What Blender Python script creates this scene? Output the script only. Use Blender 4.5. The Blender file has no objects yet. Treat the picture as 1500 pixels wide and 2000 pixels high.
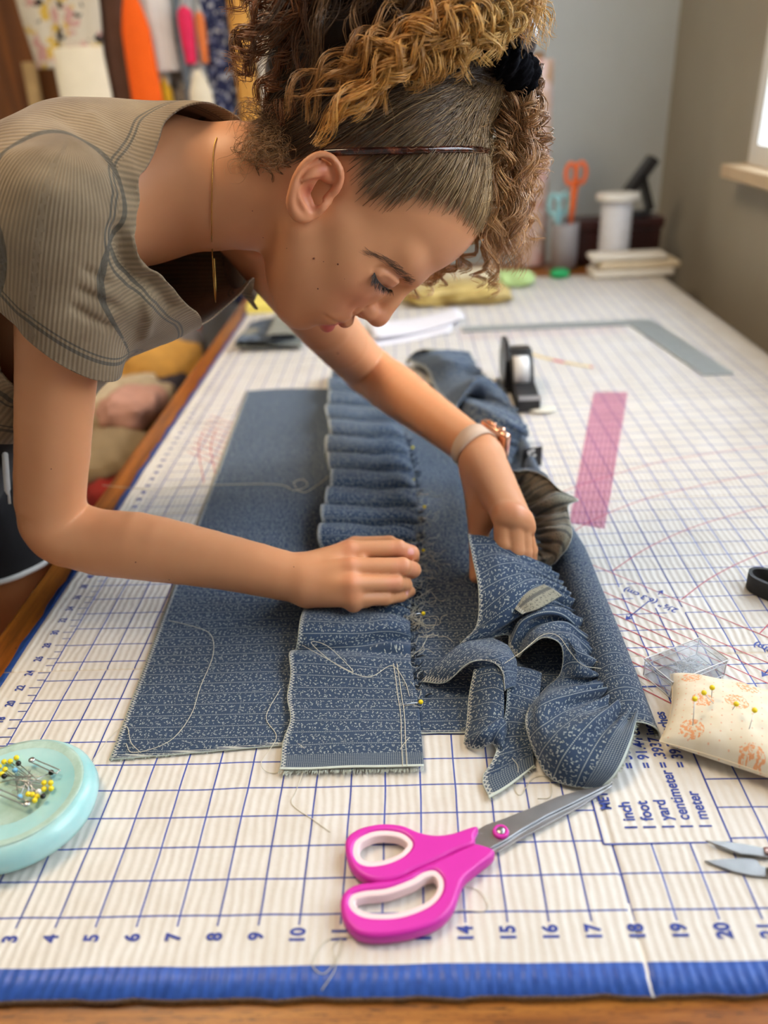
# A girl bends over a sewing table and pins a gathered denim ruffle. Lengths below are inches on the
# printed cutting mat (x to the right, y away from the camera, z up, mat surface z = 0); W() turns them into metres.
import bpy, math, random
import numpy as np
from mathutils import Matrix, Vector

S = bpy.context.scene
COL = S.collection
INCH = 0.0254
TABLE_Z = 31.0
rng = np.random.default_rng(7)
random.seed(7)

def W(p):
    return (np.asarray(p, float) + np.array([0, 0, TABLE_Z])) * INCH

# ---------------------------------------------------------------- camera (fitted to the printed one inch grid)
CR = np.array([0.99868064, 0.01910258, -0.04766618])
CU = np.array([0.0329195, 0.47425057, 0.87977423])
CF = np.array([-0.03941167, 0.88018264, -0.47299602])
CC = np.array([13.12589235, -12.43449856, 17.77969336])
CFOC = 1553.55
cam_d = bpy.data.cameras.new('camera')
cam = bpy.data.objects.new('camera', cam_d)
COL.objects.link(cam)
cam_d.sensor_fit = 'HORIZONTAL'
cam_d.sensor_width = 24.0
cam_d.lens = CFOC / 1500 * 24.0
cam_d.clip_start = 0.02
cam_d.clip_end = 60
m = Matrix.Identity(4)
for r in range(3):
    m[r][0], m[r][1], m[r][2] = CR[r], CU[r], -CF[r]
    m[r][3] = float(W(CC)[r])
cam.matrix_world = m
cam_d.dof.use_dof = True
cam_d.dof.focus_distance = 25.5 * INCH
cam_d.dof.aperture_fstop = 2.9
S.camera = cam

# ---------------------------------------------------------------- light
S.view_settings.view_transform = 'Standard'
S.view_settings.look = 'None'
S.view_settings.exposure = -0.10
S.view_settings.gamma = 1.0
S.view_settings.use_curve_mapping = False
world = bpy.data.worlds.new('world')
S.world = world
world.use_nodes = True
wn = world.node_tree
bg = wn.nodes['Background']
bg.inputs[0].default_value = (1.0, 0.95, 0.88, 1)
bg.inputs[1].default_value = 0.32

def area(name, loc, target, sx, sy, power, color):
    d = bpy.data.lights.new(name, 'AREA')
    d.shape = 'RECTANGLE'
    d.size, d.size_y, d.energy, d.color = sx * INCH, sy * INCH, power, color
    o = bpy.data.objects.new(name, d)
    COL.objects.link(o)
    o.location = W(loc)
    o.rotation_euler = (Vector(W(target)) - Vector(W(loc))).to_track_quat('-Z', 'Y').to_euler()
    return o
# daylight through the two windows in the right wall, and an added warm fill above the left side
area('window_daylight', (62, 1, 36), (12, 8, 2), 40, 44, 30, (0.88, 0.94, 1.0))
area('far_window_daylight', (66, 50, 38), (10, 20, 4), 40, 46, 66, (0.84, 0.92, 1.0))
area('warm_fill', (-12, 20, 70), (-4, 30, 0), 26, 26, 26, (1.0, 0.77, 0.50))

# ---------------------------------------------------------------- helpers
def ray(u, v):
    return CF + CR * (u - 750) / CFOC + CU * (1000 - v) / CFOC
def on_z(u, v, z=0.0):
    d = ray(u, v); return CC + d * ((z - CC[2]) / d[2])
def on_y(u, v, y):
    d = ray(u, v); return CC + d * ((y - CC[1]) / d[1])
def on_x(u, v, x):
    d = ray(u, v); return CC + d * ((x - CC[0]) / d[0])
def unit(v):
    v = np.asarray(v, float); return v / np.linalg.norm(v)

def new_mesh(name, verts, faces, mat=None, smooth=True, mats=None, midx=None):
    """verts (n,3) in inches relative to the parent's base; faces: int array (m,3|4) or list of tuples"""
    me = bpy.data.meshes.new(name)
    verts = np.asarray(verts, float) * INCH
    if isinstance(faces, np.ndarray):
        k = faces.shape[1]
        me.vertices.add(len(verts)); me.vertices.foreach_set('co', verts.ravel())
        me.loops.add(faces.size); me.loops.foreach_set('vertex_index', faces.ravel().astype(np.int32))
        me.polygons.add(len(faces))
        me.polygons.foreach_set('loop_start', np.arange(0, faces.size, k, dtype=np.int32))
        me.update(calc_edges=True)
        me.validate()
    else:
        me.from_pydata([tuple(v) for v in verts], [], [tuple(int(i) for i in f) for f in faces])
        me.update()
    for mm in (mats or ([mat] if mat else [])):
        me.materials.append(mm)
    if midx is not None:
        me.polygons.foreach_set('material_index', np.asarray(midx, np.int32))
    if smooth:
        me.polygons.foreach_set('use_smooth', np.ones(len(me.polygons), bool))
    return me

def obj(name, verts, faces, mat=None, parent=None, smooth=True, loc=None, mats=None, midx=None):
    """verts in mat space inches. loc (inches) becomes the object's origin (top level only); a child's origin is its parent's."""
    base = np.zeros(3)
    if parent is not None:
        base = np.array(parent['base']) if 'base' in parent else np.zeros(3)
    elif loc is not None:
        base = np.asarray(loc, float)
    me = new_mesh(name, np.asarray(verts, float) - base, faces, mat, smooth, mats, midx)
    o = bpy.data.objects.new(name, me)
    COL.objects.link(o)
    if parent is not None:
        o.parent = parent
        o['base'] = list(map(float, base))
    else:
        o.location = W(base)
        o['base'] = list(map(float, base))
    return o

def thing(name, label, cat, loc, group=None):
    o = bpy.data.objects.new(name, None)
    COL.objects.link(o)
    o.empty_display_size = 0.02
    o.location = W(loc)
    o['base'] = [float(a) for a in loc]
    o['label'] = label; o['category'] = cat
    if group: o['group'] = group
    return o

def tag(o, label=None, cat=None, group=None, kind=None):
    if label: o['label'] = label
    if cat: o['category'] = cat
    if group: o['group'] = group
    if kind: o['kind'] = kind
    return o

def copy_tree(o, parent=None):
    c = o.copy(); COL.objects.link(c)
    if parent is not None: c.parent = parent
    for ch in list(o.children):
        copy_tree(ch, c)
    return c

def attr(o, name, vals):
    vals = np.asarray(vals, np.float32)
    me = o.data
    if vals.ndim == 1:
        a = me.attributes.new(name, 'FLOAT', 'POINT'); a.data.foreach_set('value', vals)
    elif vals.shape[1] == 2:
        a = me.attributes.new(name, 'FLOAT2', 'POINT'); a.data.foreach_set('vector', vals.ravel())
    else:
        if vals.shape[1] == 3: vals = np.c_[vals, np.ones(len(vals), np.float32)]
        a = me.attributes.new(name, 'FLOAT_COLOR', 'POINT'); a.data.foreach_set('color', vals.ravel())

def merge(parts):
    """parts: list of (verts, faces list/array) -> one verts, faces list"""
    V, F, n = [], [], 0
    for v, f in parts:
        V.append(np.asarray(v, float))
        F += [tuple(int(i) + n for i in q) for q in f]
        n += len(v)
    return np.concatenate(V), F

def box(x0, x1, y0, y1, z0, z1, bev=0.0):
    if bev <= 0:
        v = [(x, y, z) for x in (x0, x1) for y in (y0, y1) for z in (z0, z1)]
        f = [(0, 1, 3, 2), (4, 6, 7, 5), (0, 4, 5, 1), (2, 3, 7, 6), (0, 2, 6, 4), (1, 5, 7, 3)]
        return np.array(v, float), f
    import bmesh
    bm = bmesh.new()
    bmesh.ops.create_cube(bm, size=1)
    for q in bm.verts:
        q.co = ((x0 + x1) / 2 + q.co.x * (x1 - x0), (y0 + y1) / 2 + q.co.y * (y1 - y0), (z0 + z1) / 2 + q.co.z * (z1 - z0))
    bmesh.ops.bevel(bm, geom=list(bm.edges), offset=bev, segments=2, affect='EDGES', profile=0.5)
    bm.verts.index_update()
    v = np.array([q.co[:] for q in bm.verts]); f = [tuple(q.index for q in p.verts) for p in bm.faces]
    bm.free()
    return v, f

def frames(P):
    P = np.asarray(P, float)
    T = np.gradient(P, axis=0)
    T /= np.linalg.norm(T, axis=1)[:, None] + 1e-12
    N = np.zeros_like(P)
    a = np.array([0, 0, 1.0]) if abs(T[0][2]) < .9 else np.array([1.0, 0, 0])
    n = a - T[0] * (a @ T[0]); n /= np.linalg.norm(n)
    for i in range(len(P)):
        n = n - T[i] * (n @ T[i]); n /= np.linalg.norm(n) + 1e-12
        N[i] = n
    return T, N, np.cross(T, N)

def tube(P, r, sides=8, caps=True, flat=1.0):
    P = np.asarray(P, float); n = len(P)
    r = np.broadcast_to(np.asarray(r, float), (n,))
    T, N, B = frames(P)
    a = np.arange(sides) * 2 * math.pi / sides
    V = P[:, None] + r[:, None, None] * (np.cos(a)[None, :, None] * N[:, None] + flat * np.sin(a)[None, :, None] * B[:, None])
    V = V.reshape(-1, 3)
    F = []
    for i in range(n - 1):
        for k in range(sides):
            k2 = (k + 1) % sides
            F.append((i * sides + k, i * sides + k2, (i + 1) * sides + k2, (i + 1) * sides + k))
    if caps:
        F.append(tuple(range(sides))[::-1]); F.append(tuple((n - 1) * sides + k for k in range(sides)))
    return V, F

def lathe(prof, center, n=32, axis=None):
    """prof: list of (r, z) from bottom to top around the vertical axis (or axis)"""
    prof = np.asarray(prof, float)
    a = np.arange(n) * 2 * math.pi / n
    V = np.stack([prof[:, 0][:, None] * np.cos(a), prof[:, 0][:, None] * np.sin(a), np.repeat(prof[:, 1][:, None], n, 1)], -1).reshape(-1, 3)
    F = []
    for i in range(len(prof) - 1):
        for k in range(n):
            k2 = (k + 1) % n
            F.append((i * n + k, i * n + k2, (i + 1) * n + k2, (i + 1) * n + k))
    F.append(tuple(range(n))[::-1]); F.append(tuple((len(prof) - 1) * n + k for k in range(n)))
    if axis is not None:
        q = Vector((0, 0, 1)).rotation_difference(Vector(axis)).to_matrix()
        V = V @ np.array(q).T
    return V + np.asarray(center, float), F

def sphere(c, r, nu=12, nv=8):
    r = np.broadcast_to(np.asarray(r, float), (3,))
    V, F = [(0, 0, -1)], []
    for i in range(1, nv):
        t = -math.pi / 2 + math.pi * i / nv
        for k in range(nu):
            p = 2 * math.pi * k / nu
            V.append((math.cos(t) * math.cos(p), math.cos(t) * math.sin(p), math.sin(t)))
    V.append((0, 0, 1))
    for k in range(nu):
        F.append((0, 1 + (k + 1) % nu, 1 + k))
        F.append((len(V) - 1, 1 + (nv - 2) * nu + k, 1 + (nv - 2) * nu + (k + 1) % nu))
    for i in range(nv - 2):
        for k in range(nu):
            a = 1 + i * nu + k; b = 1 + i * nu + (k + 1) % nu
            F.append((a, b, b + nu, a + nu))
    return np.array(V) * r + np.asarray(c, float), F

def smooth_noise(x, y, s=1.0, seed=0):
    r = np.random.default_rng(seed); z = 0
    for k in range(7):
        a = r.uniform(0, 6.28); f = s * r.uniform(.5, 1.9)
        z = z + np.sin((x * math.cos(a) + y * math.sin(a)) * f + r.uniform(0, 6.28)) / 7
    return z

def catmull(P, n):
    P = np.asarray(P, float)
    Q = np.vstack([2 * P[0] - P[1], P, 2 * P[-1] - P[-2]])
    t = np.linspace(0, len(P) - 1 - 1e-9, n)
    i = t.astype(int); f = (t - i)[:, None]
    a, b, c, d = Q[i], Q[i + 1], Q[i + 2], Q[i + 3]
    return 0.5 * (2 * b + (c - a) * f + (2 * a - 5 * b + 4 * c - d) * f ** 2 + (3 * b - a - 3 * c + d) * f ** 3)

def prism(outline, z0, z1, bev=0.0):
    """extrude a closed xy outline; optional chamfer of the top edge"""
    o = np.asarray(outline, float); n = len(o)
    rings = [(o, z0)]
    if bev > 0:
        c = np.roll(o, -1, 0) - np.roll(o, 1, 0)
        nn = np.stack([c[:, 1], -c[:, 0]], -1); nn /= np.linalg.norm(nn, axis=1)[:, None] + 1e-9
        area2 = np.sum(o[:, 0] * np.roll(o[:, 1], -1) - np.roll(o[:, 0], -1) * o[:, 1])
        if area2 < 0: nn = -nn
        rings += [(o, z1 - bev), (o - nn * bev * .3, z1 - bev * .3), (o - nn * bev, z1)]
    else:
        rings.append((o, z1))
    V = np.concatenate([np.c_[q, np.full(n, z)] for q, z in rings])
    F = []
    for i in range(len(rings) - 1):
        for k in range(n):
            k2 = (k + 1) % n
            F.append((i * n + k, i * n + k2, (i + 1) * n + k2, (i + 1) * n + k))
    F.append(tuple(range(n))[::-1]); F.append(tuple((len(rings) - 1) * n + k for k in range(n)))
    return V, F

# ---------------------------------------------------------------- materials
class NT:
    """small builder for node materials"""
    def __init__(self, name):
        self.m = bpy.data.materials.new(name); self.m.use_nodes = True
        self.t = self.m.node_tree; self.b = self.t.nodes['Principled BSDF']
    def n(self, typ, **kw):
        q = self.t.nodes.new(typ)
        for k, v in kw.items():
            setattr(q, k, v)
        return q
    def link(self, a, b): self.t.links.new(a, b)
    def put(self, v, sock):
        if hasattr(v, 'is_output'): self.link(v, sock)
        else: sock.default_value = v
    def math(self, op, a, b=None, c=None, clamp=False):
        q = self.n('ShaderNodeMath', operation=op, use_clamp=clamp)
        self.put(a, q.inputs[0])
        if b is not None: self.put(b, q.inputs[1])
        if c is not None: self.put(c, q.inputs[2])
        return q.outputs[0]
    def vmath(self, op, a, b=None):
        q = self.n('ShaderNodeVectorMath', operation=op)
        self.put(a, q.inputs[0])
        if b is not None: self.put(b, q.inputs[1])
        return q.outputs['Value'] if op in ('LENGTH', 'DISTANCE', 'DOT_PRODUCT') else q.outputs[0]
    def mix(self, f, a, b, mode='MIX'):
        q = self.n('ShaderNodeMix', data_type='RGBA', blend_type=mode)
        self.put(f, q.inputs[0])
        for v, s in ((a, q.inputs[6]), (b, q.inputs[7])):
            if hasattr(v, 'is_output'): self.link(v, s)
            else: s.default_value = tuple(v)[:3] + (1,)
        return q.outputs[2]
    def noise(self, vec, scale, detail=3, rough=0.5, dim='3D'):
        q = self.n('ShaderNodeTexNoise', noise_dimensions=dim)
        if vec is not None: self.link(vec, q.inputs['Vector'])
        q.inputs['Scale'].default_value = scale; q.inputs['Detail'].default_value = detail; q.inputs['Roughness'].default_value = rough
        return q.outputs['Fac']
    def ramp(self, f, stops):
        q = self.n('ShaderNodeValToRGB')
        self.link(f, q.inputs[0])
        e = q.color_ramp.elements
        while len(e) < len(stops): e.new(0.5)
        for el, (p, c) in zip(e, stops):
            el.position = p; el.color = tuple(c)[:3] + (1,)
        return q.outputs[0]
    def attr(self, name):
        q = self.n('ShaderNodeAttribute'); q.attribute_name = name
        return q
    def coord(self, which='Object'):
        return self.n('ShaderNodeTexCoord').outputs[which]
    def sep(self, v):
        q = self.n('ShaderNodeSeparateXYZ'); self.link(v, q.inputs[0]); return q.outputs
    def comb(self, x, y, z=0.0):
        q = self.n('ShaderNodeCombineXYZ')
        for v, s in zip((x, y, z), q.inputs): self.put(v, s)
        return q.outputs[0]
    def bump(self, h, strength=0.3, dist=0.001):
        q = self.n('ShaderNodeBump'); self.link(h, q.inputs['Height'])
        q.inputs['Strength'].default_value = strength; q.inputs['Distance'].default_value = dist
        self.link(q.outputs[0], self.b.inputs['Normal'])
    def set(self, color=None, rough=None, **kw):
        if color is not None:
            if hasattr(color, 'is_output'): self.link(color, self.b.inputs['Base Color'])
            else: self.b.inputs['Base Color'].default_value = tuple(color)[:3] + (1,)
        if rough is not None: self.put(rough, self.b.inputs['Roughness'])
        for k, v in kw.items():
            self.put(v, self.b.inputs[k.replace('_', ' ')])
        return self

def simple(name, color, rough=0.6, var=0.0, scale=40, bump=0.0, bscale=200, **kw):
    """plain procedural material: a colour with a little noise in tone and relief"""
    t = NT(name)
    c = color
    if var > 0:
        n = t.noise(t.coord(), scale, 4)
        a = [max(0, x * (1 - var)) for x in color]; b = [min(1, x * (1 + var)) for x in color]
        c = t.ramp(n, [(0.3, a), (0.7, b)])
    t.set(c, rough, **kw)
    if bump > 0:
        t.bump(t.noise(t.coord(), bscale, 3), bump)
    return t.m

def srgb(r, g, b):
    f = lambda x: ((x / 255 + .055) / 1.055) ** 2.4 if x > 10 else x / 255 / 12.92
    return (f(r), f(g), f(b))

# ================================================================ the room
FLOOR = -TABLE_Z
wall_mat = simple('wall_paint', srgb(178, 182, 176), 0.85, 0.03, 6, 0.05, 300)
back_lit_paint = simple('back_wall_lit_paint', srgb(196, 204, 208), 0.85, 0.03, 6, 0.05, 300)  # lightened: the window light on the back wall is put into the colour
right_shaded_paint = simple('right_wall_shaded_paint', srgb(160, 152, 136), 0.85, 0.03, 6, 0.05, 300)  # darkened: the shade on the window wall is put into the colour
t = NT('oak_floor')
co = t.coord(); sx = t.sep(co)
fn = t.noise(t.vmath('MULTIPLY', co, (2, 22, 2)), 3, 5)
t.set(t.ramp(fn, [(0.3, srgb(150, 104, 52)), (0.7, srgb(196, 150, 88))]), 0.45)
floor_mat = t.m

def struct(name, v, f, mat, parent=None, smooth=False):
    o = obj(name, v, f, mat, parent, smooth)
    if parent is None: o['kind'] = 'structure'
    return o
XR, YB, XL = 43.0, 88.0, -62.0
CEIL = 66
fb = struct('floor', *box(XL - 4, XR + 4, -60, YB + 4, FLOOR - 2, FLOOR - 0.4), floor_mat)
# floorboards: pieces of the floor where the table leaves it in view
board_me = None
for i in range(26):
    y0 = 30 + i * 2.3
    v, f = box(XL, XR, y0 + 0.03, y0 + 2.27, FLOOR - 0.4, FLOOR)
    o = obj('floorboard', v, f, floor_mat, fb, False)
v, f = box(XL, XR, -60, 30, FLOOR - 0.4, FLOOR)
obj('floorboard', v, f, floor_mat, fb, False)
# right wall with two real window openings
def wall_with_holes(x0, x1, y0, y1, z0, z1, holes):
    ys = sorted({y0, y1} | {h[0] for h in holes} | {h[1] for h in holes})
    zs = sorted({z0, z1} | {h[2] for h in holes} | {h[3] for h in holes})
    parts = []
    for a, b in zip(ys, ys[1:]):
        for c, d in zip(zs, zs[1:]):
            if any(h[0] <= a and b <= h[1] and h[2] <= c and d <= h[3] for h in holes): continue
            parts.append(box(x0, x1, a, b, c, d))
    return merge(parts)
WINS = [(28.0, 62.5, 10.3, 54.0), (-18.0, 20.0, 10.3, 54.0)]
v, f = wall_with_holes(XR, XR + 5, -60, YB + 4, FLOOR, CEIL, WINS)
struct('wall_right', v, f, right_shaded_paint)
v, f = box(XL, XR, YB, YB + 4, FLOOR, CEIL)
struct('wall_back', v, f, back_lit_paint)
t = NT('closet_wood')
co = t.coord()
wv = t.noise(t.vmath('MULTIPLY', co, (9, 9, 0.8)), 4, 5)
t.set(t.ramp(wv, [(0.3, srgb(92, 50, 14)), (0.7, srgb(136, 82, 30))]), 0.5)
closet_mat = t.m
v, f = box(XL - 4, XL, -60, YB + 4, FLOOR, CEIL)
struct('wall_left', v, f, wall_mat)
struct('baseboard_back', *box(XL, XR, YB - 0.6, YB, FLOOR, FLOOR + 4, 0.15), simple('trim_white', (0.75, 0.73, 0.68), 0.5, 0.02))
struct('baseboard_right', *box(XR - 0.6, XR, -60, YB - 0.6, FLOOR, FLOOR + 4, 0.15), bpy.data.materials['trim_white'])
frame_mat = simple('window_frame_paint', (0.82, 0.82, 0.80), 0.45, 0.02)
sill_mat = simple('window_sill_wood', srgb(205, 180, 146), 0.5, 0.05)
glass = NT('window_glass'); glass.set((0.9, 0.95, 1), 0.02, Transmission_Weight=1.0, IOR=1.02)
blind_mat = simple('window_blind_cloth', (0.86, 0.88, 0.9), 0.9, 0.02, Transmission_Weight=0.0)
for k, (ya, yb, za, zb) in enumerate(WINS):
    parts = [box(XR - 0.4, XR + 3, ya, ya + 1.6, za, zb), box(XR - 0.4, XR + 3, yb - 1.6, yb, za, zb),
             box(XR - 0.4, XR + 3, ya + 1.6, yb - 1.6, za, za + 1.6), box(XR - 0.4, XR + 3, ya + 1.6, yb - 1.6, zb - 1.6, zb)]
    w = struct('window_%d' % (k + 1), *merge(parts), frame_mat)
    obj('rail', *box(XR + 0.8, XR + 2, ya + 1.6, yb - 1.6, (za + zb) / 2 - 0.7, (za + zb) / 2 + 0.7, 0.1), frame_mat, w, False)
    obj('pane', *box(XR + 1.4, XR + 1.6, ya + 1.6, yb - 1.6, za + 1.6, (za + zb) / 2 - 0.7), glass.m, w, False)
    obj('pane', *box(XR + 1.4, XR + 1.6, ya + 1.6, yb - 1.6, (za + zb) / 2 + 0.7, zb - 1.6), glass.m, w, False)
    obj('sill', *box(XR - 2.2, XR + 0.5, ya - 1.2, yb + 1.2, za - 1.1, za, 0.15), sill_mat, w, False)

# brown wooden closet door in the back wall, behind the clothes rack
d = struct('door_1', *box(-52, -17.5, YB - 1.5, YB + 0.5, FLOOR, 46, 0.2), closet_mat)
for zz in ((-26, 4), (8, 42)):
    for xx in ((-49, -36), (-33, -20.5)):
        obj('panel', *box(xx[0], xx[1], YB - 2.0, YB - 1.4, zz[0], zz[1], 0.35), closet_mat, d, False)
obj('door_knob', *sphere((-19.2, YB - 2.6, 4), 1.0), simple('brass', (0.5, 0.32, 0.1), 0.3, Metallic=1.0), d)

# ================================================================ table
t = NT('table_oak')
co = t.coord(); s = t.sep(co)
g = t.noise(t.vmath('MULTIPLY', co, (1.2, 26, 26)), 5, 6, 0.6)
g2 = t.noise(t.vmath('MULTIPLY', co, (14, 260, 260)), 6, 2, 0.6)
c = t.ramp(g, [(0.25, srgb(86, 42, 8)), (0.5, srgb(150, 90, 30)), (0.75, srgb(186, 124, 52))])
c = t.mix(t.math('GREATER_THAN', g2, 0.62), c, srgb(46, 22, 8))
t.set(c, 0.35); t.bump(g2, 0.2, 0.0005)
oakx = t.m
t = NT('table_oak_side')
co = t.coord()
g = t.noise(t.vmath('MULTIPLY', co, (26, 1.2, 26)), 5, 6, 0.6)
g2 = t.noise(t.vmath('MULTIPLY', co, (200, 12, 200)), 6, 2, 0.6)
c = t.ramp(g, [(0.25, srgb(80, 38, 8)), (0.5, srgb(140, 78, 24)), (0.75, srgb(176, 108, 40))])
c = t.mix(t.math('GREATER_THAN', g2, 0.68), c, srgb(38, 18, 6))
t.set(c, 0.32)
oaky = t.m
table = thing('sewing_table', 'long brown oak table under the printed cutting mat', 'table', (18, 36, FLOOR))
TX0, TX1, TY0, TY1, TZ = -3.1, 38.0, -4.2, 78.0, -0.22
obj('table_top', *box(-0.4, TX1 - 2.5, -1.4, TY1 - 2.7, TZ - 1.2, TZ, 0.05), oakx, table, False)
obj('front_rail', *box(TX0, TX1, TY0, -1.4, TZ - 1.3, TZ, 0.12), oakx, table, False)
obj('back_rail', *box(TX0, TX1, TY1 - 2.7, TY1, TZ - 1.3, TZ, 0.12), oakx, table, False)
obj('side_rail', *box(TX0, -0.4, -1.39, TY1 - 2.71, TZ - 1.3, TZ, 0.12), oaky, table, False)
obj('side_rail', *box(TX1 - 2.5, TX1, -1.39, TY1 - 2.71, TZ - 1.3, TZ, 0.12), oaky, table, False)
obj('apron', *merge([box(0, 1, 2, TY1 - 6, TZ - 5, TZ - 1.2), box(34, 35, 2, TY1 - 6, TZ - 5, TZ - 1.2), box(0, 35, 1, 2, TZ - 5, TZ - 1.2), box(0, 35, TY1 - 6, TY1 - 5, TZ - 5, TZ - 1.2)]), oaky, table, False)
for lx in (0.5, 34.5):
    for ly in (2.5, TY1 - 6.5):
        prof = [(0.9, FLOOR), (1.0, FLOOR + 0.4), (0.8, FLOOR + 1), (1.0, FLOOR + 8), (1.5, FLOOR + 16), (1.1, FLOOR + 19), (1.6, FLOOR + 20), (1.6, TZ - 1.25)]
        obj('leg', *lathe(prof, (lx, ly, 0), 20), oaky, table)

# ================================================================ cutting mat: printed corrugated cardboard
MX0, MX1, MY0, MY1 = -1.75, 38.0, -2.02, 69.6
t = NT('printed_cardboard')
co = t.vmath('SCALE', t.coord()); co.node.inputs['Scale'].default_value = 1 / INCH
s = t.sep(co); X, Y = s[0], s[1]
wob = t.math('MULTIPLY', t.math('SUBTRACT', t.noise(co, 0.35, 2), 0.5), 0.10)
Xw = t.math('ADD', X, wob); Yw = t.math('ADD', Y, wob)
def lines(v, w):
    fr = t.math('FRACT', t.math('ADD', v, 0.5))
    return t.math('LESS_THAN', t.math('ABSOLUTE', t.math('SUBTRACT', fr, 0.5)), w)
def inside(v, a, b):
    return t.math('MULTIPLY', t.math('GREATER_THAN', v, a), t.math('LESS_THAN', v, b))
gx = t.math('MULTIPLY', lines(Xw, 0.024), inside(Y, -0.28, 68.1))
gy = t.math('MULTIPLY', lines(Yw, 0.024), inside(X, -0.05, 36.1))
gx = t.math('MULTIPLY', gx, inside(X, -0.5, 36.5)); gy = t.math('MULTIPLY', gy, inside(Y, -0.5, 68.5))
grid = t.math('MAXIMUM', gx, gy)
# no grid inside the metric table and beneath the lettering of the bias guides
def rect(a, b, c, d): return t.math('MULTIPLY', inside(X, a, b), inside(Y, c, d))
hole = rect(17.76, 21.07, 1.9, 7.95)
D1 = t.math('ADD', X, Y); D2 = t.math('SUBTRACT', Y, X)
def bias(a, b, c, d): return t.math('MULTIPLY', inside(D1, a, b), inside(D2, c, d))
hole = t.math('MAXIMUM', hole, bias(34.35, 35.35, -11.0, -7.2))
hole = t.math('MAXIMUM', hole, bias(34.35, 35.35, -19.2, -15.4))
grid = t.math('MULTIPLY', grid, t.math('SUBTRACT', 1.0, hole))
edge = t.math('MAXIMUM', t.math('LESS_THAN', Yw, -1.28), t.math('LESS_THAN', Xw, -1.48))
paper = t.ramp(t.noise(co, 0.5, 5, 0.6), [(0.25, srgb(206, 199, 188)), (0.75, srgb(220, 216, 210))])
spots = t.noise(co, 6, 3, 0.7)
paper = t.mix(t.math('MULTIPLY', t.math('GREATER_THAN', spots, 0.77), 0.5), paper, srgb(190, 178, 160))
blue = t.ramp(t.noise(co, 3, 4), [(0.3, srgb(36, 74, 154)), (0.7, srgb(52, 92, 176))])
worn = t.math('GREATER_THAN', t.noise(co, 9, 4, 0.7), 0.73)
linec = t.mix(t.noise(co, 4, 3), srgb(34, 54, 138), srgb(66, 88, 168))
c = t.mix(t.math('MULTIPLY', grid, t.math('SUBTRACT', 1.0, t.math('MULTIPLY', worn, 0.7))), paper, linec)
bluem = t.math('MULTIPLY', edge, t.math('SUBTRACT', 1.0, t.math('MULTIPLY', worn, 0.35)))
c = t.mix(bluem, c, blue)
# the white crack along the lengthwise fold through the border
crk = t.math('LESS_THAN', t.math('ABSOLUTE', t.math('SUBTRACT', X, t.math('ADD', 17.98, t.math('MULTIPLY', t.math('SUBTRACT', t.noise(co, 2.2, 2), 0.5), 0.12)))), 0.035)
crk = t.math('MULTIPLY', crk, t.math('LESS_THAN', Y, 0.2))
c = t.mix(crk, c, srgb(236, 230, 220))
for fy in (9.58, 21.2):
    fm = t.math('LESS_THAN', t.math('ABSOLUTE', t.math('SUBTRACT', Y, t.math('ADD', fy, wob))), 0.03)
    c = t.mix(t.math('MULTIPLY', fm, 0.55), c, srgb(205, 188, 160))
t.set(c, 0.42, Specular_IOR_Level=0.4)
fl = t.math('SINE', t.math('MULTIPLY', t.math('ADD', X, t.math('MULTIPLY', t.noise(co, 0.8, 2), 0.25)), 2 * math.pi / 0.26))
t.bump(t.math('ADD', fl, t.math('MULTIPLY', t.noise(co, 1.5, 4), 3.0)), 0.35, 0.0006)
mat_print = t.m
t = NT('cardboard_edge'); t.set(t.ramp(t.noise(t.coord(), 900, 2), [(0.35, srgb(96, 78, 56)), (0.7, srgb(168, 146, 116))]), 0.9)
card_edge = t.m
xs = sorted(set(np.round(np.r_[np.linspace(MX0, 17.85, 44), 17.92, 17.98, 18.04, 18.1, np.linspace(18.2, MX1, 44)], 3)))
ys = sorted(set(np.round(np.r_[np.linspace(MY0, MY1, 120), np.concatenate([[q - .12, q - .05, q, q + .05, q + .12] for q in (9.58, 21.2, 33.0, 44.8, 56.6)])], 3)))
GX, GY = np.meshgrid(xs, ys, indexing='ij')
GZ = -0.006 * (1 + np.sin(GX * 1.1 + 0.4 * GY)) - 0.05 * np.exp(-((GX - 17.98) / .05) ** 2)
for q in (9.58, 21.2, 33.0, 44.8, 56.6):
    GZ -= 0.05 * np.exp(-((GY - q) / .05) ** 2)
GXe = GX + np.where(GX == GX.min(), 0.05 * np.sin(GY * 2.1) + 0.03 * np.sin(GY * 5), 0)
GYe = GY + np.where(GY == GY.min(), 0.02 * np.sin(GX * 3.1) + 0.02 * np.sin(GX * 9), 0)
nx, ny = GX.shape
top = np.stack([GXe, GYe, GZ], -1).reshape(-1, 3)
bot = top.copy(); bot[:, 2] = -0.2
idx = np.arange(nx * ny).reshape(nx, ny)
ft = np.stack([idx[:-1, :-1], idx[1:, :-1], idx[1:, 1:], idx[:-1, 1:]], -1).reshape(-1, 4)
fbm = ft[:, ::-1] + nx * ny
rim = np.concatenate([idx[:, 0], idx[-1, 1:], idx[-2::-1, -1], idx[0, -2:0:-1]])
r2 = np.roll(rim, -1)
fs = np.stack([rim, rim + nx * ny, r2 + nx * ny, r2], -1)
F = np.concatenate([ft, fbm, fs])
midx = np.r_[np.zeros(len(ft)), np.ones(len(fbm) + len(fs))]
MAT = obj('cutting_mat', np.concatenate([top, bot]), F, None, None, False, loc=(0, 0, 0), mats=[mat_print, card_edge], midx=midx)
tag(MAT, 'white folding cardboard cutting mat printed with a blue one inch grid', 'cutting mat')

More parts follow.
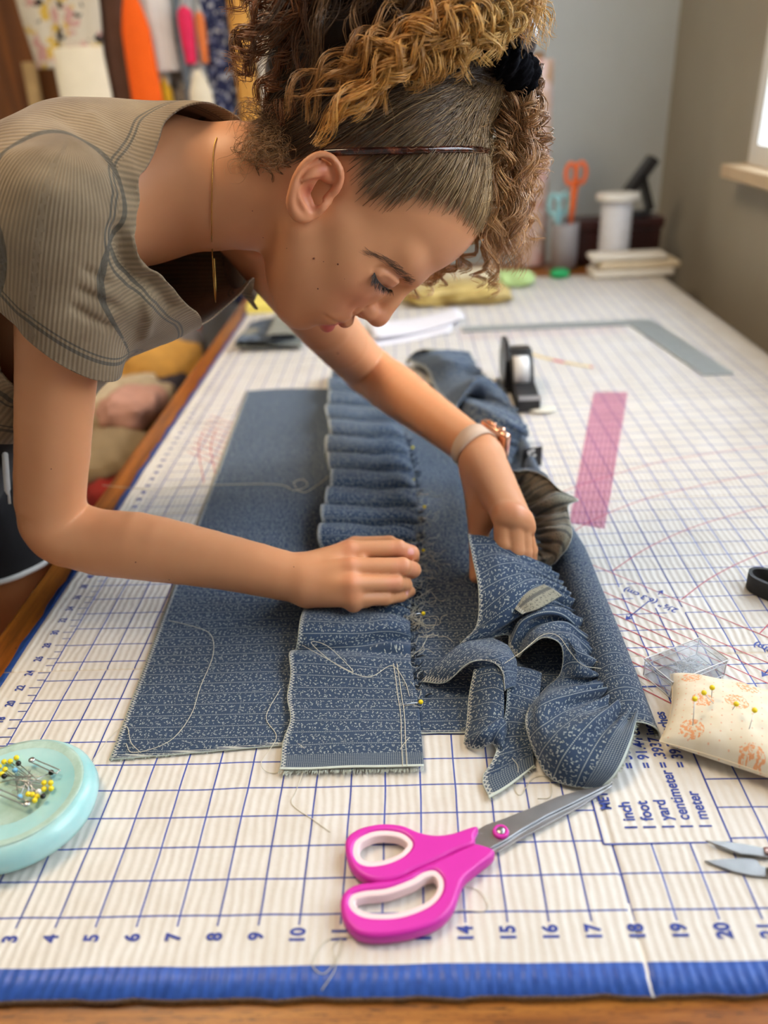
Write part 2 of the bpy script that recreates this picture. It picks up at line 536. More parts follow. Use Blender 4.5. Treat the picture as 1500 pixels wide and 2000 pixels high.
ink = simple('blue_ink', srgb(40, 62, 148), 0.5, 0.08, 300)
red_ink = simple('red_ink', srgb(184, 62, 78), 0.5, 0.08, 300)
def strip(P, w, z=0.006):
    P = np.asarray(P, float); T = np.gradient(P, axis=0); T /= np.linalg.norm(T, axis=1)[:, None]
    N = np.stack([-T[:, 1], T[:, 0]], -1) * w / 2
    V = np.concatenate([np.c_[P + N, np.full(len(P), z)], np.c_[P - N, np.full(len(P), z)]])
    n = len(P)
    return V, [(i + n, i + 1 + n, i + 1, i) for i in range(n - 1)]
parts = []
for q in (35.77, 33.83, 33.1, 32.4, 31.7, 31.0, 30.3, 29.6, 28.9, 28.2):
    a0, a1 = (q - 20.0) , (q - 36)
    x0 = q - 20 if q > 35 else 14.0
    x0, x1 = 14.5, min(36, q + 1)
    if q > 35: x0, x1 = 15.8, 35.5
    xs_ = np.linspace(x0, x1, 40); parts.append(strip(np.stack([xs_, q - xs_], -1), 0.042))
for arc in ([(21.02, 14.97), (22.75, 16.56), (24.79, 17.99), (26.72, 18.98), (29.21, 19.97), (33, 20.9), (36, 21.2)],
            [(23.12, 12.83), (24.48, 14.07), (25.77, 15.01), (26.83, 15.66), (27.9, 16.2), (31, 17.4), (36, 18.4)],
            [(17.6, 15.4), (20.09, 18.25), (21.73, 19.66), (23.95, 21.07), (26.2, 22.0), (28.74, 22.9), (31.5, 23.6), (36, 24.2)],
            [(15.5, 17.0), (17.8, 20.0), (20.54, 22.29), (22.58, 23.5), (24.7, 24.6), (27.0, 25.5), (31.85, 26.61), (36, 27.0)],
            [(25.2, 10.64), (26.2, 11.6), (28, 13), (31, 14.6), (36, 16)],
            [(2.2, 24.5), (0.9, 29), (0.6, 31.6)], [(2.6, 25.5), (1.6, 29), (1.3, 31.8)]):
    parts.append(strip(catmull(arc, 60), 0.042))
for q in range(9):
    xs_ = np.linspace(0.4, 3.1, 6); parts.append(strip(np.stack([xs_, 26.5 + q * .71 + (2.7 - xs_) * 0.9], -1), 0.05))
for yy in (50.2, 49.4, 48.6):
    xs_ = np.linspace(17, 30, 20); parts.append(strip(np.stack([xs_, yy + 0 * xs_], -1), 0.06))
for v, f in parts: obj('guide_line', v, f, red_ink, MAT, False)
# left scale: centimetre ticks; the frame of the metric table; small arrows
parts = []
for k in range(1, 170):
    y = k / 2.54; L = 0.42 if k % 2 == 0 else 0.3
    parts.append(strip([(-L, y), (-L / 2, y), (0, y)], 0.035))
bx = [(17.76, 1.88), (21.07, 1.88), (21.07, 7.95), (17.76, 7.95), (17.76, 1.88)]
for a, b in zip(bx, bx[1:]): parts.append(strip(np.linspace(a, b, 4), 0.05))
def arrow(a, b):
    a, b = np.array(a), np.array(b); d = (b - a) / np.linalg.norm(b - a); n = np.array([-d[1], d[0]])
    parts.append(strip([a, (a + b) / 2, b - d * .1], 0.05))
    V = np.array([b, b - d * .3 + n * .15, b - d * .22, b - d * .3 - n * .15]); V = np.c_[V, np.full(4, 0.007)]
    parts.append((V, [(0, 1, 2), (0, 2, 3)]))
arrow((21.85, 12.75), (20.72, 11.62)); arrow((22.35, 13.2), (22.62, 13.5))
arrow((25.25, 9.2), (24.35, 8.3)); arrow((25.6, 9.6), (25.95, 9.95))
for v, f in parts[:169]: obj('scale_tick', v, f, ink, MAT, False)
for v, f in parts[169:173]: obj('table_frame_line', v, f, ink, MAT, False)
for i in range(173, len(parts), 2): obj('arrow', *merge(parts[i:i + 2]), ink, MAT, False)

def text_mesh(body, size, pos, ang, xscale=0.82, bold=0.012, align='CENTER', z=0.008):
    cu = bpy.data.curves.new('lettering', 'FONT')
    cu.body = body; cu.size = size; cu.align_x = align; cu.align_y = 'CENTER'; cu.offset = bold; cu.resolution_u = 4; cu.fill_mode = 'FRONT'
    ob = bpy.data.objects.new('lettering', cu); COL.objects.link(ob)
    bpy.context.view_layer.update()
    me = bpy.data.meshes.new_from_object(ob.evaluated_get(bpy.context.evaluated_depsgraph_get()))
    V = np.array([q.co[:] for q in me.vertices]).reshape(-1, 3); F = [tuple(p.vertices) for p in me.polygons]
    bpy.data.objects.remove(ob); bpy.data.curves.remove(cu); bpy.data.meshes.remove(me)
    V[:, 0] *= xscale
    c, s_ = math.cos(ang), math.sin(ang)
    return np.c_[V[:, 0] * c - V[:, 1] * s_ + pos[0], V[:, 0] * s_ + V[:, 1] * c + pos[1], np.full(len(V), z)], F
H = math.pi / 2
parts = []
for k in range(1, 37):
    parts.append(text_mesh(str(k), 0.50, (k - 0.0, -0.56), H, 0.80, 0.02))
for k in range(2, 170, 2):
    parts.append(text_mesh(str(k), 0.40, (-0.72, k / 2.54), H * 0.98, 0.72, 0.012))
for v, f in parts: obj('printed_number', v, f, ink, MAT, False)
parts = [text_mesh('METRIC CONVERSION', 0.42, (18.1, 3.0), H, 0.8, 0.012, 'LEFT')]
for k, (a, b) in enumerate([('1 inch', '= 2.54 centimeters'), ('1 foot', '= 30.48 centimeters'), ('1 yard', '= 91.44 centimeters'), ('1 centimeter', '= .3937 inches'), ('1 meter', '= 39.37 inches')]):
    x = 18.62 + k * 0.49
    parts.append(text_mesh(a, 0.46, (x, 2.3), H, 0.86, 0.012, 'LEFT')); parts.append(text_mesh(b, 0.46, (x, 4.45), H, 0.86, 0.012, 'LEFT'))
parts.append(text_mesh('2\u00bd" (6.3 cm)', 0.44, (21.95, 12.88), math.radians(135), 0.95, 0.012))
parts.append(text_mesh('2" (5.0 cm)', 0.44, (25.42, 9.40), math.radians(135), 0.95, 0.012))
for v, f in parts: obj('printed_words', v, f, ink, MAT, False)

# ================================================================ distance field modelling (body, shirt, cushions)
def sd_cap(P, a, b, r1, r2):
    ba = b - a; L = ba @ ba + 1e-12
    h = np.clip(((P - a) @ ba) / L, 0, 1)
    d = P - a - h[:, None] * ba
    return np.sqrt((d * d).sum(1)) - (r1 + (r2 - r1) * h)
def sd_ell(P, c, r, M=None):
    p = P - c
    if M is not None: p = p @ M
    k0 = np.sqrt(((p / r) ** 2).sum(1)); k1 = np.sqrt(((p / (r * r)) ** 2).sum(1)) + 1e-9
    return k0 * (k0 - 1) / k1
def smin(a, b, k):
    h = np.clip(0.5 + 0.5 * (b - a) / k, 0, 1)
    return b + (a - b) * h - k * h * (1 - h)
def smax(a, b, k): return -smin(-a, -b, k)

class Field:
    """a list of rounded shapes joined smoothly; ops: '+', '-'"""
    def __init__(self): self.p = []
    def cap(self, a, b, r1, r2=None, k=0.1, op='+'):
        self.p.append((op, 'c', (np.asarray(a, float), np.asarray(b, float), r1, r1 if r2 is None else r2), k)); return self
    def ell(self, c, r, M=None, k=0.1, op='+'):
        self.p.append((op, 'e', (np.asarray(c, float), np.asarray(r, float), M), k)); return self
    def sub(self, f, k=0.1, op='+'):
        self.p.append((op, 'f', f, k)); return self
    def path(self, pts, rad, k=0.1, op='+', ki=0.02):
        rad = np.broadcast_to(np.asarray(rad, float), (len(pts),))
        g = Field()
        for i in range(len(pts) - 1): g.cap(pts[i], pts[i + 1], rad[i], rad[i + 1], ki)
        self.sub(g, k, op); return self
    def bound(self):
        lo, hi = np.full(3, 1e9), np.full(3, -1e9)
        for op, t, a, k in self.p:
            if op != '+': continue
            if t == 'c':
                r = max(a[2], a[3]); l = np.minimum(a[0], a[1]) - r; h = np.maximum(a[0], a[1]) + r
            elif t == 'e':
                r = max(a[1]); l = a[0] - r; h = a[0] + r
            else: l, h = a.box if hasattr(a, 'box') else a.bound()
            lo = np.minimum(lo, l - k); hi = np.maximum(hi, h + k)
        self.box = (lo, hi); return self.box
    def __call__(self, P):
        d = np.full(len(P), 1e3)
        for op, t, a, k in self.p:
            if t == 'f':
                if not hasattr(a, 'box'): a.bound()
                lo, hi = a.box
                q = np.maximum(np.maximum(lo - P, P - hi), 0)
                near = np.sqrt((q * q).sum(1))
                m = near < np.maximum(0.35, k)
                e = near + 0.2
                if m.any():
                    e = e.copy(); e[m] = a(P[m])
            elif t == 'c': e = sd_cap(P, *a)
            else: e = sd_ell(P, *a)
            d = smin(d, e, k) if op == '+' else smax(d, -e, k)
        return d

def gradient(f, P, e=0.004):
    g = np.empty_like(P)
    for i in range(3):
        o = np.zeros(3); o[i] = e
        g[:, i] = (f(P + o) - f(P - o)) / (2 * e)
    return g
def to_surface(f, P, off=0.0, n=4):
    P = np.array(P, float)
    for _ in range(n):
        g = gradient(f, P); d = f(P) - off
        P -= g * np.clip(d / ((g * g).sum(1) + 1e-9), -0.3, 0.3)[:, None]
    return P
def normals(f, P):
    g = gradient(f, P); return g / (np.linalg.norm(g, axis=1)[:, None] + 1e-9)
def hit(f, u, v, t0=10.0, t1=60.0):
    """first point of the field's surface along the sight line through a picture point"""
    d = unit(ray(u, v)); t = t0
    for _ in range(200):
        e = float(f((CC + d * t)[None])[0])
        if e < 0.003 or t > t1: break
        t += max(0.004, min(e * 0.8, 1.0))
    return CC + d * t

def extract(f, lo, hi, h, B=12):
    """surface nets on the blocks that hold the surface; returns verts, quads"""
    lo = np.asarray(lo, float); hi = np.asarray(hi, float)
    nb = np.ceil((hi - lo) / (h * B)).astype(int)
    gi = np.stack(np.meshgrid(*[np.arange(n) for n in nb], indexing='ij'), -1).reshape(-1, 3)
    cen = lo + (gi + 0.5) * B * h
    dc = f(cen)
    gi = gi[np.abs(dc) < B * h * 0.87 * 1.45 + 0.06]
    o = np.stack(np.meshgrid(*[np.arange(B + 1)] * 3, indexing='ij'), -1).reshape(-1, 3)
    NX = nb * B + 2
    vid, vpos, edges = [], [], []
    step = max(1, 1500000 // len(o))
    for s in range(0, len(gi), step):
        g = gi[s:s + step]
        I = g[:, None] * B + o[None]
        D = f((lo + I.reshape(-1, 3) * h)).reshape(len(g), B + 1, B + 1, B + 1)
        sg = D < 0
        c8 = np.zeros((len(g), B, B, B), np.int8)
        for a in (0, 1):
            for b in (0, 1):
                for c in (0, 1): c8 += sg[:, a:B + a, b:B + b, c:B + c]
        act = np.argwhere((c8 > 0) & (c8 < 8))
        if len(act) == 0: continue
        bi, ci = act[:, 0], act[:, 1:]
        acc = np.zeros((len(act), 3)); cnt = np.zeros(len(act))
        cor = [(a, b, c) for a in (0, 1) for b in (0, 1) for c in (0, 1)]
        val = {q: D[bi, ci[:, 0] + q[0], ci[:, 1] + q[1], ci[:, 2] + q[2]] for q in cor}
        for q in cor:
            for ax in range(3):
                if q[ax] == 0:
                    q2 = tuple(1 if i == ax else q[i] for i in range(3))
                    x, y = val[q], val[q2]
                    m = (x < 0) != (y < 0)
                    t = np.where(m, x / np.where(m, x - y, 1), 0)
                    p = np.tile(np.array(q, float), (len(act), 1)); p[:, ax] += t
                    acc += p * m[:, None]; cnt += m
        gc = g[bi] * B + ci
        vid.append((gc[:, 0] * NX[1] + gc[:, 1]) * NX[2] + gc[:, 2])
        vpos.append(lo + (gc + acc / cnt[:, None]) * h)
        for ax in range(3):
            q2 = tuple(1 if i == ax else 0 for i in range(3))
            x, y = val[(0, 0, 0)], val[q2]
            m = (x < 0) != (y < 0)
            edges.append((ax, gc[m], (x < 0)[m]))
    vid = np.concatenate(vid); V = np.concatenate(vpos)
    order = np.argsort(vid); vid = vid[order]; V = V[order]
    Fs = []
    for ax, gc, neg in edges:
        b, c = (ax + 1) % 3, (ax + 2) % 3
        ids = []
        for db, dc_ in ((0, 0), (-1, 0), (-1, -1), (0, -1)):
            q = gc.copy(); q[:, b] += db; q[:, c] += dc_
            ids.append((q[:, 0] * NX[1] + q[:, 1]) * NX[2] + q[:, 2])
        ids = np.stack(ids, -1)
        ok = (gc[:, b] > 0) & (gc[:, c] > 0)
        pos = np.minimum(np.searchsorted(vid, ids), len(vid) - 1)
        ok &= (vid[pos] == ids).all(1)
        fq = pos[ok]; ng = neg[ok]
        fq[~ng] = fq[~ng][:, ::-1]
        Fs.append(fq)
    return V, np.concatenate(Fs)

def clip_mesh(V, F, g):
    """keep the part of a quad/tri mesh where g >= 0, cutting faces exactly; returns V, tris, kept (interpolation weights applied to g)"""
    T = F if F.shape[1] == 3 else np.concatenate([F[:, [0, 1, 2]], F[:, [0, 2, 3]]])
    s = g[T] >= 0; n = s.sum(1)
    out = [T[n == 3]]
    newV = [V]; newG = [g]; cnt = len(V); cache = {}
    extra = []
    def cut(i, j):
        nonlocal cnt
        key = (min(i, j), max(i, j))
        if key not in cache:
            t = g[i] / (g[i] - g[j])
            newV.append((V[i] + (V[j] - V[i]) * t)[None]); newG.append(np.zeros(1)); cache[key] = cnt; cnt += 1
        return cache[key]
    for tri, ss in zip(T[(n == 1) | (n == 2)], s[(n == 1) | (n == 2)]):
        k = int(ss.sum())
        i = int(np.argmax(ss)) if k == 1 else int(np.argmin(ss))
        a, b, c = tri[i], tri[(i + 1) % 3], tri[(i + 2) % 3]
        ab, ac = cut(a, b), cut(a, c)
        if k == 1: extra.append((a, ab, ac))
        else: extra += [(ab, b, c), (ab, c, ac)]
    if extra: out.append(np.array(extra))
    T = np.concatenate(out); V = np.concatenate(newV); G = np.concatenate(newG)
    used = np.unique(T); mp = np.full(len(V), -1); mp[used] = np.arange(len(used))
    return V[used], mp[T], G[used]

# ================================================================ the person
# head axes: HA out of the face, HB up through the crown, HC towards the camera (her right)
HC = -unit(ray(700, 420))
HB = np.array([.907, 0, .42]); HB = unit(HB - HC * (HB @ HC))
HA = np.cross(HB, HC)
EAR = on_y(622, 400, 14.2)
HS = np.linalg.norm(EAR - CC) / np.linalg.norm(on_y(622, 400, 15.2) - CC)
HO = EAR - HC * 2.6 * HS
def hl(a, b, c): return HO + HS * (a * HA + b * HB + c * HC)
def hp(u, v, c):
    """point of the head on the plane c (local) seen at a picture point"""
    d = ray(u, v); return CC + d * (((HO + HC * c * HS - CC) @ HC) / (d @ HC))
HM = np.stack([HA, HB, HC], -1)

head = Field()
def he(a, b, c, ra, rb, rc, k=0.1, op='+', mir=False, M=None):
    for sgn in ((1, -1) if mir else (1,)):
        head.ell(hl(a, b, c * sgn), np.array([ra, rb, rc]) * HS, HM if M is None else M, k * HS, op)
def hc(p, q, r1, r2=None, k=0.1, op='+', mir=False):
    for sgn in ((1, -1) if mir else (1,)):
        head.cap(hl(p[0], p[1], p[2] * sgn), hl(q[0], q[1], q[2] * sgn), r1 * HS, (r1 if r2 is None else r2) * HS, k * HS, op)
he(0.0, 2.35, 0, 3.75, 3.3, 2.75)                            # skull
he(1.15, 3.1, 0, 2.72, 2.72, 2.45, 0.5)                      # forehead
he(1.7, -0.3, 0, 2.2, 2.75, 2.28, 0.7)                        # middle of the face
he(1.75, 1.0, 0.95, 1.75, 1.8, 1.3, 0.6, mir=True)            # temples
skullF = Field(); skullF.p = list(head.p)
hc((2.65, -0.15, 1.4), (0.8, 0.3, 1.9), 0.58, 0.45, 0.8, mir=True)     # cheek bones
hc((0.3, -1.0, 1.8), (2.55, -2.42, 0.6), 0.62, 0.62, 0.9, mir=True)  # jaw
he(2.72, -2.42, 0, 0.78, 0.72, 0.85, 0.45)                   # chin
he(2.9, -1.2, 0.8, 0.95, 0.9, 0.9, 0.5, mir=True)            # around the mouth
hc((3.62, 1.85, 0.3), (2.75, 1.9, 1.7), 0.31, 0.33, 0.6, mir=True) # brow
he(4.0, 1.02, 1.2, 0.85, 0.45, 0.72, 0.30, '-', mir=True)   # eye sockets
he(2.98, 0.95, 1.22, 0.60, 0.52, 0.62, 0.06, mir=True)         # lowered lids
hc((3.6, 0.63, 0.72), (3.05, 0.62, 1.72), 0.035, 0.03, 0.05, '-', mir=True)   # lash line
hc((3.80, 1.50, 0), (4.32, 0.22, 0), 0.25, 0.33, 0.35)       # bridge of the nose
he(4.34, -0.02, 0, 0.41, 0.39, 0.40, 0.18)                     # tip
he(3.98, -0.2, 0.38, 0.36, 0.34, 0.25, 0.14, mir=True)       # wings
hc((4.3, -0.2, 0), (3.95, -0.5, 0), 0.17, 0.2, 0.12)
he(4.2, -0.48, 0.22, 0.22, 0.14, 0.11, 0.06, '-', mir=True)  # nostrils
hc((3.72, -0.22, 0.70), (3.45, -0.62, 0.82), 0.05, 0.05, 0.16, '-', mir=True)
hc((3.86, -1.14, 0), (3.4, -1.42, 0.95), 0.31, 0.12, 0.16, mir=True)   # upper lip
hc((3.72, -1.83, 0), (3.34, -1.55, 0.9), 0.29, 0.12, 0.12, mir=True)  # lower lip
hc((4.02, -1.52, 0), (3.55, -1.50, 0.95), 0.045, 0.05, 0.07, '-', mir=True)   # mouth line
# ear towards the camera, shaped along its outline in the view, and its twin
def ear(mirror):
    def q(u, v, c):
        p = hp(u, v, c)
        if mirror: p = p - HC * 2 * ((p - HO) @ HC)
        return p
    e = Field()
    M = HM
    def sm(pts, n):
        return [q(*p) for p in catmull(pts, n)]
    out = [(640, 386, 2.62), (658, 366, 2.76), (664, 338, 2.92), (650, 312, 3.06), (626, 303, 3.16), (600, 316, 3.22), (581, 342, 3.22), (572, 372, 3.14), (570, 398, 3.0), (581, 418, 2.82), (598, 423, 2.7), (614, 414, 2.60)]
    e.path(sm([(644, 340, 2.62), (618, 328, 2.86), (600, 348, 2.94), (589, 378, 2.88), (596, 404, 2.70)], 14), 0.30, 0.2)
    e.path(sm(out, 40), np.interp(np.linspace(0, 11, 40), range(12), [.13, .14, .135, .13, .125, .12, .12, .14, .18, .22, .2, .15]), 0.10)
    e.path(sm([(646, 332, 2.90), (620, 338, 3.06), (598, 358, 3.10), (590, 382, 3.02), (596, 402, 2.86)], 20), np.interp(np.linspace(0, 4, 20), range(5), [.08, .13, .16, .16, .14]), 0.10)   # antihelix
    e.path(sm([(640, 392, 2.64), (630, 404, 2.72), (618, 416, 2.64)], 8), [0.14] * 8, 0.12)     # tragus
    e.path(sm([(634, 364, 3.02), (614, 360, 3.10), (601, 372, 3.12), (606, 388, 3.02), (609, 404, 2.94)], 16), np.interp(np.linspace(0, 4, 16), range(5), [.13, .18, .24, .25, .15]), 0.07, '-')      # bowl
    e.path(sm([(654, 346, 3.06), (642, 318, 3.14), (618, 317, 3.2), (594, 334, 3.26), (582, 360, 3.24)], 20), np.interp(np.linspace(0, 4, 20), range(5), [.11, .12, .10, .06, .03]), 0.06, '-')       # groove under the rim
    e.path(sm([(652, 350, 3.0), (648, 336, 3.06)], 4), [.13] * 4, 0.06, '-')
    e.cap(q(622, 393, 2.9), q(632, 398, 2.3), 0.07, 0.1, 0.04, '-')       # ear canal
    return e

MID_Y = float(HO[1])
# neck and upper chest inside the collar
SH_R = np.array([2.9, 12.6, 14.7]); SH_L = np.array([5.8, 2 * MID_Y - 12.6, 14.7])
neck = Field()
nk = [hl(-0.55, -0.3, 0), on_y(470, 365, MID_Y), on_y(400, 368, MID_Y + .05), on_y(335, 366, MID_Y + .1), on_y(270, 378, MID_Y + .2)]
for i in range(4): neck.cap(nk[i], nk[i + 1], [2.05, 1.98, 2.0, 2.12][i], [1.98, 2.0, 2.08, 2.2][i], 0.25)
neck.cap(on_y(330, 330, MID_Y - .6), SH_R + [-.3, .9, .5], 1.3, 1.1, 0.9)        # trapezius to the shoulders
neck.cap(on_y(330, 330, MID_Y + .6), SH_L + [-.3, -.9, .5], 1.3, 1.1, 0.9)
neck.cap(hl(-0.7, -0.9, 1.7), on_y(345, 455, MID_Y - 0.5), 0.5, 0.42, 0.5)          # neck muscle
neck.cap(SH_R + [-.5, .6, -.3], SH_L + [-.5, -.6, -.3], 1.6, 1.6, 1.0)
# right arm (near the camera)
EL_R = on_y(112, 1022, 13.5)
WR_R = on_z(592, 1133, 1.75)
armR = Field()
top = on_y(112, 700, 13.0)
d1 = unit(WR_R - EL_R)
def limb(f, pts, rad, n):
    f.path(list(catmull(np.array(pts), n)), np.interp(np.linspace(0, len(pts) - 1, n), range(len(pts)), rad), 0.05, '+', 0.03)
limb(armR, [SH_R + [-.1, .1, -.1], top, on_y(104, 860, 13.2), EL_R + [-.08, 0, .35], EL_R + d1 * 1.1 + [0, 0, -.42], EL_R + d1 * 3.4 + [0, 0, -.16], EL_R + d1 * 6.6, WR_R], [1.45, 1.30, 1.27, 1.24, 1.24, 1.27, 1.03, .88], 24)
armR.cap(EL_R + [-.06, 0, -.1], EL_R + [.1, 0, -.42], 1.08, 1.06, 0.5)
# right hand
def finger(f, pts, rad, k=0.05):
    g = Field()
    for i in range(len(pts) - 1): g.cap(pts[i], pts[i + 1], rad[i], rad[i + 1], 0.07)
    g.bound(); f.sub(g, k)
handR = Field()
MC = [on_z(682, 1075, 2.35), on_z(684, 1108, 2.25), on_z(686, 1141, 1.92), on_z(690, 1169, 1.42)]
WI = [on_z(600, 1112, 1.95), on_z(600, 1126, 1.95), on_z(602, 1142, 1.7), on_z(604, 1156, 1.4)]
PP_ = [on_z(778, 1071, 2.12), on_z(786, 1107, 1.95), on_z(772, 1139, 1.55), on_z(752, 1168, 1.12)]
for a, b, c_, r1, r2 in zip(WI, MC, PP_, [.66, .66, .62, .6], [.355, .36, .34, .30]):
    handR.cap(a, b, r1, r2 + .01, 0.3); handR.cap(b, b + unit(c_ - b) * .55, r2 + .01, r2 - .05, 0.15)
for a, b in zip(MC, MC[1:]): handR.cap(a + [.0, 0, -.3], b + [.0, 0, -.3], 0.26, 0.26, 0.3)
handR.cap(on_z(612, 1128, 1.2), on_z(692, 1128, 1.1), 0.62, 0.5, 0.35)                # palm
finger(handR, [MC[0], on_z(778, 1071, 2.12), on_z(803, 1083, 1.75), on_z(806, 1090, 1.25)], [.35, .335, .30, .27])
finger(handR, [MC[1], on_z(786, 1107, 1.95), on_z(806, 1113, 1.45), on_z(792, 1122, .95)], [.355, .345, .31, .28])
finger(handR, [MC[2], on_z(772, 1139, 1.55), on_z(790, 1142, 1.1), on_z(778, 1150, .75)], [.335, .325, .29, .26])
finger(handR, [MC[3], on_z(752, 1168, 1.12), on_z(782, 1163, .82), on_z(801, 1155, .62)], [.295, .275, .245, .215])
for (a, b), (c_, d_) in zip(zip(MC, PP_), zip(MC[1:], PP_[1:])):
    handR.cap(a + unit(b - a) * .45 + [0, 0, -.17], c_ + unit(d_ - c_) * .45 + [0, 0, -.17], .22, .21, .12)
# thumb on the far side, its tip pinching against the index finger
finger(handR, [on_z(622, 1105, 1.35), on_z(694, 1068, 1.35), on_z(760, 1064, 1.5), on_z(804, 1079, 1.85)], [.55, .42, .36, .27], 0.12)
# left arm
WR_L = on_z(936, 882, 3.0)
def on_ball(u, v, c, r, far=True):
    d = unit(ray(u, v)); mm = CC - c; b = mm @ d; q = b * b - (mm @ mm - r * r)
    return CC + d * (-b + (1 if far else -1) * math.sqrt(max(q, 0)))
EL_L = on_ball(712, 718, WR_L, 9.3)
armL = Field()
d2 = unit(WR_L - EL_L)
UP_L = on_y(600, 590, SH_L[1] + 1.0)
limb(armL, [SH_L, UP_L, EL_L - unit(EL_L - UP_L) * 1.2, EL_L + d2 * .6, EL_L + d2 * 2.8, EL_L + d2 * 6.2, WR_L], [1.6, 1.32, 1.24, 1.24, 1.28, 1.05, .92], 20)
armL.cap(EL_L + d2 * .1, EL_L + d2 * .5, 1.1, 1.1, .4)
# left hand
handL = Field()
ML = [on_z(984, 1008, 3.05), on_z(1004, 1010, 3.05), on_z(1018, 1018, 2.8), on_z(1024, 1032, 2.4)]
WL = [on_z(926, 905, 3.0), on_z(938, 900, 3.1), on_z(950, 896, 3.0), on_z(960, 900, 2.8)]
for a, b, r1, r2 in zip(WL, ML, [.66, .7, .68, .62], [.44, .44, .42, .38]): handL.cap(a, b, r1, r2, 0.4)
for a, b in zip(ML, ML[1:]): handL.cap(a, b, 0.32, 0.3, 0.2)
for p, r in zip(ML, [.40, .41, .37, .32]): handL.ell(p + [0, 0, .05], np.array([r, r, r]), None, 0.3)
handL.cap(on_z(938, 930, 2.5), on_z(950, 985, 2.3), 0.75, 0.62, 0.5)                     # ball of the thumb side
finger(handL, [ML[0], on_z(984, 1062, 2.1), on_z(978, 1105, 1.2), on_z(976, 1122, .75)], [.40, .37, .32, .28])
finger(handL, [ML[1], on_z(1006, 1072, 1.9), on_z(1002, 1118, 1.0), on_z(998, 1130, .6)], [.39, .36, .32, .28])
finger(handL, [ML[2], on_z(1023, 1078, 1.65), on_z(1024, 1115, .9), on_z(1020, 1128, .55)], [.36, .33, .29, .26])
finger(handL, [ML[3], on_z(1036, 1074, 1.45), on_z(1036, 1105, .8), on_z(1038, 1115, .5)], [.31, .28, .25, .22])
finger(handL, [on_z(936, 930, 2.5), on_z(937, 1000, 2.1), on_z(934, 1062, 1.1), on_z(930, 1126, .6)], [.66, .54, .36, .27], 0.35)
handL.cap(on_z(948, 970, 2.4), on_z(949, 1012, 2.0), .55, .42, .35)

body = Field()
for q in (head, neck, armR, handR, armL, handL): q.bound()
body.sub(head, 0.1)
body.sub(neck, 0.5)
body.sub(ear(False), 0.1)
body.sub(ear(True), 0.1)
body.sub(armR, 0.5)
body.sub(handR, 0.3)
body.sub(armL, 0.5)
body.sub(handL, 0.6)
BLO, BHI = body.bound()
V, F = extract(body, BLO - .1, BHI + .1, 0.074)
V = to_surface(body, V, 0, 2)
# creases: lid fold, mouth corner, finger joints and nails
NB = normals(body, V)
def dent(pts, A, w, n=12):
    global V
    path = np.array([hit(body, u, v) for u, v in catmull(pts, n)])
    lo_, hi_ = path.min(0) - 3 * w, path.max(0) + 3 * w
    m_ = ((V > lo_) & (V < hi_)).all(1)
    Q = V[m_]; d = np.full(len(Q), 9.0)
    for p, q in zip(path, path[1:]):
        e = q - p; h = np.clip(((Q - p) @ e) / (e @ e + 1e-9), 0, 1); d = np.minimum(d, np.linalg.norm(Q - p - h[:, None] * e, axis=1))
    V[m_] = Q + NB[m_] * (A * np.exp(-(d / w) ** 2))[:, None]
dent([(732, 528), (748, 522), (768, 532), (788, 546)], -.07, .10)
dent([(738, 538), (752, 536), (768, 544), (778, 552)], .05, .10)
dent([(730, 534), (738, 548), (748, 558), (764, 567)], -.05, .06)
dent([(634, 616), (642, 622), (652, 628), (668, 634)], -.05, .07)
dent([(696, 604), (690, 612), (692, 622)], -.05, .07)
dent([(688, 588), (672, 606), (655, 614)], -.03, .16)
for (u, v) in ((777, 1068), (785, 1106), (771, 1139)):
    for du in (-6, 0, 6): dent([(u + du, v - 8), (u + du + 1, v), (u + du, v + 8)], -.012, .03)
dent([(798, 1070), (796, 1080), (799, 1089)], -.03, .035); dent([(789, 1152), (790, 1158), (793, 1163)], -.025, .03)
# the hidden trunk, legs and feet, coarser, joined to the same body below the clothes
trunk = Field()
HIP = np.array([-8.2, MID_Y, 3.2])
trunk.cap((2.0, MID_Y - 1.0, 14.4), (-2.6, MID_Y - 0.2, 9.8), 2.5, 2.4, 1.0)
trunk.cap((2.0, MID_Y + 2.2, 14.4), (-2.6, MID_Y + 1.8, 9.8), 2.5, 2.4, 1.0)
trunk.cap((-2.6, MID_Y - 0.2, 9.8), HIP + [0, -1.6, 0], 2.4, 3.0, 1.2)
trunk.cap((-2.6, MID_Y + 1.4, 9.8), HIP + [0, 1.8, 0], 2.4, 3.0, 1.2)
for s_ in (-1, 1):
    kn = np.array([-7.6 + s_ * 1.1, MID_Y + s_ * 3.3, -13.5]); an = np.array([-10.7 + s_ * 1.1, MID_Y + s_ * 3.4, -28.0])
    trunk.cap(HIP + [1.0 + s_ * .9, s_ * 3.1, -1], kn, 2.8, 2.0, 0.6)
    trunk.cap(kn, kn * .55 + an * .45 + [-.5, 0, 0], 1.95, 2.05, 0.5)
    trunk.cap(kn * .55 + an * .45 + [-.5, 0, 0], an, 1.95, 1.15, 0.5)
    trunk.cap(an + [-.4, 0, -1.6], an + [5.0, 0, -2.1], 1.0, 0.75, 0.6)
lo, hi = trunk.bound()
V2, F2 = extract(trunk, lo - .3, hi + .3, 0.3)
V2 = to_surface(trunk, V2, 0, 2)
nU = len(V)
VB = np.concatenate([V, V2]); FB = np.concatenate([F, F2 + nU])

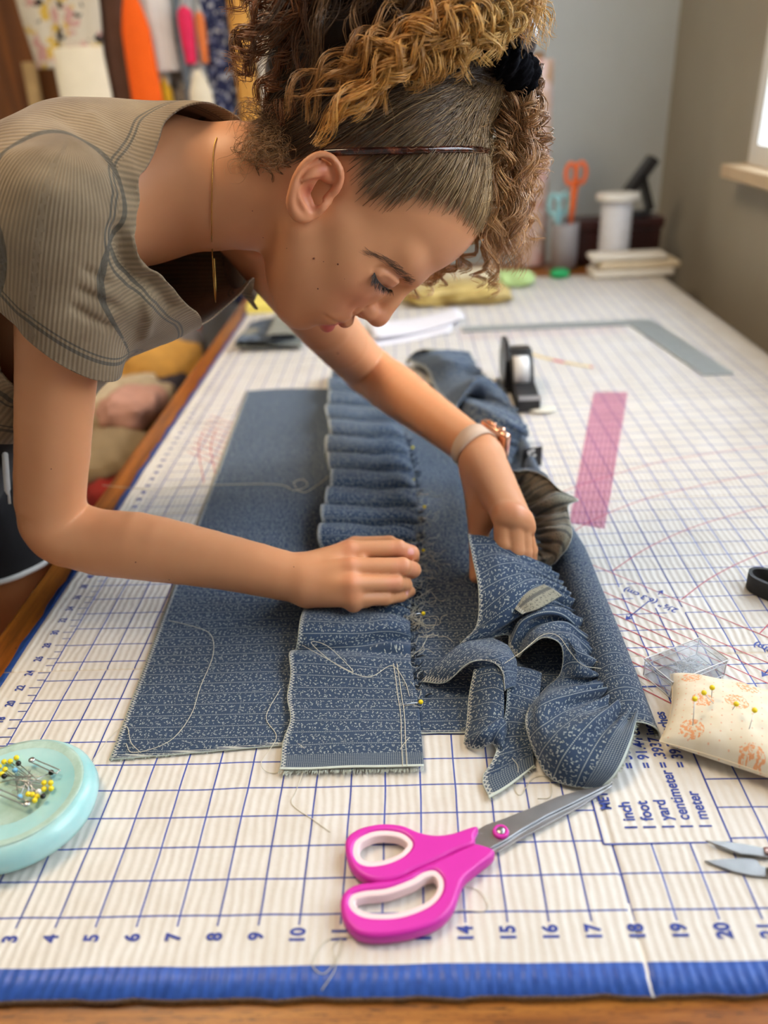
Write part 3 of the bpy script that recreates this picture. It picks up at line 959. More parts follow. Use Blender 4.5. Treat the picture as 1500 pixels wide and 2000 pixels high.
# skin colour per vertex: lips, ears, knuckles, nails, brows, scalp under the hair
L = (VB - HO) @ HM / HS
col = np.tile(np.array(srgb(208, 146, 102)), (len(VB), 1))
def tint(mask, c, w=1.0):
    wv = np.clip(mask, 0, 1)[:, None] * w
    col[:] = col * (1 - wv) + np.array(c) * wv
def blob(p, r, soft=0.5):
    d = np.linalg.norm(VB - p, axis=1)
    return np.clip((r - d) / (r * soft), 0, 1)
inhead = (np.abs(L[:, 0]) < 5) & (L[:, 1] > -3.4) & (L[:, 1] < 6.5) & (np.abs(L[:, 2]) < 3.6)
for s_ in (1, -1):
    tint(np.exp(-(((L - [3.2, -0.3, 1.5 * s_]) / [0.9, 0.9, 0.8]) ** 2).sum(1)) * inhead, srgb(206, 128, 98), 0.75)
    tint(np.exp(-(((L - [-0.4, 0.3, 3.0 * s_]) / [0.9, 1.1, 0.5]) ** 2).sum(1)) * inhead, srgb(216, 132, 96), 0.8)
    tint(np.exp(-(((L - [3.2, 0.9, 1.35 * s_]) / [0.5, 0.45, 0.6]) ** 2).sum(1)) * inhead, srgb(188, 126, 104), 0.55)
tint(np.exp(-(((L - [4.4, -0.1, 0]) / [0.5, 0.6, 0.6]) ** 2).sum(1)) * inhead, srgb(206, 124, 94), 0.7)
ac = np.abs(L[:, 2])
lipm = inhead & (L[:, 0] > 3.15)
up = np.clip(1 - np.abs((L[:, 1] + 1.34 + 0.10 * ac) / 0.20), 0, 1) * np.clip((1.0 - ac) / .12, 0, 1) * lipm
lw = np.clip(1.35 - np.abs((L[:, 1] + 1.76 - 0.22 * ac) / 0.30), 0, 1) * np.clip((1.12 - ac) / .15, 0, 1) * lipm
tint(np.clip(up * 2, 0, 1), srgb(196, 112, 98), 0.5)
tint(np.clip(lw * 2, 0, 1), srgb(200, 92, 92), 0.9)
for p in list(MC) + list(ML):
    tint(blob(p + [0, -.1, .3], 0.5, 0.95), srgb(216, 132, 96), 0.5)
for p in (on_z(778, 1071, 2.4), on_z(786, 1107, 2.2), on_z(772, 1139, 1.8), on_z(790, 1092, 1.9), on_z(806, 1113, 1.7), on_z(803, 1079, 1.9)):
    tint(blob(p, 0.5, 0.9), srgb(224, 146, 114), 0.7)
for p, r in ((hit(body, 803, 1078), .15), (hit(body, 795, 1157), .12)):
    tint(blob(p, r, 0.35), srgb(238, 176, 170), 0.9)
tint(blob(EL_R + [-.6, -.6, -1.1], 1.6, 0.9), srgb(196, 120, 78), 0.45)
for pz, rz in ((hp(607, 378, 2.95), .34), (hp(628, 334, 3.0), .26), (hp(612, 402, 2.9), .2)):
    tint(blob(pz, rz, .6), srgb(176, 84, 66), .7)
# scalp: brown where the hair grows (the hairline runs from the forehead round the ear to the nape)
hairline = np.array([(3.55, 4.3), (2.75, 3.9), (2.1, 3.35), (1.5, 2.55), (1.15, 1.75), (0.55, 1.15), (0.0, 1.2), (-0.6, 1.5), (-1.35, 0.9), (-1.4, -0.1), (-1.6, -0.9), (-2.4, -1.2), (-4.5, -1.0)])
def hair_mask(L):
    """signed distance-like: >0 inside the hair region, in local (a, b)"""
    a, b = L[:, 0], L[:, 1]
    poly = np.vstack([hairline, [(-5, 8), (5.2, 8), (5.2, 5.0)]])
    n = len(poly); inside_ = np.zeros(len(a), bool); dist = np.full(len(a), 1e9)
    for i in range(n):
        x1, y1 = poly[i]; x2, y2 = poly[(i + 1) % n]
        cond = ((y1 > b) != (y2 > b)) & (a < (x2 - x1) * (b - y1) / (y2 - y1 + 1e-12) + x1)
        inside_ ^= cond
        if i < len(hairline) - 1:
            t = np.clip(((a - x1) * (x2 - x1) + (b - y1) * (y2 - y1)) / ((x2 - x1) ** 2 + (y2 - y1) ** 2), 0, 1)
            dist = np.minimum(dist, np.hypot(a - x1 - t * (x2 - x1), b - y1 - t * (y2 - y1)))
    return np.where(inside_, dist, -dist)
hm = hair_mask(L)
ear_zone = np.exp(-(((L - [-0.55, 0.25, 2.95]) / [1.25, 1.3, 0.42]) ** 2).sum(1)) > 0.25
hm2 = np.where(inhead & ~ear_zone, hm, -1)
tint(np.clip((hm2 + .1) / 0.6, 0, 1), srgb(104, 74, 46), 0.85)
t = NT('skin')
a = t.attr('skin_colour')
co = t.coord()
n1 = t.noise(co, 60, 4); n2 = t.noise(co, 1500, 2)
c = t.mix(t.math('MULTIPLY', n1, 0.25), a.outputs['Color'], srgb(190, 114, 74))
t.set(c, 0.46, Subsurface_Weight=0.10, Subsurface_Scale=0.012, Specular_IOR_Level=0.35)
t.b.inputs['Subsurface Radius'].default_value = (1.0, 0.35, 0.2)
t.bump(n2, 0.08, 0.0002)
skin = t.m
PB = (-8.0, MID_Y, FLOOR)
BODY = obj('person', VB, FB, skin, None, True, loc=PB)
attr(BODY, 'skin_colour', col)
tag(BODY, 'person with curly ponytail in brown ribbed T-shirt bending over the table pinning denim', 'person')

# ---------------------------------------------------------------- T-shirt
e1 = np.array([.94, -.34, 0]); e1 = unit(e1); e2 = np.array([-e1[1], e1[0], 0]); e3 = np.array([0, 0, 1.0])
TO = np.array([2.5, MID_Y, 14.0])
def tl(a, b, c): return TO + a * e1 + b * e2 + np.array([0, 0, c])
shT = Field()
for b0, b1, b2 in ((0.75, -1.7, -2.2), (1.0, 0, 0), (1.35, 2.5, 2.2)):
    g = Field()
    g.cap(tl(5.2, b0, 0.05), tl(3.6, b0, .05), 3.05, 3.2, 0.3)
    g.cap(tl(3.6, b0, .05), tl(0.4, b1, -0.25), 3.2, 4.05 if b1 == 0 else 3.7, 0.4)
    g.cap(tl(0.4, b1, -0.25), tl(-3.2, b1 * .9, -2.0), 4.05 if b1 == 0 else 3.8, 3.7, 0.6)
    g.cap(tl(-3.2, b1 * .9, -2.0), np.array([-7.6, MID_Y + b2, 4.2]), 3.5, 3.2, 0.6)
    shT.sub(g, 0.8)
shT.cap(tl(1.5, -0.8, 0.9), SH_R + [-.2, .6, .2], 2.2, 2.0, 0.8)
shT.cap(tl(1.5, 2.6, 0.9), SH_L + [-.2, -.6, .2], 2.2, 2.0, 0.8)
shS = []
HEM = []
SC = on_y(1200, 0, 13)  # placeholder, replaced below
for sgn, sh in ((1, SH_R), (-1, SH_L)):
    g = Field()
    if sgn == 1:
        P1, P2 = on_y(15, 580, 12.5), on_y(192, 712, 12.8)
        low = on_y(105, 650, 12.95)
        g.cap(sh + [0.0, 0.25, 0.15], low + [0, 0, -1.2], 2.12, 1.86, 0.4)
        d = P2 - P1; n = unit(np.array([-d[2], 0, d[0]]))
        HEM.append((P1, n))
    else:
        q = unit(UP_L - sh); low = sh + q * 4.6
        g.cap(sh + [0, -.25, .15], low + q * 1.5, 2.1, 1.9, 0.4)
        HEM.append((low, -q))
    g.bound(); shS.append(g)
shirt = Field(); shirt.sub(shT, 0.1)
for g in shS: shirt.sub(g, 0.55)
slo, shi = shirt.bound()
V, F = extract(shirt, slo - .2, shi + .2, 0.115)
V = to_surface(shirt, V, 0, 2)
N = normals(shirt, V)
def pdist(P, path):
    path = np.asarray(path); d = np.full(len(P), 1e9)
    for a, b in zip(path, path[1:]):
        ba = b - a; h = np.clip(((P - a) @ ba) / (ba @ ba + 1e-9), 0, 1)
        d = np.minimum(d, np.linalg.norm(P - a - h[:, None] * ba, axis=1))
    return d
def fold(pts, A, w):
    global V
    path = np.array([hit(shirt, u, v) for u, v in catmull(pts, 10)])
    V = V + N * (A * np.exp(-(pdist(V, path) / w) ** 2))[:, None]
fold([(232, 455), (240, 505), (262, 545), (292, 555)], -0.34, 0.30)
fold([(262, 470), (276, 520), (300, 525)], 0.14, 0.22)
fold([(250, 580), (300, 568), (330, 600)], -0.16, 0.25)
fold([(285, 570), (290, 620), (285, 655)], 0.12, 0.20)
fold([(226, 600), (200, 590), (160, 570)], -0.13, 0.16)
fold([(212, 640), (190, 630), (150, 606)], -0.12, 0.15)
fold([(240, 562), (214, 556), (170, 530)], -0.10, 0.16)
fold([(120, 225), (190, 290), (262, 385)], -0.10, 0.28)
fold([(180, 225), (240, 300), (285, 370)], 0.08, 0.25)
fold([(20, 300), (90, 300), (190, 345)], 0.08, 0.35)
fold([(5, 640), (22, 640)], -.12, .3); fold([(2, 700), (24, 712)], -.12, .25); fold([(0, 770), (24, 775)], -.12, .25)
V = V + N * (0.05 * np.sin(V[:, 0] * 1.7 + V[:, 2] * 2.1) * np.sin(V[:, 1] * 1.9 + V[:, 2] * .8))[:, None]
dT = shT(V); dS = [g(V) for g in shS]
R_ = V - TO
ea, eb = R_ @ e1, R_ @ e2
drop = np.clip((13.0 - V[:, 2]) / 2.6, 0, 1) * np.clip((eb + 1.5) / 2.0, 0, 1)
ruck = 0.35 * np.exp(-((V[:, 2] - 17.3) / .8) ** 2) * np.sin(eb * 2.2)
g_neck = 4.05 + .32 * np.clip((13.6 - V[:, 2]) / 1.2, 0, 1) - 1.5 * drop ** 1.2 + ruck * 0.5 - ea
g_hem = (V - np.array([-3.4, MID_Y, 8.1])) @ unit((0.62, 0.1, 0.78))
g_all = np.minimum(g_neck, g_hem)
isS = np.zeros(len(V), int)
for k in (0, 1):
    s_ = dS[k] < dT
    isS[s_] = k + 1
    gs = (V - HEM[k][0]) @ HEM[k][1]
    lowpart = s_ | (dS[k] < 0.9) & (gs < 0) & (dT > 0.25)
    g_all = np.where(lowpart, np.minimum(g_all, gs), g_all)
seam = np.minimum(np.abs(dT - dS[0]), np.abs(dT - dS[1]))
# rib direction: around the trunk, around each sleeve, across the collar band
ribT = np.arctan2(V[:, 2] - 13.7, -(eb)) * 4.3
rib = ribT.copy()
for k, sh in ((0, SH_R), (1, SH_L)):
    ax = unit((HEM[k][0] if k else on_y(105, 650, 12.95)) - sh)
    b1 = unit(np.cross(ax, (0, 1, 0) if k == 0 else (0, -1, 0))); b2 = np.cross(ax, b1)
    q = V - sh
    ang = np.arctan2(q @ b1, q @ -b2 if k == 0 else q @ b2)
    rib = np.where(isS == k + 1, ang * 2.0, rib)
ribC = np.arctan2(V[:, 2] - 14.05, -(eb - 1.0)) * 3.3
cuffd = np.full(len(V), 9.0)
for k in (0, 1):
    gs = (V - HEM[k][0]) @ HEM[k][1]
    cuffd = np.where(isS == k + 1, gs, cuffd)
A = np.stack([rib, g_neck, np.minimum(cuffd, np.where(isS == 0, g_hem, 9)), seam, ribC], -1)
V0 = V
# clip and carry the attributes over by nearest original vertex
V, T, G = clip_mesh(V0, F, g_all)
from mathutils import kdtree
kd = kdtree.KDTree(len(V0))
for i, p in enumerate(V0): kd.insert(p, i)
kd.balance()
near = np.array([kd.find(p)[1] for p in V])
A = A[near]
def edge_dist(mask):
    k2 = kdtree.KDTree(int(mask.sum()))
    for i, p in enumerate(V[mask]): k2.insert(p, i)
    k2.balance()
    return np.array([k2.find(p)[2] for p in V])
rimv = np.abs(G) < 1e-9
nk_ = rimv & (np.abs(A[:, 1]) < 0.13) & (np.abs(A[:, 2]) > 0.13)
A[:, 1] = edge_dist(nk_)
hm_ = rimv & ~nk_
A[:, 2] = edge_dist(hm_)
SHIRT = obj('shirt', V, T, None, BODY, True)
for i, nm in enumerate(('rib', 'collar_d', 'cuff_d', 'seam_d', 'rib_collar')): attr(SHIRT, nm, A[:, i])
t = NT('ribbed_jersey')
co = t.coord()
a = {k: t.attr(k).outputs['Fac'] for k in ('rib', 'collar_d', 'cuff_d', 'seam_d', 'rib_collar')}
incol = t.math('LESS_THAN', a['collar_d'], 0.62)
ph = t.math('ADD', t.math('MULTIPLY', a['rib'], t.math('SUBTRACT', 1.0, incol)), t.math('MULTIPLY', a['rib_collar'], incol))
ribs = t.math('SINE', t.math('MULTIPLY', ph, 2 * math.pi / 0.135))
r01 = t.math('MULTIPLY_ADD', ribs, 0.5, 0.5)
def band(v, c0, w): return t.math('LESS_THAN', t.math('ABSOLUTE', t.math('SUBTRACT', v, c0)), w)
sm = t.math('MAXIMUM', t.math('MAXIMUM', band(a['collar_d'], 0.72, 0.035), band(a['collar_d'], 0.86, 0.035)), band(a['seam_d'], 0.0, 0.04))
sm = t.math('MAXIMUM', sm, t.math('MAXIMUM', band(a['cuff_d'], 0.62, 0.06), band(a['cuff_d'], 0.80, 0.03)))
n1 = t.noise(co, 18, 5, .6)
base = t.ramp(n1, [(0.3, srgb(128, 108, 84)), (0.7, srgb(162, 142, 114))])
c = t.mix(t.math('MULTIPLY', r01, 0.42), base, srgb(88, 76, 62))
c = t.mix(t.math('MULTIPLY', sm, 0.75), c, srgb(72, 72, 66))
t.set(c, 0.9, Sheen_Weight=0.15, Specular_IOR_Level=0.15)
t.bump(t.math('ADD', t.math('SUBTRACT', 0, r01), t.math('MULTIPLY', t.noise(co, 900, 2), 0.4)), 0.45, 0.0007)
SHIRT.data.materials.append(t.m)
so = SHIRT.modifiers.new('thickness', 'SOLIDIFY'); so.thickness = 0.06 * INCH; so.offset = -1
SHIRT['label'] = 'brown grey ribbed short sleeved T-shirt'

# ---------------------------------------------------------------- shorts and shoes
sho = Field()
sho.cap(HIP + [1.0, -2.0, 5.6], HIP + [0.3, -2.6, 0], 3.3, 3.5, 0.8)
sho.cap(HIP + [1.0, 2.0, 5.6], HIP + [0.8, 2.6, 0], 3.3, 3.5, 0.8)
for y_ in (-.7, 1.0, 2.2): sho.cap(HIP + [1.0, y_, 3], (-3.2, MID_Y + y_, 9.3), 3.4, 3.1, 0.5)
for s_ in (-1, 1): sho.cap(HIP + [1.0 + s_ * .9, s_ * 3.0, -0.6], np.array([-7.6 + s_ * 1.1, MID_Y + s_ * 3.3, -6.5]), 3.2, 3.05, 0.5)
class Offset:
    def __init__(self, f, d): self.f, self.d, self.box = f, d, (f.box[0] - d, f.box[1] + d)
    def __call__(self, P): return self.f(P) - self.d
sho.sub(Offset(trunk, 0.16), 0.25)
lo, hi = sho.bound(); lo = np.maximum(lo, [-20, 0, -3.5])
V, F = extract(sho, lo - .2, np.minimum(hi + .2, [4, 40, 13]), 0.2)
V = to_surface(sho, V, 0, 2)
g = np.minimum(V[:, 2] - (-1.0 + 0.12 * (V[:, 0] + 6)), -((V - np.array([-3.2, MID_Y, 9.3])) @ unit((0.62, 0.1, 0.78))))
V1, T1, G1 = clip_mesh(V, F, g)
black_cloth = simple('black_jersey', (0.006, 0.006, 0.008), 0.9, 0.1, 60, 0.2, 900, Sheen_Weight=0.05)
SHORTS = obj('shorts', V1, T1, black_cloth, BODY, True)
so = SHORTS.modifiers.new('thickness', 'SOLIDIFY'); so.thickness = 0.08 * INCH; so.offset = -1
white_cotton = simple('white_cotton', srgb(232, 230, 224), 0.9, 0.04, 90, 0.3, 1500)
for s_ in (-1, 1):
    m_ = (np.abs(V1[:, 2] - (-1.0 + 0.12 * (V1[:, 0] + 6))) < .02) & ((V1[:, 1] - MID_Y) * s_ > 0)
    P = V1[m_]
    c0 = P.mean(0); an = np.argsort(np.arctan2(P[:, 1] - c0[1], P[:, 0] - c0[0])); P = P[an]
    P = P[::3]; P = np.vstack([P, P[:1]])
    v, f = tube(P + unit((0, 0, 1)) * .1, 0.14, 8, False)
    obj('piping', v, f, white_cotton, SHORTS)
P = [on_x(8, 838, -2.5), on_x(10, 890, -2.35), on_x(14, 950, -2.4), on_x(17, 968, -2.4)]
v, f = tube(catmull(P, 16), np.r_[np.full(12, .25), .18, .15, .1, .06], 8, True, 0.35)
v2, f2 = tube([on_x(17, 962, -2.4), on_x(19, 984, -2.4)], 0.05, 8)
obj('drawstring', *merge([(v, f), (v2, f2)]), white_cotton, BODY)
shoe_mat = simple('shoe_canvas', (0.02, 0.02, 0.025), 0.8, 0.1)
for s_ in (-1, 1):
    fz = Field()
    an = np.array([-10.7 + s_ * 1.1, MID_Y + s_ * 3.4, FLOOR])
    fz.cap(an + [-.6, 0, 1.2], an + [2.5, 0, 1.5], 1.35, 1.5, 0.4); fz.cap(an + [2.5, 0, 1.2], an + [6.2, 0, 1.0], 1.45, 1.15, 0.5); fz.cap(an + [-.3, 0, 1.6], an + [0, 0, 4.0], 1.35, 1.5, 0.5)
    lo, hi = fz.bound()
    V, F = extract(fz, lo - .3, hi + .3, 0.3)
    V[:, 2] = np.maximum(V[:, 2], FLOOR + 0.02)
    s1 = obj('shoe', V, F, shoe_mat, BODY)

# ---------------------------------------------------------------- smart watch on the left wrist
def wrap_band(f, c, ax, half, offs, n=48, start=None, arc=2 * math.pi, r0=1.4, cols=3):
    ax = unit(ax); b1 = unit(np.cross(ax, (0, 0, 1))); b2 = np.cross(ax, b1)
    rows = []
    for o_ in offs:
        for s_ in np.linspace(-half, half, cols):
            an = np.linspace(0, arc, n, endpoint=False)
            P = c + ax * s_ + r0 * (np.cos(an)[:, None] * b1 + np.sin(an)[:, None] * b2)
            for _ in range(10):       # slide inwards onto the skin
                d = f(P) - o_
                rad = P - (c + ax * s_); rl = np.linalg.norm(rad, axis=1)
                P = (c + ax * s_) + rad * ((rl - d * .7) / rl)[:, None]
            rows.append(P)
    return np.array(rows)
wc = WR_L - d2 * 0.30
rows = wrap_band(body, wc, d2, 0.42, (0.02, 0.10), 56)
k = rows.shape[1]; order = [0, 1, 2, 5, 4, 3]
V = np.concatenate([rows[i] for i in order]); F = []
for i in range(6):
    j = (i + 1) % 6
    for q in range(k):
        q2 = (q + 1) % k
        F.append((i * k + q, i * k + q2, j * k + q2, j * k + q))
t = NT('woven_band')
co = t.coord(); s = t.sep(co)
t.set(t.mix(t.math('MULTIPLY_ADD', t.math('SINE', t.math('MULTIPLY', t.vmath('DOT_PRODUCT', co, tuple(d2)), 2 * math.pi / 0.0012)), .25, .4), srgb(214, 186, 160), srgb(184, 152, 128)), 0.75)
watch = obj('watch_band', V, F, t.m, BODY)
watch['label'] = 'beige woven watch band'
copper = simple('rose_gold', srgb(224, 176, 150), 0.22, Metallic=1.0)
black_glass = simple('black_glass', (0.01, 0.01, 0.012), 0.05)
cn = unit(on_y(968, 876, wc[1]) - wc); cn = unit(cn - d2 * (cn @ d2)); cs = np.cross(d2, cn)
cm_ = np.stack([d2, cs, cn], -1)
cpos = wc + cn * (0.0)
rr = 1.6
for _ in range(60):
    if body((cpos + cn * rr)[None])[0] < 0.14: break
    rr -= 0.03
cpos = wc + cn * (rr + 0.10)
def placed(vf, M=cm_, p=cpos): return np.asarray(vf[0]) @ M.T + p, vf[1]
obj('watch_case', *placed(box(-.88, .88, -.74, .74, -.20, .22, .15)), copper, watch)
obj('watch_screen', *placed(box(-.78, .78, -.64, .64, .20, .27, .05)), black_glass, watch)
ez = []
for sg in (1, -1):
    if (cs * sg)[1] < 0: side = sg
obj('watch_crown', *placed(lathe([(.0, 0), (.17, 0), (.17, .10), (.13, .13), (0.0, .13)], (.36, side * .72, .02), 20, (0, side, 0))), copper, watch)
obj('watch_button', *placed(box(-.55, -.05, side * .78 - .07, side * .78 + .07, -.07, .11, .04)), copper, watch)

# ---------------------------------------------------------------- headband, scrunchie, necklace
t = NT('tortoiseshell')
t.set(t.ramp(t.noise(t.coord(), 160, 4, .6), [(0.4, (0.012, 0.004, 0.003)), (0.62, (0.09, 0.018, 0.008)), (0.75, (0.30, 0.10, 0.03))]), 0.08, Coat_Weight=0.5)
tt = np.linspace(-1, 1, 60)
lp = []
for q in tt:
    w_ = math.cos(q * math.pi / 2) ** 1.15
    lp.append(hl(-1.55 + w_ * 2.75, 0.50 + w_ * 5.25, 3.4 * math.sin(q * math.pi / 2)))
P = to_surface(skullF, np.array(lp), 0.25, 8)
v, f = tube(P, 0.115, 10, True, 1.0)
obj('headband', v, f, t.m, BODY)
SCR = hp(984, 122, 0.8)
PAX = unit(HB * 1.0 - HA * 0.55 + HC * 0.1)      # where the ponytail leaves the head
b1 = unit(np.cross(PAX, HC)); b2 = np.cross(PAX, b1)
nu, nv = 240, 24
U_, V_ = np.meshgrid(np.arange(nu) * 2 * np.pi / nu, np.arange(nv) * 2 * np.pi / nv, indexing='ij')
RM, rm = 0.70, 0.50 + 0.08 * np.sin(U_ * 11 + 2.5 * np.sin(V_ + U_)) + 0.06 * np.sin(U_ * 23 + V_ * 3 + 2 * np.sin(U_ * 3)) + 0.04 * np.sin(U_ * 47 - V_ * 4)
cu_ = (RM + rm * np.cos(V_))
V = SCR + cu_[..., None] * (np.cos(U_)[..., None] * b1 + np.sin(U_)[..., None] * b2) + (rm * np.sin(V_))[..., None] * PAX
ii = np.arange(nu * nv).reshape(nu, nv)
F = np.stack([ii, np.roll(ii, -1, 0), np.roll(np.roll(ii, -1, 0), -1, 1), np.roll(ii, -1, 1)], -1).reshape(-1, 4)
obj('scrunchie', V.reshape(-1, 3), F, simple('black_velvet', (0.004, 0.004, 0.006), 1.0, 0.2, 300, 0.5, 700, Specular_IOR_Level=0.1), BODY)
gold = simple('gold_chain', srgb(206, 160, 80), 0.25, Metallic=1.0)
P1 = [hit(body, u, v) + (0, -.04, 0) for u, v in ((424, 268), (418, 290), (415, 350), (414, 410), (414, 460), (415, 488))]
endp = on_y(421, 590, MID_Y - 0.1)
P = catmull(P1 + [on_y(415, 505, P1[-1][1] - .05), on_y(417, 545, P1[-1][1] * .75 + .25 * MID_Y), endp, on_y(421, 560, MID_Y + 1.2), on_y(418, 505, MID_Y + 1.8)], 420)
rr_ = 0.012 + 0.009 * np.abs(np.sin(np.arange(420) * 1.05))
v, f = tube(P, rr_, 6)
obj('necklace', v, f, gold, BODY)

# ---------------------------------------------------------------- lashes, brow, moles
hairbrown = simple('lash_brown', (0.016, 0.011, 0.009), 0.5)
parts = []
LASH = catmull([(731, 533), (736, 545), (745, 556), (756, 564), (766, 567)], 60)
lr = [hit(body, *q) for q in LASH]
parts.append(tube(np.array(lr[::4]), 0.020, 6))
for i in range(70):
    w_ = rng.random(); k = int(w_ * 59); p0 = lr[k]; sc_ = (p0 - CC) @ CF / CFOC
    d = np.array([-9 + 9 * w_ + rng.uniform(-4, 4), 25 - 12 * w_ + rng.uniform(-5, 3)]) * rng.uniform(.75, 1.05)
    tip = p0 + (CR * d[0] - CU * d[1]) * sc_ - CF * (.12 + .06 * rng.random())
    mid_ = p0 + (CR * d[0] * .6 - CU * d[1] * .45) * sc_ - CF * .10
    parts.append(tube(catmull([p0, mid_, tip], 6), [.011, .011, .010, .008, .005, .002], 4, False))
v, f = merge(parts); o = obj('eyelashes', v, f, hairbrown, BODY); o['kind'] = 'stuff'
parts = []
bp = catmull([(716, 497), (745, 503), (775, 522), (797, 540), (808, 552)], 40)
for i in range(150):
    w_ = rng.random() ** .8; q = bp[int(w_ * 39)]
    u, v_ = q + rng.normal(0, 1, 2) * (3.2 + 2.0 * w_)
    p0 = hit(body, u, v_)
    dirp = unit(hit(body, u - 14 + rng.uniform(-4, 4), v_ - 7 + rng.uniform(-5, 3)) - p0)
    n0 = normals(body, p0[None])[0]
    L_ = 0.22 + 0.1 * rng.random()
    th = 0.0030 + 0.0045 * w_
    parts.append(tube([p0, p0 + dirp * L_ * .5 + n0 * .02, p0 + dirp * L_ + n0 * .004], [th, th, .002], 3, False))
v, f = merge(parts); o = obj('eyebrow', v, f, simple('brow_brown', (0.10, 0.06, 0.036), 0.6), BODY); o['kind'] = 'stuff'
parts = []
for u, v_, r_ in ((613, 505, .035), (660, 516, .03), (621, 564, .028), (632, 511, .018), (673, 545, .014), (660, 690, .04), (493, 412, .018), (514, 464, .018), (574, 1107, .02), (265, 1098, .03), (331, 1132, .03), (100, 916, .022), (560, 485, .014)):
    p = hit(body, u, v_)
    parts.append(sphere(p, r_, 8, 6))
v, f = merge(parts); o = obj('moles', v, f, simple('mole_brown', srgb(110, 58, 36), 0.6), BODY); o['kind'] = 'stuff'

# ---------------------------------------------------------------- hair
def strands(P, r, colr, name, mat, sides=3):
    """P (S,n,3) paths, r (S,) or (n,) or (S,n) radii, colr (S,3) or (S,n,3) -> one mesh of thin tubes"""
    S_, n, _ = P.shape
    T = np.gradient(P, axis=1); T /= np.linalg.norm(T, axis=2)[..., None] + 1e-9
    ref = rng.normal(size=(S_, 1, 3)); ref /= np.linalg.norm(ref, axis=2)[..., None]
    N = np.cross(T, ref); N /= np.linalg.norm(N, axis=2)[..., None] + 1e-9
    B = np.cross(T, N)
    r = np.broadcast_to(r, (S_, n))
    a = np.arange(sides) * 2 * np.pi / sides
    V = P[:, :, None] + r[:, :, None, None] * (np.cos(a)[None, None, :, None] * N[:, :, None] + np.sin(a)[None, None, :, None] * B[:, :, None])
    idx = np.arange(S_ * n * sides).reshape(S_, n, sides)
    A_ = idx[:, :-1]; B_ = idx[:, 1:]
    F = np.stack([A_, np.roll(A_, -1, 2), np.roll(B_, -1, 2), B_], -1).reshape(-1, 4)
    o = obj(name, V.reshape(-1, 3), F, mat, BODY, True)
    if colr.ndim == 2: colr = np.repeat(colr[:, None], n, 1)
    attr(o, 'hair_colour', np.repeat(colr[:, :, None], sides, 2).reshape(-1, 3))
    o['kind'] = 'stuff'
    return o
t = NT('hair')
a = t.attr('hair_colour')
t.set(a.outputs['Color'], 0.38, Specular_IOR_Level=0.45, Sheen_Weight=0.1)
hair_mat = t.m
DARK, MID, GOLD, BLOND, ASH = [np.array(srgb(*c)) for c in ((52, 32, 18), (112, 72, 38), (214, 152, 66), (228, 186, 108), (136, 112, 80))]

hairF = Field(); hairF.sub(skullF, 0.05)
hairF.cap(hl(-0.2, 4.0, 0), hl(-0.75, 6.3, 0.1), 2.35, 0.95, 0.8)
hairF.cap(hl(-0.75, 6.3, 0.1), SCR - PAX * 0.1, 0.9, 0.5, 0.4)
hairF.cap(hl(-2.3, 1.4, 0), hl(-1.2, 4.0, 0), 2.0, 2.1, 0.8)
# scalp strands drawn back from the hairline to the scrunchie
N_S = 4200
hd = []
while len(hd) < N_S:
    q = np.c_[rng.uniform(-4, 4, 4000), rng.uniform(-1.5, 6.3, 4000), np.where(rng.random(4000) < .75, 1, -1) * rng.uniform(0.0, 3.2, 4000)]
    hmq = hair_mask(q)
    nearline = rng.random(len(q)) < np.where(hmq < 0.7, 1.0, 0.35)
    q = q[(hmq > rng.uniform(-.12, .15, len(q))) & nearline]
    ez = np.exp(-(((q - [-0.55, 0.25, 2.95]) / [1.15, 1.2, 0.6]) ** 2).sum(1)) > 0.35
    q = q[~ez]
    X = to_surface(body, HO + HS * (q @ HM.T), 0.005, 5); L2 = (X - HO) @ HM / HS
    ok = (hair_mask(L2) > rng.uniform(-.16, .38, len(X))) & (np.exp(-(((L2 - [-0.55, 0.25, 2.95]) / [1.15, 1.2, 0.6]) ** 2).sum(1)) < 0.35) & (np.abs(body(X)) < .05)
    hd += list(X[ok])
root = np.array(hd[:N_S])
tgt = SCR - PAX * .05 + rng.normal(0, .22, (N_S, 3))
n = 16
tt = np.linspace(0, 1, n)
P = root[:, None] + (tgt - root)[:, None] * (tt ** 1.1)[None, :, None]
Pf = P.reshape(-1, 3)
base_off = 0.03 + 0.08 * rng.random(N_S)[:, None] * np.sin(np.clip(tt * 1.15, 0, 1) * np.pi)[None] ** .6 + 0.02 * tt[None]
offf = np.broadcast_to(base_off, (N_S, n)).ravel()
for _ in range(5):
    g = gradient(hairF, Pf); d = hairF(Pf) - offf
    inside_ = np.ones(len(Pf), bool)
    Pf = Pf - g * np.clip(d / ((g * g).sum(1) + 1e-9), -.5, .5)[:, None]
P = Pf.reshape(N_S, n, 3)
P[:, 0] = root
P[:, 1] = 0.5 * (P[:, 1] + root + (P[:, 2] - root) * .5)
wav = rng.normal(0, 1, (N_S, 1, 3)) * 0.06 * np.sin(tt * rng.uniform(4, 16, (N_S, 1)) + rng.uniform(0, 6, (N_S, 1)))[..., None]
P += wav * np.sin(tt * np.pi)[None, :, None]
Lr = (root - HO) @ HM / HS
mixf = np.clip(0.22 + 0.11 * (Lr[:, 0]) + 0.10 * (Lr[:, 1] - 3) + rng.normal(0, .22, N_S), 0, 1)[:, None]
cl = np.array(srgb(92, 66, 40)) * (1 - mixf) + np.array(srgb(190, 158, 112)) * mixf
cl *= np.exp(rng.normal(0, .25, (N_S, 1)))
strands(P, np.r_[.004, .008, .012, np.full(n - 3, .015)][None], cl, 'scalp_hair', hair_mat)
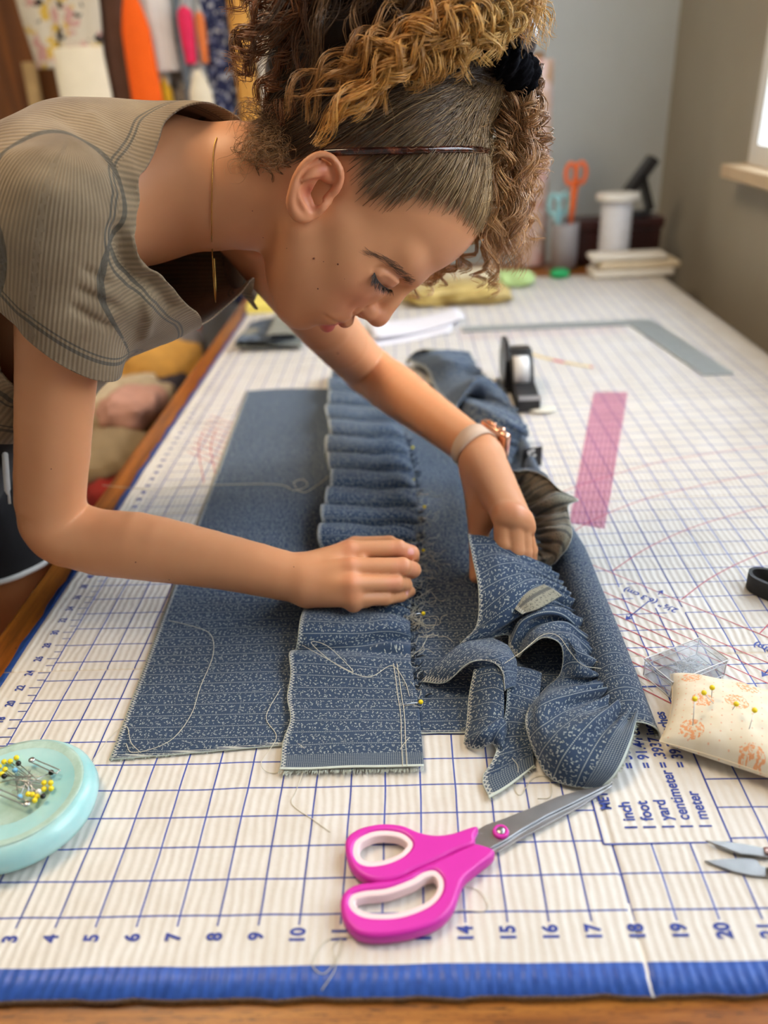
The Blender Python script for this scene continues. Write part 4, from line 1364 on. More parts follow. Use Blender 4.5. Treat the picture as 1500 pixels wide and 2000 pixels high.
# short fly-away hairs around the hairline and the crown
N_F = 1100
sel = rng.integers(0, N_S, N_F); k0 = rng.integers(0, 9, N_F)
b0 = P[sel, k0]; nn = normals(hairF, b0); tn = rng.normal(size=(N_F, 3)) * .35 + HB * .5 - HA * .1
ln = rng.uniform(.25, .8, (N_F, 1))
qq = np.linspace(0, 1, 8)
cv = b0[:, None] + (tn * ln)[:, None] * qq[None, :, None] + (nn * ln * .4)[:, None] * np.sin(qq * 2.5)[None, :, None] + rng.normal(0, .04, (N_F, 1, 3)) * np.sin(qq * 7)[None, :, None]
strands(cv, np.linspace(.007, .004, 8)[None], cl[sel] * 1.25, 'flyaway_hair', hair_mat)

def locks(specs, name, per=12, n=42, rad=0.015):
    """specs: list of (control points list, curl radius, turns, colour start, colour end, spread)"""
    PP, CL = [], []
    for pts, cr, turns, c0, c1, spread in specs:
        G = catmull(np.array(pts), n)
        T, N, B = frames(G)
        tq = np.linspace(0, 1, n)
        ph0 = rng.uniform(0, 6.28); sg = rng.choice([-1, 1])
        mod = 1 + 0.35 * np.sin(tq * rng.uniform(5, 12) + rng.uniform(0, 6))
        for k in range(per):
            ph = sg * (2 * np.pi * turns * tq) + ph0 + rng.normal(0, .2)
            R = cr * np.clip(tq * 5, 0.15, 1) * mod * rng.uniform(.8, 1.2)
            off = rng.normal(0, 1, 3) * spread
            off2 = rng.normal(0, 1, 3) * spread * 1.2
            Q = G + R[:, None] * (np.cos(ph)[:, None] * N + np.sin(ph)[:, None] * B) + off * np.clip(tq * 2, .2, 1)[:, None] + off2 * (tq ** 2)[:, None]
            if rng.random() < .12:
                Q += rng.normal(0, .12, 3) * np.sin(tq * rng.uniform(6, 20))[:, None] * tq[:, None]
            PP.append(Q)
            j = rng.normal(0, .12)
            w_ = np.clip(tq[:, None] * 1.2 - .1 + j, 0, 1)
            CL.append((c0 * (1 - w_) + c1 * w_) * (1 + rng.normal(0, .16)))
    return strands(np.array(PP), (rad * np.r_[np.ones(n - 10), np.linspace(1, .35, 10)])[None], np.clip(np.array(CL), 0.002, 1), name, hair_mat)

def lerp(a, b, w): return a * (1 - w) + b * w
def scr_pt(): return SCR + PAX * rng.uniform(-.1, .4) + rng.normal(0, .22, 3)
spec = []
# golden locks on the camera side, over the crown and down to the ear
for (u, v, c, y) in [(606, 275, .9, 13.0), (625, 250, 1, 13.0), (640, 235, 1, 13.1), (668, 232, .9, 13.2), (560, 200, .35, 13.8), (590, 225, .5, 13.6), (690, 235, .9, 13.2), (700, 205, .9, 13.3), (735, 200, .8, 13.4), (760, 165, .8, 13.6), (720, 170, .8, 13.3),
                  (790, 172, .8, 13.7), (815, 165, .8, 13.8), (838, 160, .9, 13.9), (860, 150, .9, 14.0), (880, 150, 1, 14.1), (905, 142, 1, 14.2), (930, 128, 1, 14.4), (945, 120, 1, 14.5), (650, 150, .6, 13.5), (680, 120, .7, 13.4), (620, 165, .5, 13.8), (755, 110, .9, 13.4), (800, 95, .9, 13.5), (850, 95, 1, 13.7), (900, 90, 1, 13.9), (940, 85, 1, 14.2), (980, 62, 1, 14.8), (870, 120, 1, 13.9), (915, 112, 1, 14.1), (960, 95, 1, 14.5)]:
    for rep in range(2):
        e = on_y(u + rng.normal(0, 9), v + rng.normal(0, 7), y + rng.normal(0, .15))
        s0 = scr_pt() + HC * .25
        mid1 = on_y(lerp(985, u, .3) + rng.normal(0, 12), min(20, lerp(60, v, .2) - 40) + rng.normal(0, 18), lerp(16, y, .5))
        mid2 = on_y(lerp(985, u, .68) + rng.normal(0, 14), lerp(30, v, .55) - 22 + rng.normal(0, 12), y + .1)
        cc = lerp(MID, lerp(GOLD, BLOND, np.clip((u - 780) / 220, 0, 1)), c)
        spec.append(([s0, mid1, mid2, e], rng.uniform(.14, .28), rng.uniform(2.6, 4.2), lerp(MID, cc, .5), cc, .035))
# the dark mass of the ponytail thrown over the back of the head
for i in range(170):
    u = rng.uniform(480, 930); vmax = np.interp(u, [480, 560, 640, 700, 760, 850, 930], [170, 240, 235, 200, 175, 140, 110])
    v = rng.uniform(-90, vmax); y = rng.uniform(14.2, 20)
    e = on_y(u, v, y)
    mid1 = on_y(lerp(985, u, .35), rng.uniform(-170, -10), lerp(16.8, y, .5)); mid2 = on_y(lerp(985, u, .75), min(v - 20, rng.uniform(-140, 60)), y)
    w_ = np.clip(.25 + .5 * (u - 600) / 350 + rng.normal(0, .2) - .12 * (y - 15), 0, 1)
    spec.append(([scr_pt(), mid1, mid2, e], rng.uniform(.12, .24), rng.uniform(2.6, 4.6), DARK, lerp(DARK, lerp(MID, GOLD, .3), w_), .07))
for u, v, y in ((450, 128, 15.2), (446, 110, 15.4), (460, 165, 15.6), (470, 60, 15.3), (490, 190, 16), (500, 40, 15.5), (470, 100, 16.2), (520, 150, 15.4), (540, 60, 15), (455, 30, 17), (510, 205, 16), (540, 235, 15.0), (480, 130, 16.5)):
    for rep in range(2):
        e = on_y(u + rng.normal(0, 8), v + rng.normal(0, 8), y)
        spec.append(([scr_pt(), on_y(850, -110, 16), on_y(620, -20, y), on_y(u + 40, v - 50, y), e], rng.uniform(.14, .24), rng.uniform(3, 5), DARK, lerp(MID, np.array(srgb(150, 84, 30)), rng.random()), .05))
for i in range(40):       # blond fuzz over the scrunchie
    u = rng.uniform(930, 1085); v = rng.uniform(-60, 95) if u > 1000 else rng.uniform(-60, 60)
    y = rng.uniform(15, 19.5)
    spec.append(([scr_pt(), on_y(lerp(1000, u, .5), rng.uniform(-60, 10), y), on_y(u, v, y)], rng.uniform(.12, .22), rng.uniform(2.5, 4.5), lerp(MID, GOLD, .5), lerp(GOLD, BLOND, rng.random()), .09))
# locks hanging on the far side of the crown, down past the forehead
LB = np.array(srgb(172, 122, 76)); LB2 = np.array(srgb(216, 164, 104)); DB = np.array(srgb(104, 68, 40))
for i in range(120):
    w_ = rng.random(); v = lerp(230, 545, w_ ** .8); u = np.interp(v, [200, 300, 400, 480, 560], [1015, 1015, 1008, 985, 945]) + rng.normal(0, 24)
    y = rng.uniform(16.2, 20.4)
    u0 = rng.uniform(985, 1050)
    c0 = lerp(DB, LB, rng.random()); c1 = lerp(LB, LB2, rng.random() ** 1.5)
    pts = [SCR + PAX * .2 + rng.normal(0, .2, 3), on_y(u0, rng.uniform(150, 200), lerp(16.8, y, .6)), on_y(lerp(u0, u, .6) + rng.normal(0, 8), lerp(190, v, .55), y), on_y(u, v, y)]
    spec.append((pts, rng.uniform(.16, .26), rng.uniform(3.0, 5.5), c0, c1, .07))
for u, v, y in ((800, 583, 19.5), (830, 572, 19.3), (860, 560, 19), (880, 540, 19), (905, 535, 18.6), (960, 565, 18.4), (935, 560, 18.4), (1010, 495, 18.2), (1050, 470, 18.5), (968, 575, 18)):
    e = on_y(u, v, y)
    pts = [SCR + PAX * .2, on_y(1020, 200, 18), on_y(985, 390, y), on_y(lerp(960, u, .75), v - 45, y), e]
    spec.append((pts, rng.uniform(.16, .24), rng.uniform(4, 6), LB, lerp(LB, LB2, .7), .04))
locks(spec, 'ponytail', 13, 42)
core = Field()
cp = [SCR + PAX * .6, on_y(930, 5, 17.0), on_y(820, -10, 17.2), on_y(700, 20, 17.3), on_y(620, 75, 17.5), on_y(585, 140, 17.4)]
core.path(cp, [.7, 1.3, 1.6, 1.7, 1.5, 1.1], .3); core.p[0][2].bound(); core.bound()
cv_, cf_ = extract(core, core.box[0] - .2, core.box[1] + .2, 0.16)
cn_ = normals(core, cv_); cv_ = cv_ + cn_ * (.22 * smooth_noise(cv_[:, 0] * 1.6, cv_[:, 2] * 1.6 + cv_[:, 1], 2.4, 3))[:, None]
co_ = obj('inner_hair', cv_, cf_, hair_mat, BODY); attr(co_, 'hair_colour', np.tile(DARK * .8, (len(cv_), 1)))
# loose curls at the nape
spec = []
for i in range(44):
    q = hl(rng.uniform(-3.0, -1.4), rng.uniform(-1.5, 0.3), rng.uniform(.4, 2.6))
    r0 = to_surface(body, q[None], 0.01, 6)[0]
    u = rng.uniform(450, 560); v = rng.uniform(200, 352)
    e = to_surface(body, on_y(u, v, r0[1] - .3)[None], rng.uniform(.05, .5), 4)[0]
    spec.append(([r0, (r0 + e) / 2 + normals(body, r0[None])[0] * .3 + (0, 0, .15), e], rng.uniform(.08, .24), rng.uniform(.8, 2.2), np.array(srgb(110, 80, 48)), np.array(srgb(172, 128, 80)), .13))
locks(spec, 'nape_hair', 6, 26, .007)
# hair swept up from the nape to the crown, behind the ear
spec = []
for i in range(90):
    a_, b_ = rng.uniform(-3.6, -1.5), rng.uniform(-1.2, .8)
    q = hl(a_, b_, rng.uniform(1.0, 2.6)); r0 = to_surface(skullF, q[None], .02, 6)[0]
    e = SCR + rng.normal(0, .3, 3)
    m1 = to_surface(hairF, (lerp(r0, e, .3) + HC * .2 - HA * .5)[None], rng.uniform(.1, .45), 6)[0]; m2 = to_surface(hairF, (lerp(r0, e, .65) + HC * .2 - HA * .3)[None], rng.uniform(.1, .4), 6)[0]
    spec.append(([r0, m1, m2, e], rng.uniform(.04, .12), rng.uniform(1, 3), np.array(srgb(86, 64, 40)), DARK * 1.2, .08))
locks(spec, 'swept_hair', 12, 26, .012)

# ================================================================ the printed denim
def denim(name, reverse):
    t = NT(name)
    uv = t.attr('fab').outputs['Vector']
    s = t.sep(uv); U, V_ = s[0], s[1]
    def leaves(scale, seed, la, lb):
        sc = t.n('ShaderNodeVectorMath', operation='SCALE'); t.link(t.vmath('ADD', uv, (seed, seed * 1.7, 0)), sc.inputs[0]); sc.inputs['Scale'].default_value = scale
        vo = t.n('ShaderNodeTexVoronoi', voronoi_dimensions='2D', feature='F1'); t.link(sc.outputs[0], vo.inputs['Vector']); vo.inputs['Scale'].default_value = 1.0; vo.inputs['Randomness'].default_value = 0.75
        d = t.vmath('SUBTRACT', sc.outputs[0], vo.outputs['Position'])
        rn = t.sep(vo.outputs['Color'])
        ro = t.n('ShaderNodeVectorRotate', rotation_type='Z_AXIS'); t.link(d, ro.inputs['Vector']); t.link(t.math('MULTIPLY', rn[0], 6.28), ro.inputs['Angle'])
        q = t.vmath('MULTIPLY', ro.outputs[0], (1 / la, 1 / lb, 0))
        e1_ = t.vmath('LENGTH', q)
        q2 = t.vmath('MULTIPLY', t.vmath('ADD', ro.outputs[0], (-.16, .17, 0)), (1 / (la * .5), 1 / (lb * 1.25), 0))
        e2_ = t.vmath('LENGTH', q2)
        return t.math('LESS_THAN', t.math('MINIMUM', e1_, e2_), 1.0)
    m1 = leaves(5.8, 3.1, 0.20, 0.068)
    m2 = leaves(7.2, 9.7, 0.15, 0.065)
    marks = t.math('MAXIMUM', m1, m2)
    fr = t.math('ABSOLUTE', t.math('SUBTRACT', t.math('FRACT', t.math('DIVIDE', V_, 0.52)), 0.5))
    dash = t.math('GREATER_THAN', t.math('SINE', t.math('MULTIPLY', U, 2 * math.pi / 0.055)), -0.35)
    line = t.math('MULTIPLY', t.math('LESS_THAN', fr, 0.024), dash)
    bandz = t.math('LESS_THAN', fr, 0.11)
    marks = t.math('MULTIPLY', marks, t.math('SUBTRACT', 1.0, bandz))
    pat = t.math('MAXIMUM', marks, line)
    end = t.attr('endd').outputs['Fac']; ed = t.attr('edged').outputs['Fac']
    # woven selvedge at the strip's end
    selv = t.math('LESS_THAN', end, 0.55)
    ck = t.math('MULTIPLY', t.math('SINE', t.math('MULTIPLY', t.math('ADD', U, V_), 2 * math.pi / 0.12)), t.math('SINE', t.math('MULTIPLY', t.math('SUBTRACT', U, V_), 2 * math.pi / 0.12)))
    dots = t.math('MULTIPLY', t.math('GREATER_THAN', ck, 0.25), .6)
    pat = t.mix(selv, pat, dots)
    # zigzag overlock along the free edge
    tri = t.math('PINGPONG', U if reverse is None else V_, 0.06)
    zz = t.math('LESS_THAN', t.math('ABSOLUTE', t.math('SUBTRACT', ed, t.math('ADD', 0.03, t.math('MULTIPLY', tri, 2.0)))), 0.022)
    zz = t.math('MULTIPLY', zz, t.math('LESS_THAN', ed, 0.2))
    n1 = t.noise(uv, 1.2, 4); n2 = t.noise(uv, 60, 3)
    if reverse:
        base = t.mix(n2, srgb(156, 150, 130), srgb(124, 122, 110)); mark = srgb(40, 46, 52)
        stripe = t.math('LESS_THAN', fr, 0.15)
        base = t.mix(t.math('MULTIPLY', stripe, 0.65), base, srgb(58, 62, 66))
    else:
        base = t.mix(n2, srgb(36, 50, 72), srgb(57, 77, 104)); mark = srgb(186, 192, 184)
    c = t.mix(t.math('MULTIPLY', pat, 0.82), base, mark)
    c = t.mix(zz, c, srgb(206, 206, 196))
    fz = t.math('MAXIMUM', t.math('LESS_THAN', end, 0.07), t.math('MULTIPLY', t.math('LESS_THAN', ed, 0.035), 0.7))
    c = t.mix(fz, c, srgb(206, 214, 204))
    t.set(c, 0.85, Specular_IOR_Level=0.2, Sheen_Weight=0.12)
    tw = t.math('SINE', t.math('MULTIPLY', t.math('ADD', U, t.math('MULTIPLY', V_, 1.6)), 2 * math.pi / 0.035))
    t.bump(t.math('ADD', t.math('MULTIPLY', tw, 0.4), t.math('ADD', n2, pat)), 0.35, 0.0004)
    return t.m
DENIM = denim('printed_denim', False); DENIM_BACK = denim('printed_denim_reverse', True)

def cloth(name, P, fab, parent=None, loc=None, endd=None, edged=None, thick=0.032, flip=False):
    nu, nv = P.shape[:2]
    ii = np.arange(nu * nv).reshape(nu, nv)
    F = np.stack([ii[:-1, :-1], ii[1:, :-1], ii[1:, 1:], ii[:-1, 1:]], -1).reshape(-1, 4)
    if flip: F = F[:, ::-1]
    o = obj(name, P.reshape(-1, 3), F, None, parent, True, loc, mats=[DENIM, DENIM_BACK])
    attr(o, 'fab', fab.reshape(-1, 2))
    attr(o, 'endd', (np.full((nu, nv), 9.0) if endd is None else endd).ravel())
    attr(o, 'edged', (np.full((nu, nv), 9.0) if edged is None else edged).ravel())
    so = o.modifiers.new('thickness', 'SOLIDIFY'); so.thickness = thick * INCH; so.offset = 0; so.material_offset = 1; so.material_offset_rim = 0
    return o
# skirt panel lying on the mat
nu, nv = 150, 150
a_, b_ = np.meshgrid(np.linspace(0, 1, nu), np.linspace(0, 1, nv), indexing='ij')
xl = 3.56 + (2.04 - 3.56) * b_; flat = 18.75
ysb = np.interp(a_, [0, .3, .55, .62, .95, 1], [5.15, 5.60, 6.0, 5.95, 5.6, 5.6])
yy = ysb + (38.3 + 0.2 * np.sin(a_ * 14) - ysb) * b_
ar = np.clip(a_ / 0.84, 0, 1); xx = xl + (flat - xl) * ar
zz_ = 0.05 + 0.02 * (1 + smooth_noise(xx, yy, .8, 1)) + 0.25 * np.exp(-((xx - 15.3) / .7) ** 2 - ((yy - 21) / 2.2) ** 2)
th = np.clip((a_ - 0.84) / 0.16, 0, 1)
rollw = 1.76 * np.interp(yy, [5, 16, 22, 38], [1, 0.95, .5, .2])
hgt = np.interp(yy, [5, 10, 16, 38], [.60, 1.0, .95, .3]) * (1 + .15 * smooth_noise(yy, yy, 1.2, 5))
ph = th * math.pi * 1.18
xx = np.where(th > 0, flat + rollw * .43 * (1 - np.cos(ph)), xx)
zz_ = np.where(th > 0, np.maximum(0.05 + hgt * np.sin(np.minimum(ph, math.pi)) - np.where(ph > math.pi, .0, 0), 0.035), zz_)
P = np.stack([xx, yy, zz_], -1)
edist = np.minimum((yy - ysb), 9)
PANEL = cloth('skirt_panel', P, np.stack([xx + th * 2, yy], -1), None, (11, 22, 0), edged=np.minimum(edist, a_ * 16.5))
tag(PANEL, 'flat blue printed denim skirt panel lying on the gridded mat under the ruffles', 'denim panel')

# left ruffle: a strip pleated to its gathered edge, pinned on the panel
Lp = np.array([(8.85, 4.52), (8.79, 6.83), (8.72, 9.6), (9.05, 12.73), (8.95, 15.2), (8.9, 17.8), (9.14, 21.69), (8.6, 26.16), (8.3, 31.6), (7.9, 37), (8.0, 41.2)])
Gp = np.array([(13.13, 4.55), (13.03, 7.16), (12.8, 9.5), (12.8, 12.2), (13.0, 14.5), (13.08, 16.7), (13.25, 20.4), (13.08, 24.2), (12.75, 28.2), (12.0, 33), (10.8, 39.5)])
nu, nv = 70, 900
uq = np.linspace(0, 1, nu); tq = np.linspace(4.5, 40.5, nv)
Lx = np.interp(tq, Lp[:, 1], Lp[:, 0]); Gx = np.interp(tq, Gp[:, 1], Gp[:, 0])
Lx = Lx + 0.10 * np.sin(tq * 1.1 + 1) + .06 * np.sin(tq * 3.1)
kn = [9.75, 12.4, 14.6, 16.9, 18.5, 20.0, 21.9, 23.9, 25.9, 28.2, 30.6, 33.0, 35.4, 37.8, 40.5]
phs = np.interp(tq, kn, np.arange(len(kn)))
fl_ = phs - np.floor(phs)
on = np.clip((tq - 9.4) / .8, 0, 1)
u_, t_ = np.meshgrid(uq, tq, indexing='ij')
PH, ON = phs[None] * 2 * math.pi, on[None]
w1 = 0.5 - 0.5 * np.cos(PH)
amp = np.interp(tq, [9, 11, 12.5, 13.4, 17.2, 18.2, 21, 30, 40], [.6, .85, .85, .6, .5, 1.05, 1.1, 1.2, 1.25])[None]
A1 = amp * (1 - u_ ** 1.6) ** .8
w3 = 0.5 - 0.5 * np.cos(PH * 3 + 1.5 * np.sin(PH))
zr = 0.10 + ON * (A1 * w1 ** .8 + 0.34 * np.exp(-((u_ - .84) / .2) ** 2) * w3 + 0.10 * w1 * u_)
yr = t_ - ON * (0.55 * A1 * np.sin(PH - .5)) - ON * 0.10 * np.sin(PH * 3) * np.clip(u_ * 1.4 - .4, 0, 1)
xr = Lx[None] + (Gx - Lx)[None] * u_ - ON * 0.10 * w1 * (1 - u_)
flapm = 1 - ON
zr = zr + flapm * (0.06 + 0.40 * np.clip((t_ - 7.4) / 2.2, 0, 1) ** 1.5 * (1 - .6 * u_) + 0.05 * smooth_noise(xr, t_, 1.4, 3) + 0.05)
yr = yr + flapm * (-.35 * u_ * np.clip((t_ - 6) / 3, 0, 1))
zr += 0.03 * smooth_noise(xr * 1.0, t_, 3.0, 8)
# pressed down where the hand rests
dh = np.exp(-((t_ - 14.9) / 1.6) ** 2) * np.clip((u_ - .28) / .2, 0, 1)
zr = zr * (1 - .55 * dh) + .06 * dh
P = np.stack([xr, yr, zr], -1)
sl = np.sqrt((np.diff(np.stack([yr[0], zr[0]], -1), axis=0) ** 2).sum(1)); sl = np.r_[0, np.cumsum(sl)] + 4.5
fabv = np.broadcast_to(sl[None], u_.shape)
RUF = cloth('gathered_ruffle', P, np.stack([u_ * 4.2 + 30, fabv], -1), None, (11, 14, 0.1), endd=np.maximum(t_ - 4.5, 0), edged=np.minimum(u_ * 4.2, 9))
tag(RUF, 'pleated blue denim ruffle strip pinned along the skirt panel under the near hand', 'ruffle')
# stitch lines near the gathered edge of the flap
thread_mat = simple('pale_thread', srgb(206, 200, 180), 0.8, 0.06, 200)
for du in (0.50, 0.62):
    k = int(nu * (1 - du / 4.2)); sel = tq < 9.4
    v, f = tube(P[k][sel][::4] + [0, 0, .025], 0.012, 5)
    obj('stitch_line', v, f, thread_mat, RUF)
# frayed ends
def fray(parent, A, B, out, n, L, z=0.03):
    A, B = np.asarray(A, float), np.asarray(B, float)
    parts = []
    for i in range(n):
        p = A + (B - A) * rng.random() + [0, 0, z]
        d = np.asarray(out, float) * L * rng.uniform(.4, 1.2) + rng.normal(0, .03, 3) * [1, 1, .3]
        q = p + d; q[2] = max(q[2], .02)
        parts.append(tube([p - np.asarray(out) * .03, (p + q) / 2 + rng.normal(0, .012, 3), q], [.010, .009, .005], 3, False))
    o = obj('frayed_edge', *merge(parts), simple('fray', srgb(204, 212, 202), .9) if 'fray' not in bpy.data.materials else bpy.data.materials['fray'], parent)
    o['kind'] = 'stuff'
fray(RUF, (8.85, 4.5, .1), (13.13, 4.5, .1), (0, -1, 0), 260, .14)
fray(PANEL, (3.56, 5.15, .03), (8.7, 5.65, .03), (0, -1, 0), 160, .05)

# right ruffle: rows of (u, v, height) from its near end up to the far pile; each row runs from the gathered edge to the free edge
rows = [
 [(1244, 1398, .55), (1232, 1450, .75), (1208, 1505, .50), (1170, 1545, .08)],
 [(1222, 1386, .65), (1178, 1430, 1.0), (1140, 1492, .80), (1118, 1538, .10)],
 [(1200, 1376, .60), (1140, 1412, 1.15), (1092, 1462, 1.05), (1066, 1512, .20)],
 [(1186, 1362, .50), (1115, 1386, 1.05), (1064, 1420, 1.15), (1036, 1450, .60)],
 [(1178, 1347, .55), (1110, 1356, 1.00), (1062, 1366, 1.15), (1028, 1398, .95)],
 [(1170, 1330, .35), (1122, 1332, .45), (1085, 1338, .40), (1062, 1348, .35)],
 [(1164, 1312, .50), (1135, 1303, .85), (1112, 1305, .75), (1094, 1315, .55)],
 [(1160, 1294, .55), (1128, 1270, 1.30), (1108, 1256, 1.50), (1096, 1262, 1.45)],
 [(1154, 1276, .50), (1112, 1240, 1.40), (1080, 1236, 1.60), (1062, 1246, 1.55)],
 [(1150, 1260, .50), (1096, 1224, 1.25), (1046, 1236, 1.20), (1026, 1268, .95)],
 [(1144, 1242, .35), (1090, 1212, .95), (1034, 1228, .90), (1012, 1284, .40)],
 [(1138, 1226, .55), (1082, 1198, 1.35), (1024, 1212, 1.30), (994, 1262, .60)],
 [(1128, 1204, .35), (1076, 1184, 1.00), (1020, 1204, .95), (986, 1240, .60)],
 [(1118, 1184, .55), (1062, 1162, 1.35), (996, 1212, 1.20), (896, 1264, .45)],
 [(1108, 1164, .60), (1050, 1136, 1.60), (992, 1170, 1.75), (930, 1222, 1.05)],
 [(1096, 1144, .60), (1040, 1116, 1.80), (988, 1122, 2.10), (934, 1152, 1.80)],
 [(1082, 1124, .70), (1030, 1100, 1.70), (972, 1078, 2.20), (922, 1088, 2.15)],
 [(1066, 1112, .70), (1012, 1088, 1.55), (956, 1052, 2.20), (914, 1043, 2.25)],
 [(1052, 1106, .50), (1002, 1092, .90), (962, 1082, 1.20), (930, 1092, 1.00)],
 [(1050, 1090, .40), (1012, 1090, .45), (975, 1094, .40), (942, 1094, .35)],
 [(1052, 1078, .50), (1062, 1088, .85), (1068, 1097, .75), (1058, 1108, .45)],
 [(1050, 1060, .60), (1076, 1062, 1.35), (1094, 1068, 1.50), (1096, 1086, 1.15)],
 [(1047, 1038, .70), (1078, 1034, 1.70), (1104, 1034, 1.95), (1118, 1046, 1.85)],
 [(1042, 1014, .80), (1072, 1004, 1.55), (1098, 996, 1.85), (1110, 990, 2.00)],
 [(1036, 998, .80), (1064, 984, 1.85), (1092, 972, 2.25), (1130, 976, 2.00)],
 [(1026, 978, .85), (1050, 958, 1.75), (1076, 946, 2.20), (1092, 956, 2.35)],
 [(1012, 958, .90), (1034, 936, 1.85), (1056, 922, 2.30), (1064, 930, 2.40)],
 [(998, 944, .85), (1012, 926, 1.70), (1028, 914, 2.10), (1030, 918, 2.20)],
 [(988, 928, .80), (990, 922, 1.30), (994, 916, 1.70), (994, 916, 1.80)],
 [(1002, 892, .40), (985, 882, .70), (960, 872, .60), (935, 862, .30)],
 [(1020, 862, .40), (980, 850, 1.10), (930, 832, 1.10), (892, 802, .30)],
 [(1030, 846, .50), (985, 815, 1.60), (930, 790, 1.65), (884, 775, .50)],
 [(1014, 815, .40), (970, 790, .80), (930, 778, .80), (892, 768, .40)],
 [(988, 780, .60), (952, 742, 1.90), (925, 745, 2.20), (888, 800, 1.10)],
 [(962, 752, .40), (926, 737, 1.00), (892, 744, 1.00), (852, 764, .40)],
 [(932, 720, .60), (892, 704, 1.60), (862, 700, 1.70), (832, 722, .80)],
 [(918, 694, .40), (872, 688, 1.10), (842, 690, 1.30), (804, 708, .60)],
 [(892, 690, .30), (846, 686, 1.30), (818, 684, 1.45), (796, 700, .60)],
 [(880, 694, .2), (840, 694, .40), (812, 702, .40), (792, 714, .10)]]
def sheet(rows, n1, n2):
    C = np.array([[on_z(*p) for p in r] for r in rows])          # (rows, k, 3)
    A_ = np.stack([catmull(C[:, j], n1) for j in range(C.shape[1])], 1)
    return np.stack([catmull(A_[i], n2) for i in range(n1)], 0)  # (n1, n2, 3)
def cloth_coords(P):
    du = np.linalg.norm(np.diff(P, axis=0), axis=2).mean(1); dv = np.linalg.norm(np.diff(P, axis=1), axis=2).mean(0)
    return np.r_[0, np.cumsum(du)], np.r_[0, np.cumsum(dv)]
P = sheet(rows, 620, 46)
su, sv = cloth_coords(P)
# small gathers along the sewn edge, slight crumple everywhere
tn = np.gradient(P, axis=0); tn /= np.linalg.norm(tn, axis=2)[..., None] + 1e-9
cr_ = np.gradient(P, axis=1); nn_ = np.cross(tn, cr_); nn_ /= np.linalg.norm(nn_, axis=2)[..., None] + 1e-9
gu = np.clip(1 - sv / 2.2, 0, 1)[None] ** 1.2; gw = np.clip(1 - np.abs(sv - 1.2) / 2.0, 0, 1)[None]
P = P + nn_ * (gu * 0.17 * np.sin(su * 10 + 2 * np.sin(su * 1.7))[:, None] + gw * .12 * np.sin(su * 4.3 + 1.5 * np.sin(su * .9))[:, None])[..., None] + nn_ * (0.035 * smooth_noise(su[:, None] + 0 * sv[None], sv[None] * 1.6, 3.2, 4))[..., None]
P[..., 2] = np.maximum(P[..., 2], 0.14)
RUF2 = cloth('bunched_ruffle', P, np.stack(np.meshgrid(su, sv, indexing='ij'), -1)[..., ::-1], None, (17, 12, 0.1), endd=np.broadcast_to(su[:, None], P.shape[:2]), edged=np.broadcast_to((sv[-1] - sv)[None], P.shape[:2]), flip=False)
tag(RUF2, 'crumpled blue denim ruffle bunched up under the far hand with the watch', 'ruffle')
def extra(name, rows, n1, n2, flip, end=False, edge=True):
    P = sheet(rows, n1, n2); su, sv = cloth_coords(P)
    P[..., 2] += 0.03 * smooth_noise(P[..., 0], P[..., 1], 3, 6)
    P[..., 2] = np.maximum(P[..., 2], 0.09)
    a1, a2 = np.meshgrid(su, sv, indexing='ij')
    return cloth(name, P, np.stack([a2, a1], -1), RUF2, endd=(su[-1] - a1) if end else None, edged=np.minimum(a2, 9) if edge else None, flip=flip)
# lower layer of the same ruffle: the loop towards the left, its grey reverse, its loose end and a small turned-over tip
extra('ruffle_loop', [[(822, 1332, .15), (850, 1300, .55), (900, 1258, .80), (960, 1246, .60)], [(868, 1334, .45), (890, 1304, 1.0), (930, 1268, 1.25), (988, 1258, .9)], [(914, 1296, 1.35), (944, 1284, 1.5), (970, 1272, 1.45), (1000, 1272, .9)], [(956, 1292, 1.5), (974, 1288, 1.55), (990, 1284, 1.35), (1008, 1290, .9)], [(980, 1312, 1.35), (987, 1308, 1.35), (996, 1308, 1.1), (1010, 1312, .7)], [(986, 1350, 1.0), (990, 1346, 1.0), (1000, 1342, .8), (1012, 1340, .5)]], 90, 30, False)
extra('ruffle_reverse', [[(926, 1308, 1.1), (945, 1302, 1.25), (965, 1300, 1.35), (980, 1306, 1.3)], [(916, 1360, .55), (940, 1352, .85), (965, 1348, 1.0), (984, 1356, 1.0)], [(912, 1410, .30), (935, 1402, .60), (958, 1396, .8), (983, 1404, .7)], [(906, 1452, .15), (922, 1440, .40), (945, 1432, .6), (972, 1438, .45)]], 50, 30, False)
extra('ruffle_curl', [[(906, 1452, .12), (922, 1440, .5), (940, 1428, .7), (960, 1418, .6)], [(918, 1460, .12), (930, 1440, .65), (948, 1422, .85), (972, 1404, .8)], [(938, 1462, .2), (950, 1440, .7), (962, 1422, .85), (982, 1402, .85)], [(962, 1452, .35), (968, 1438, .6), (976, 1424, .75), (988, 1412, .7)], [(974, 1478, .15), (980, 1462, .35), (984, 1446, .45), (990, 1432, .45)]], 50, 24, False)
extra('ruffle_end', [[(990, 1296, .8), (1012, 1302, .75), (1034, 1306, .7), (1058, 1314, .5)], [(988, 1380, .5), (1006, 1382, .5), (1028, 1388, .5), (1050, 1396, .5)], [(968, 1470, .30), (992, 1464, .32), (1018, 1458, .32), (1044, 1452, .3)], [(942, 1520, .14), (970, 1508, .2), (1004, 1490, .22), (1042, 1474, .2)], [(955, 1560, .10), (982, 1544, .12), (1012, 1522, .12), (1044, 1496, .12)]], 70, 30, False, True)
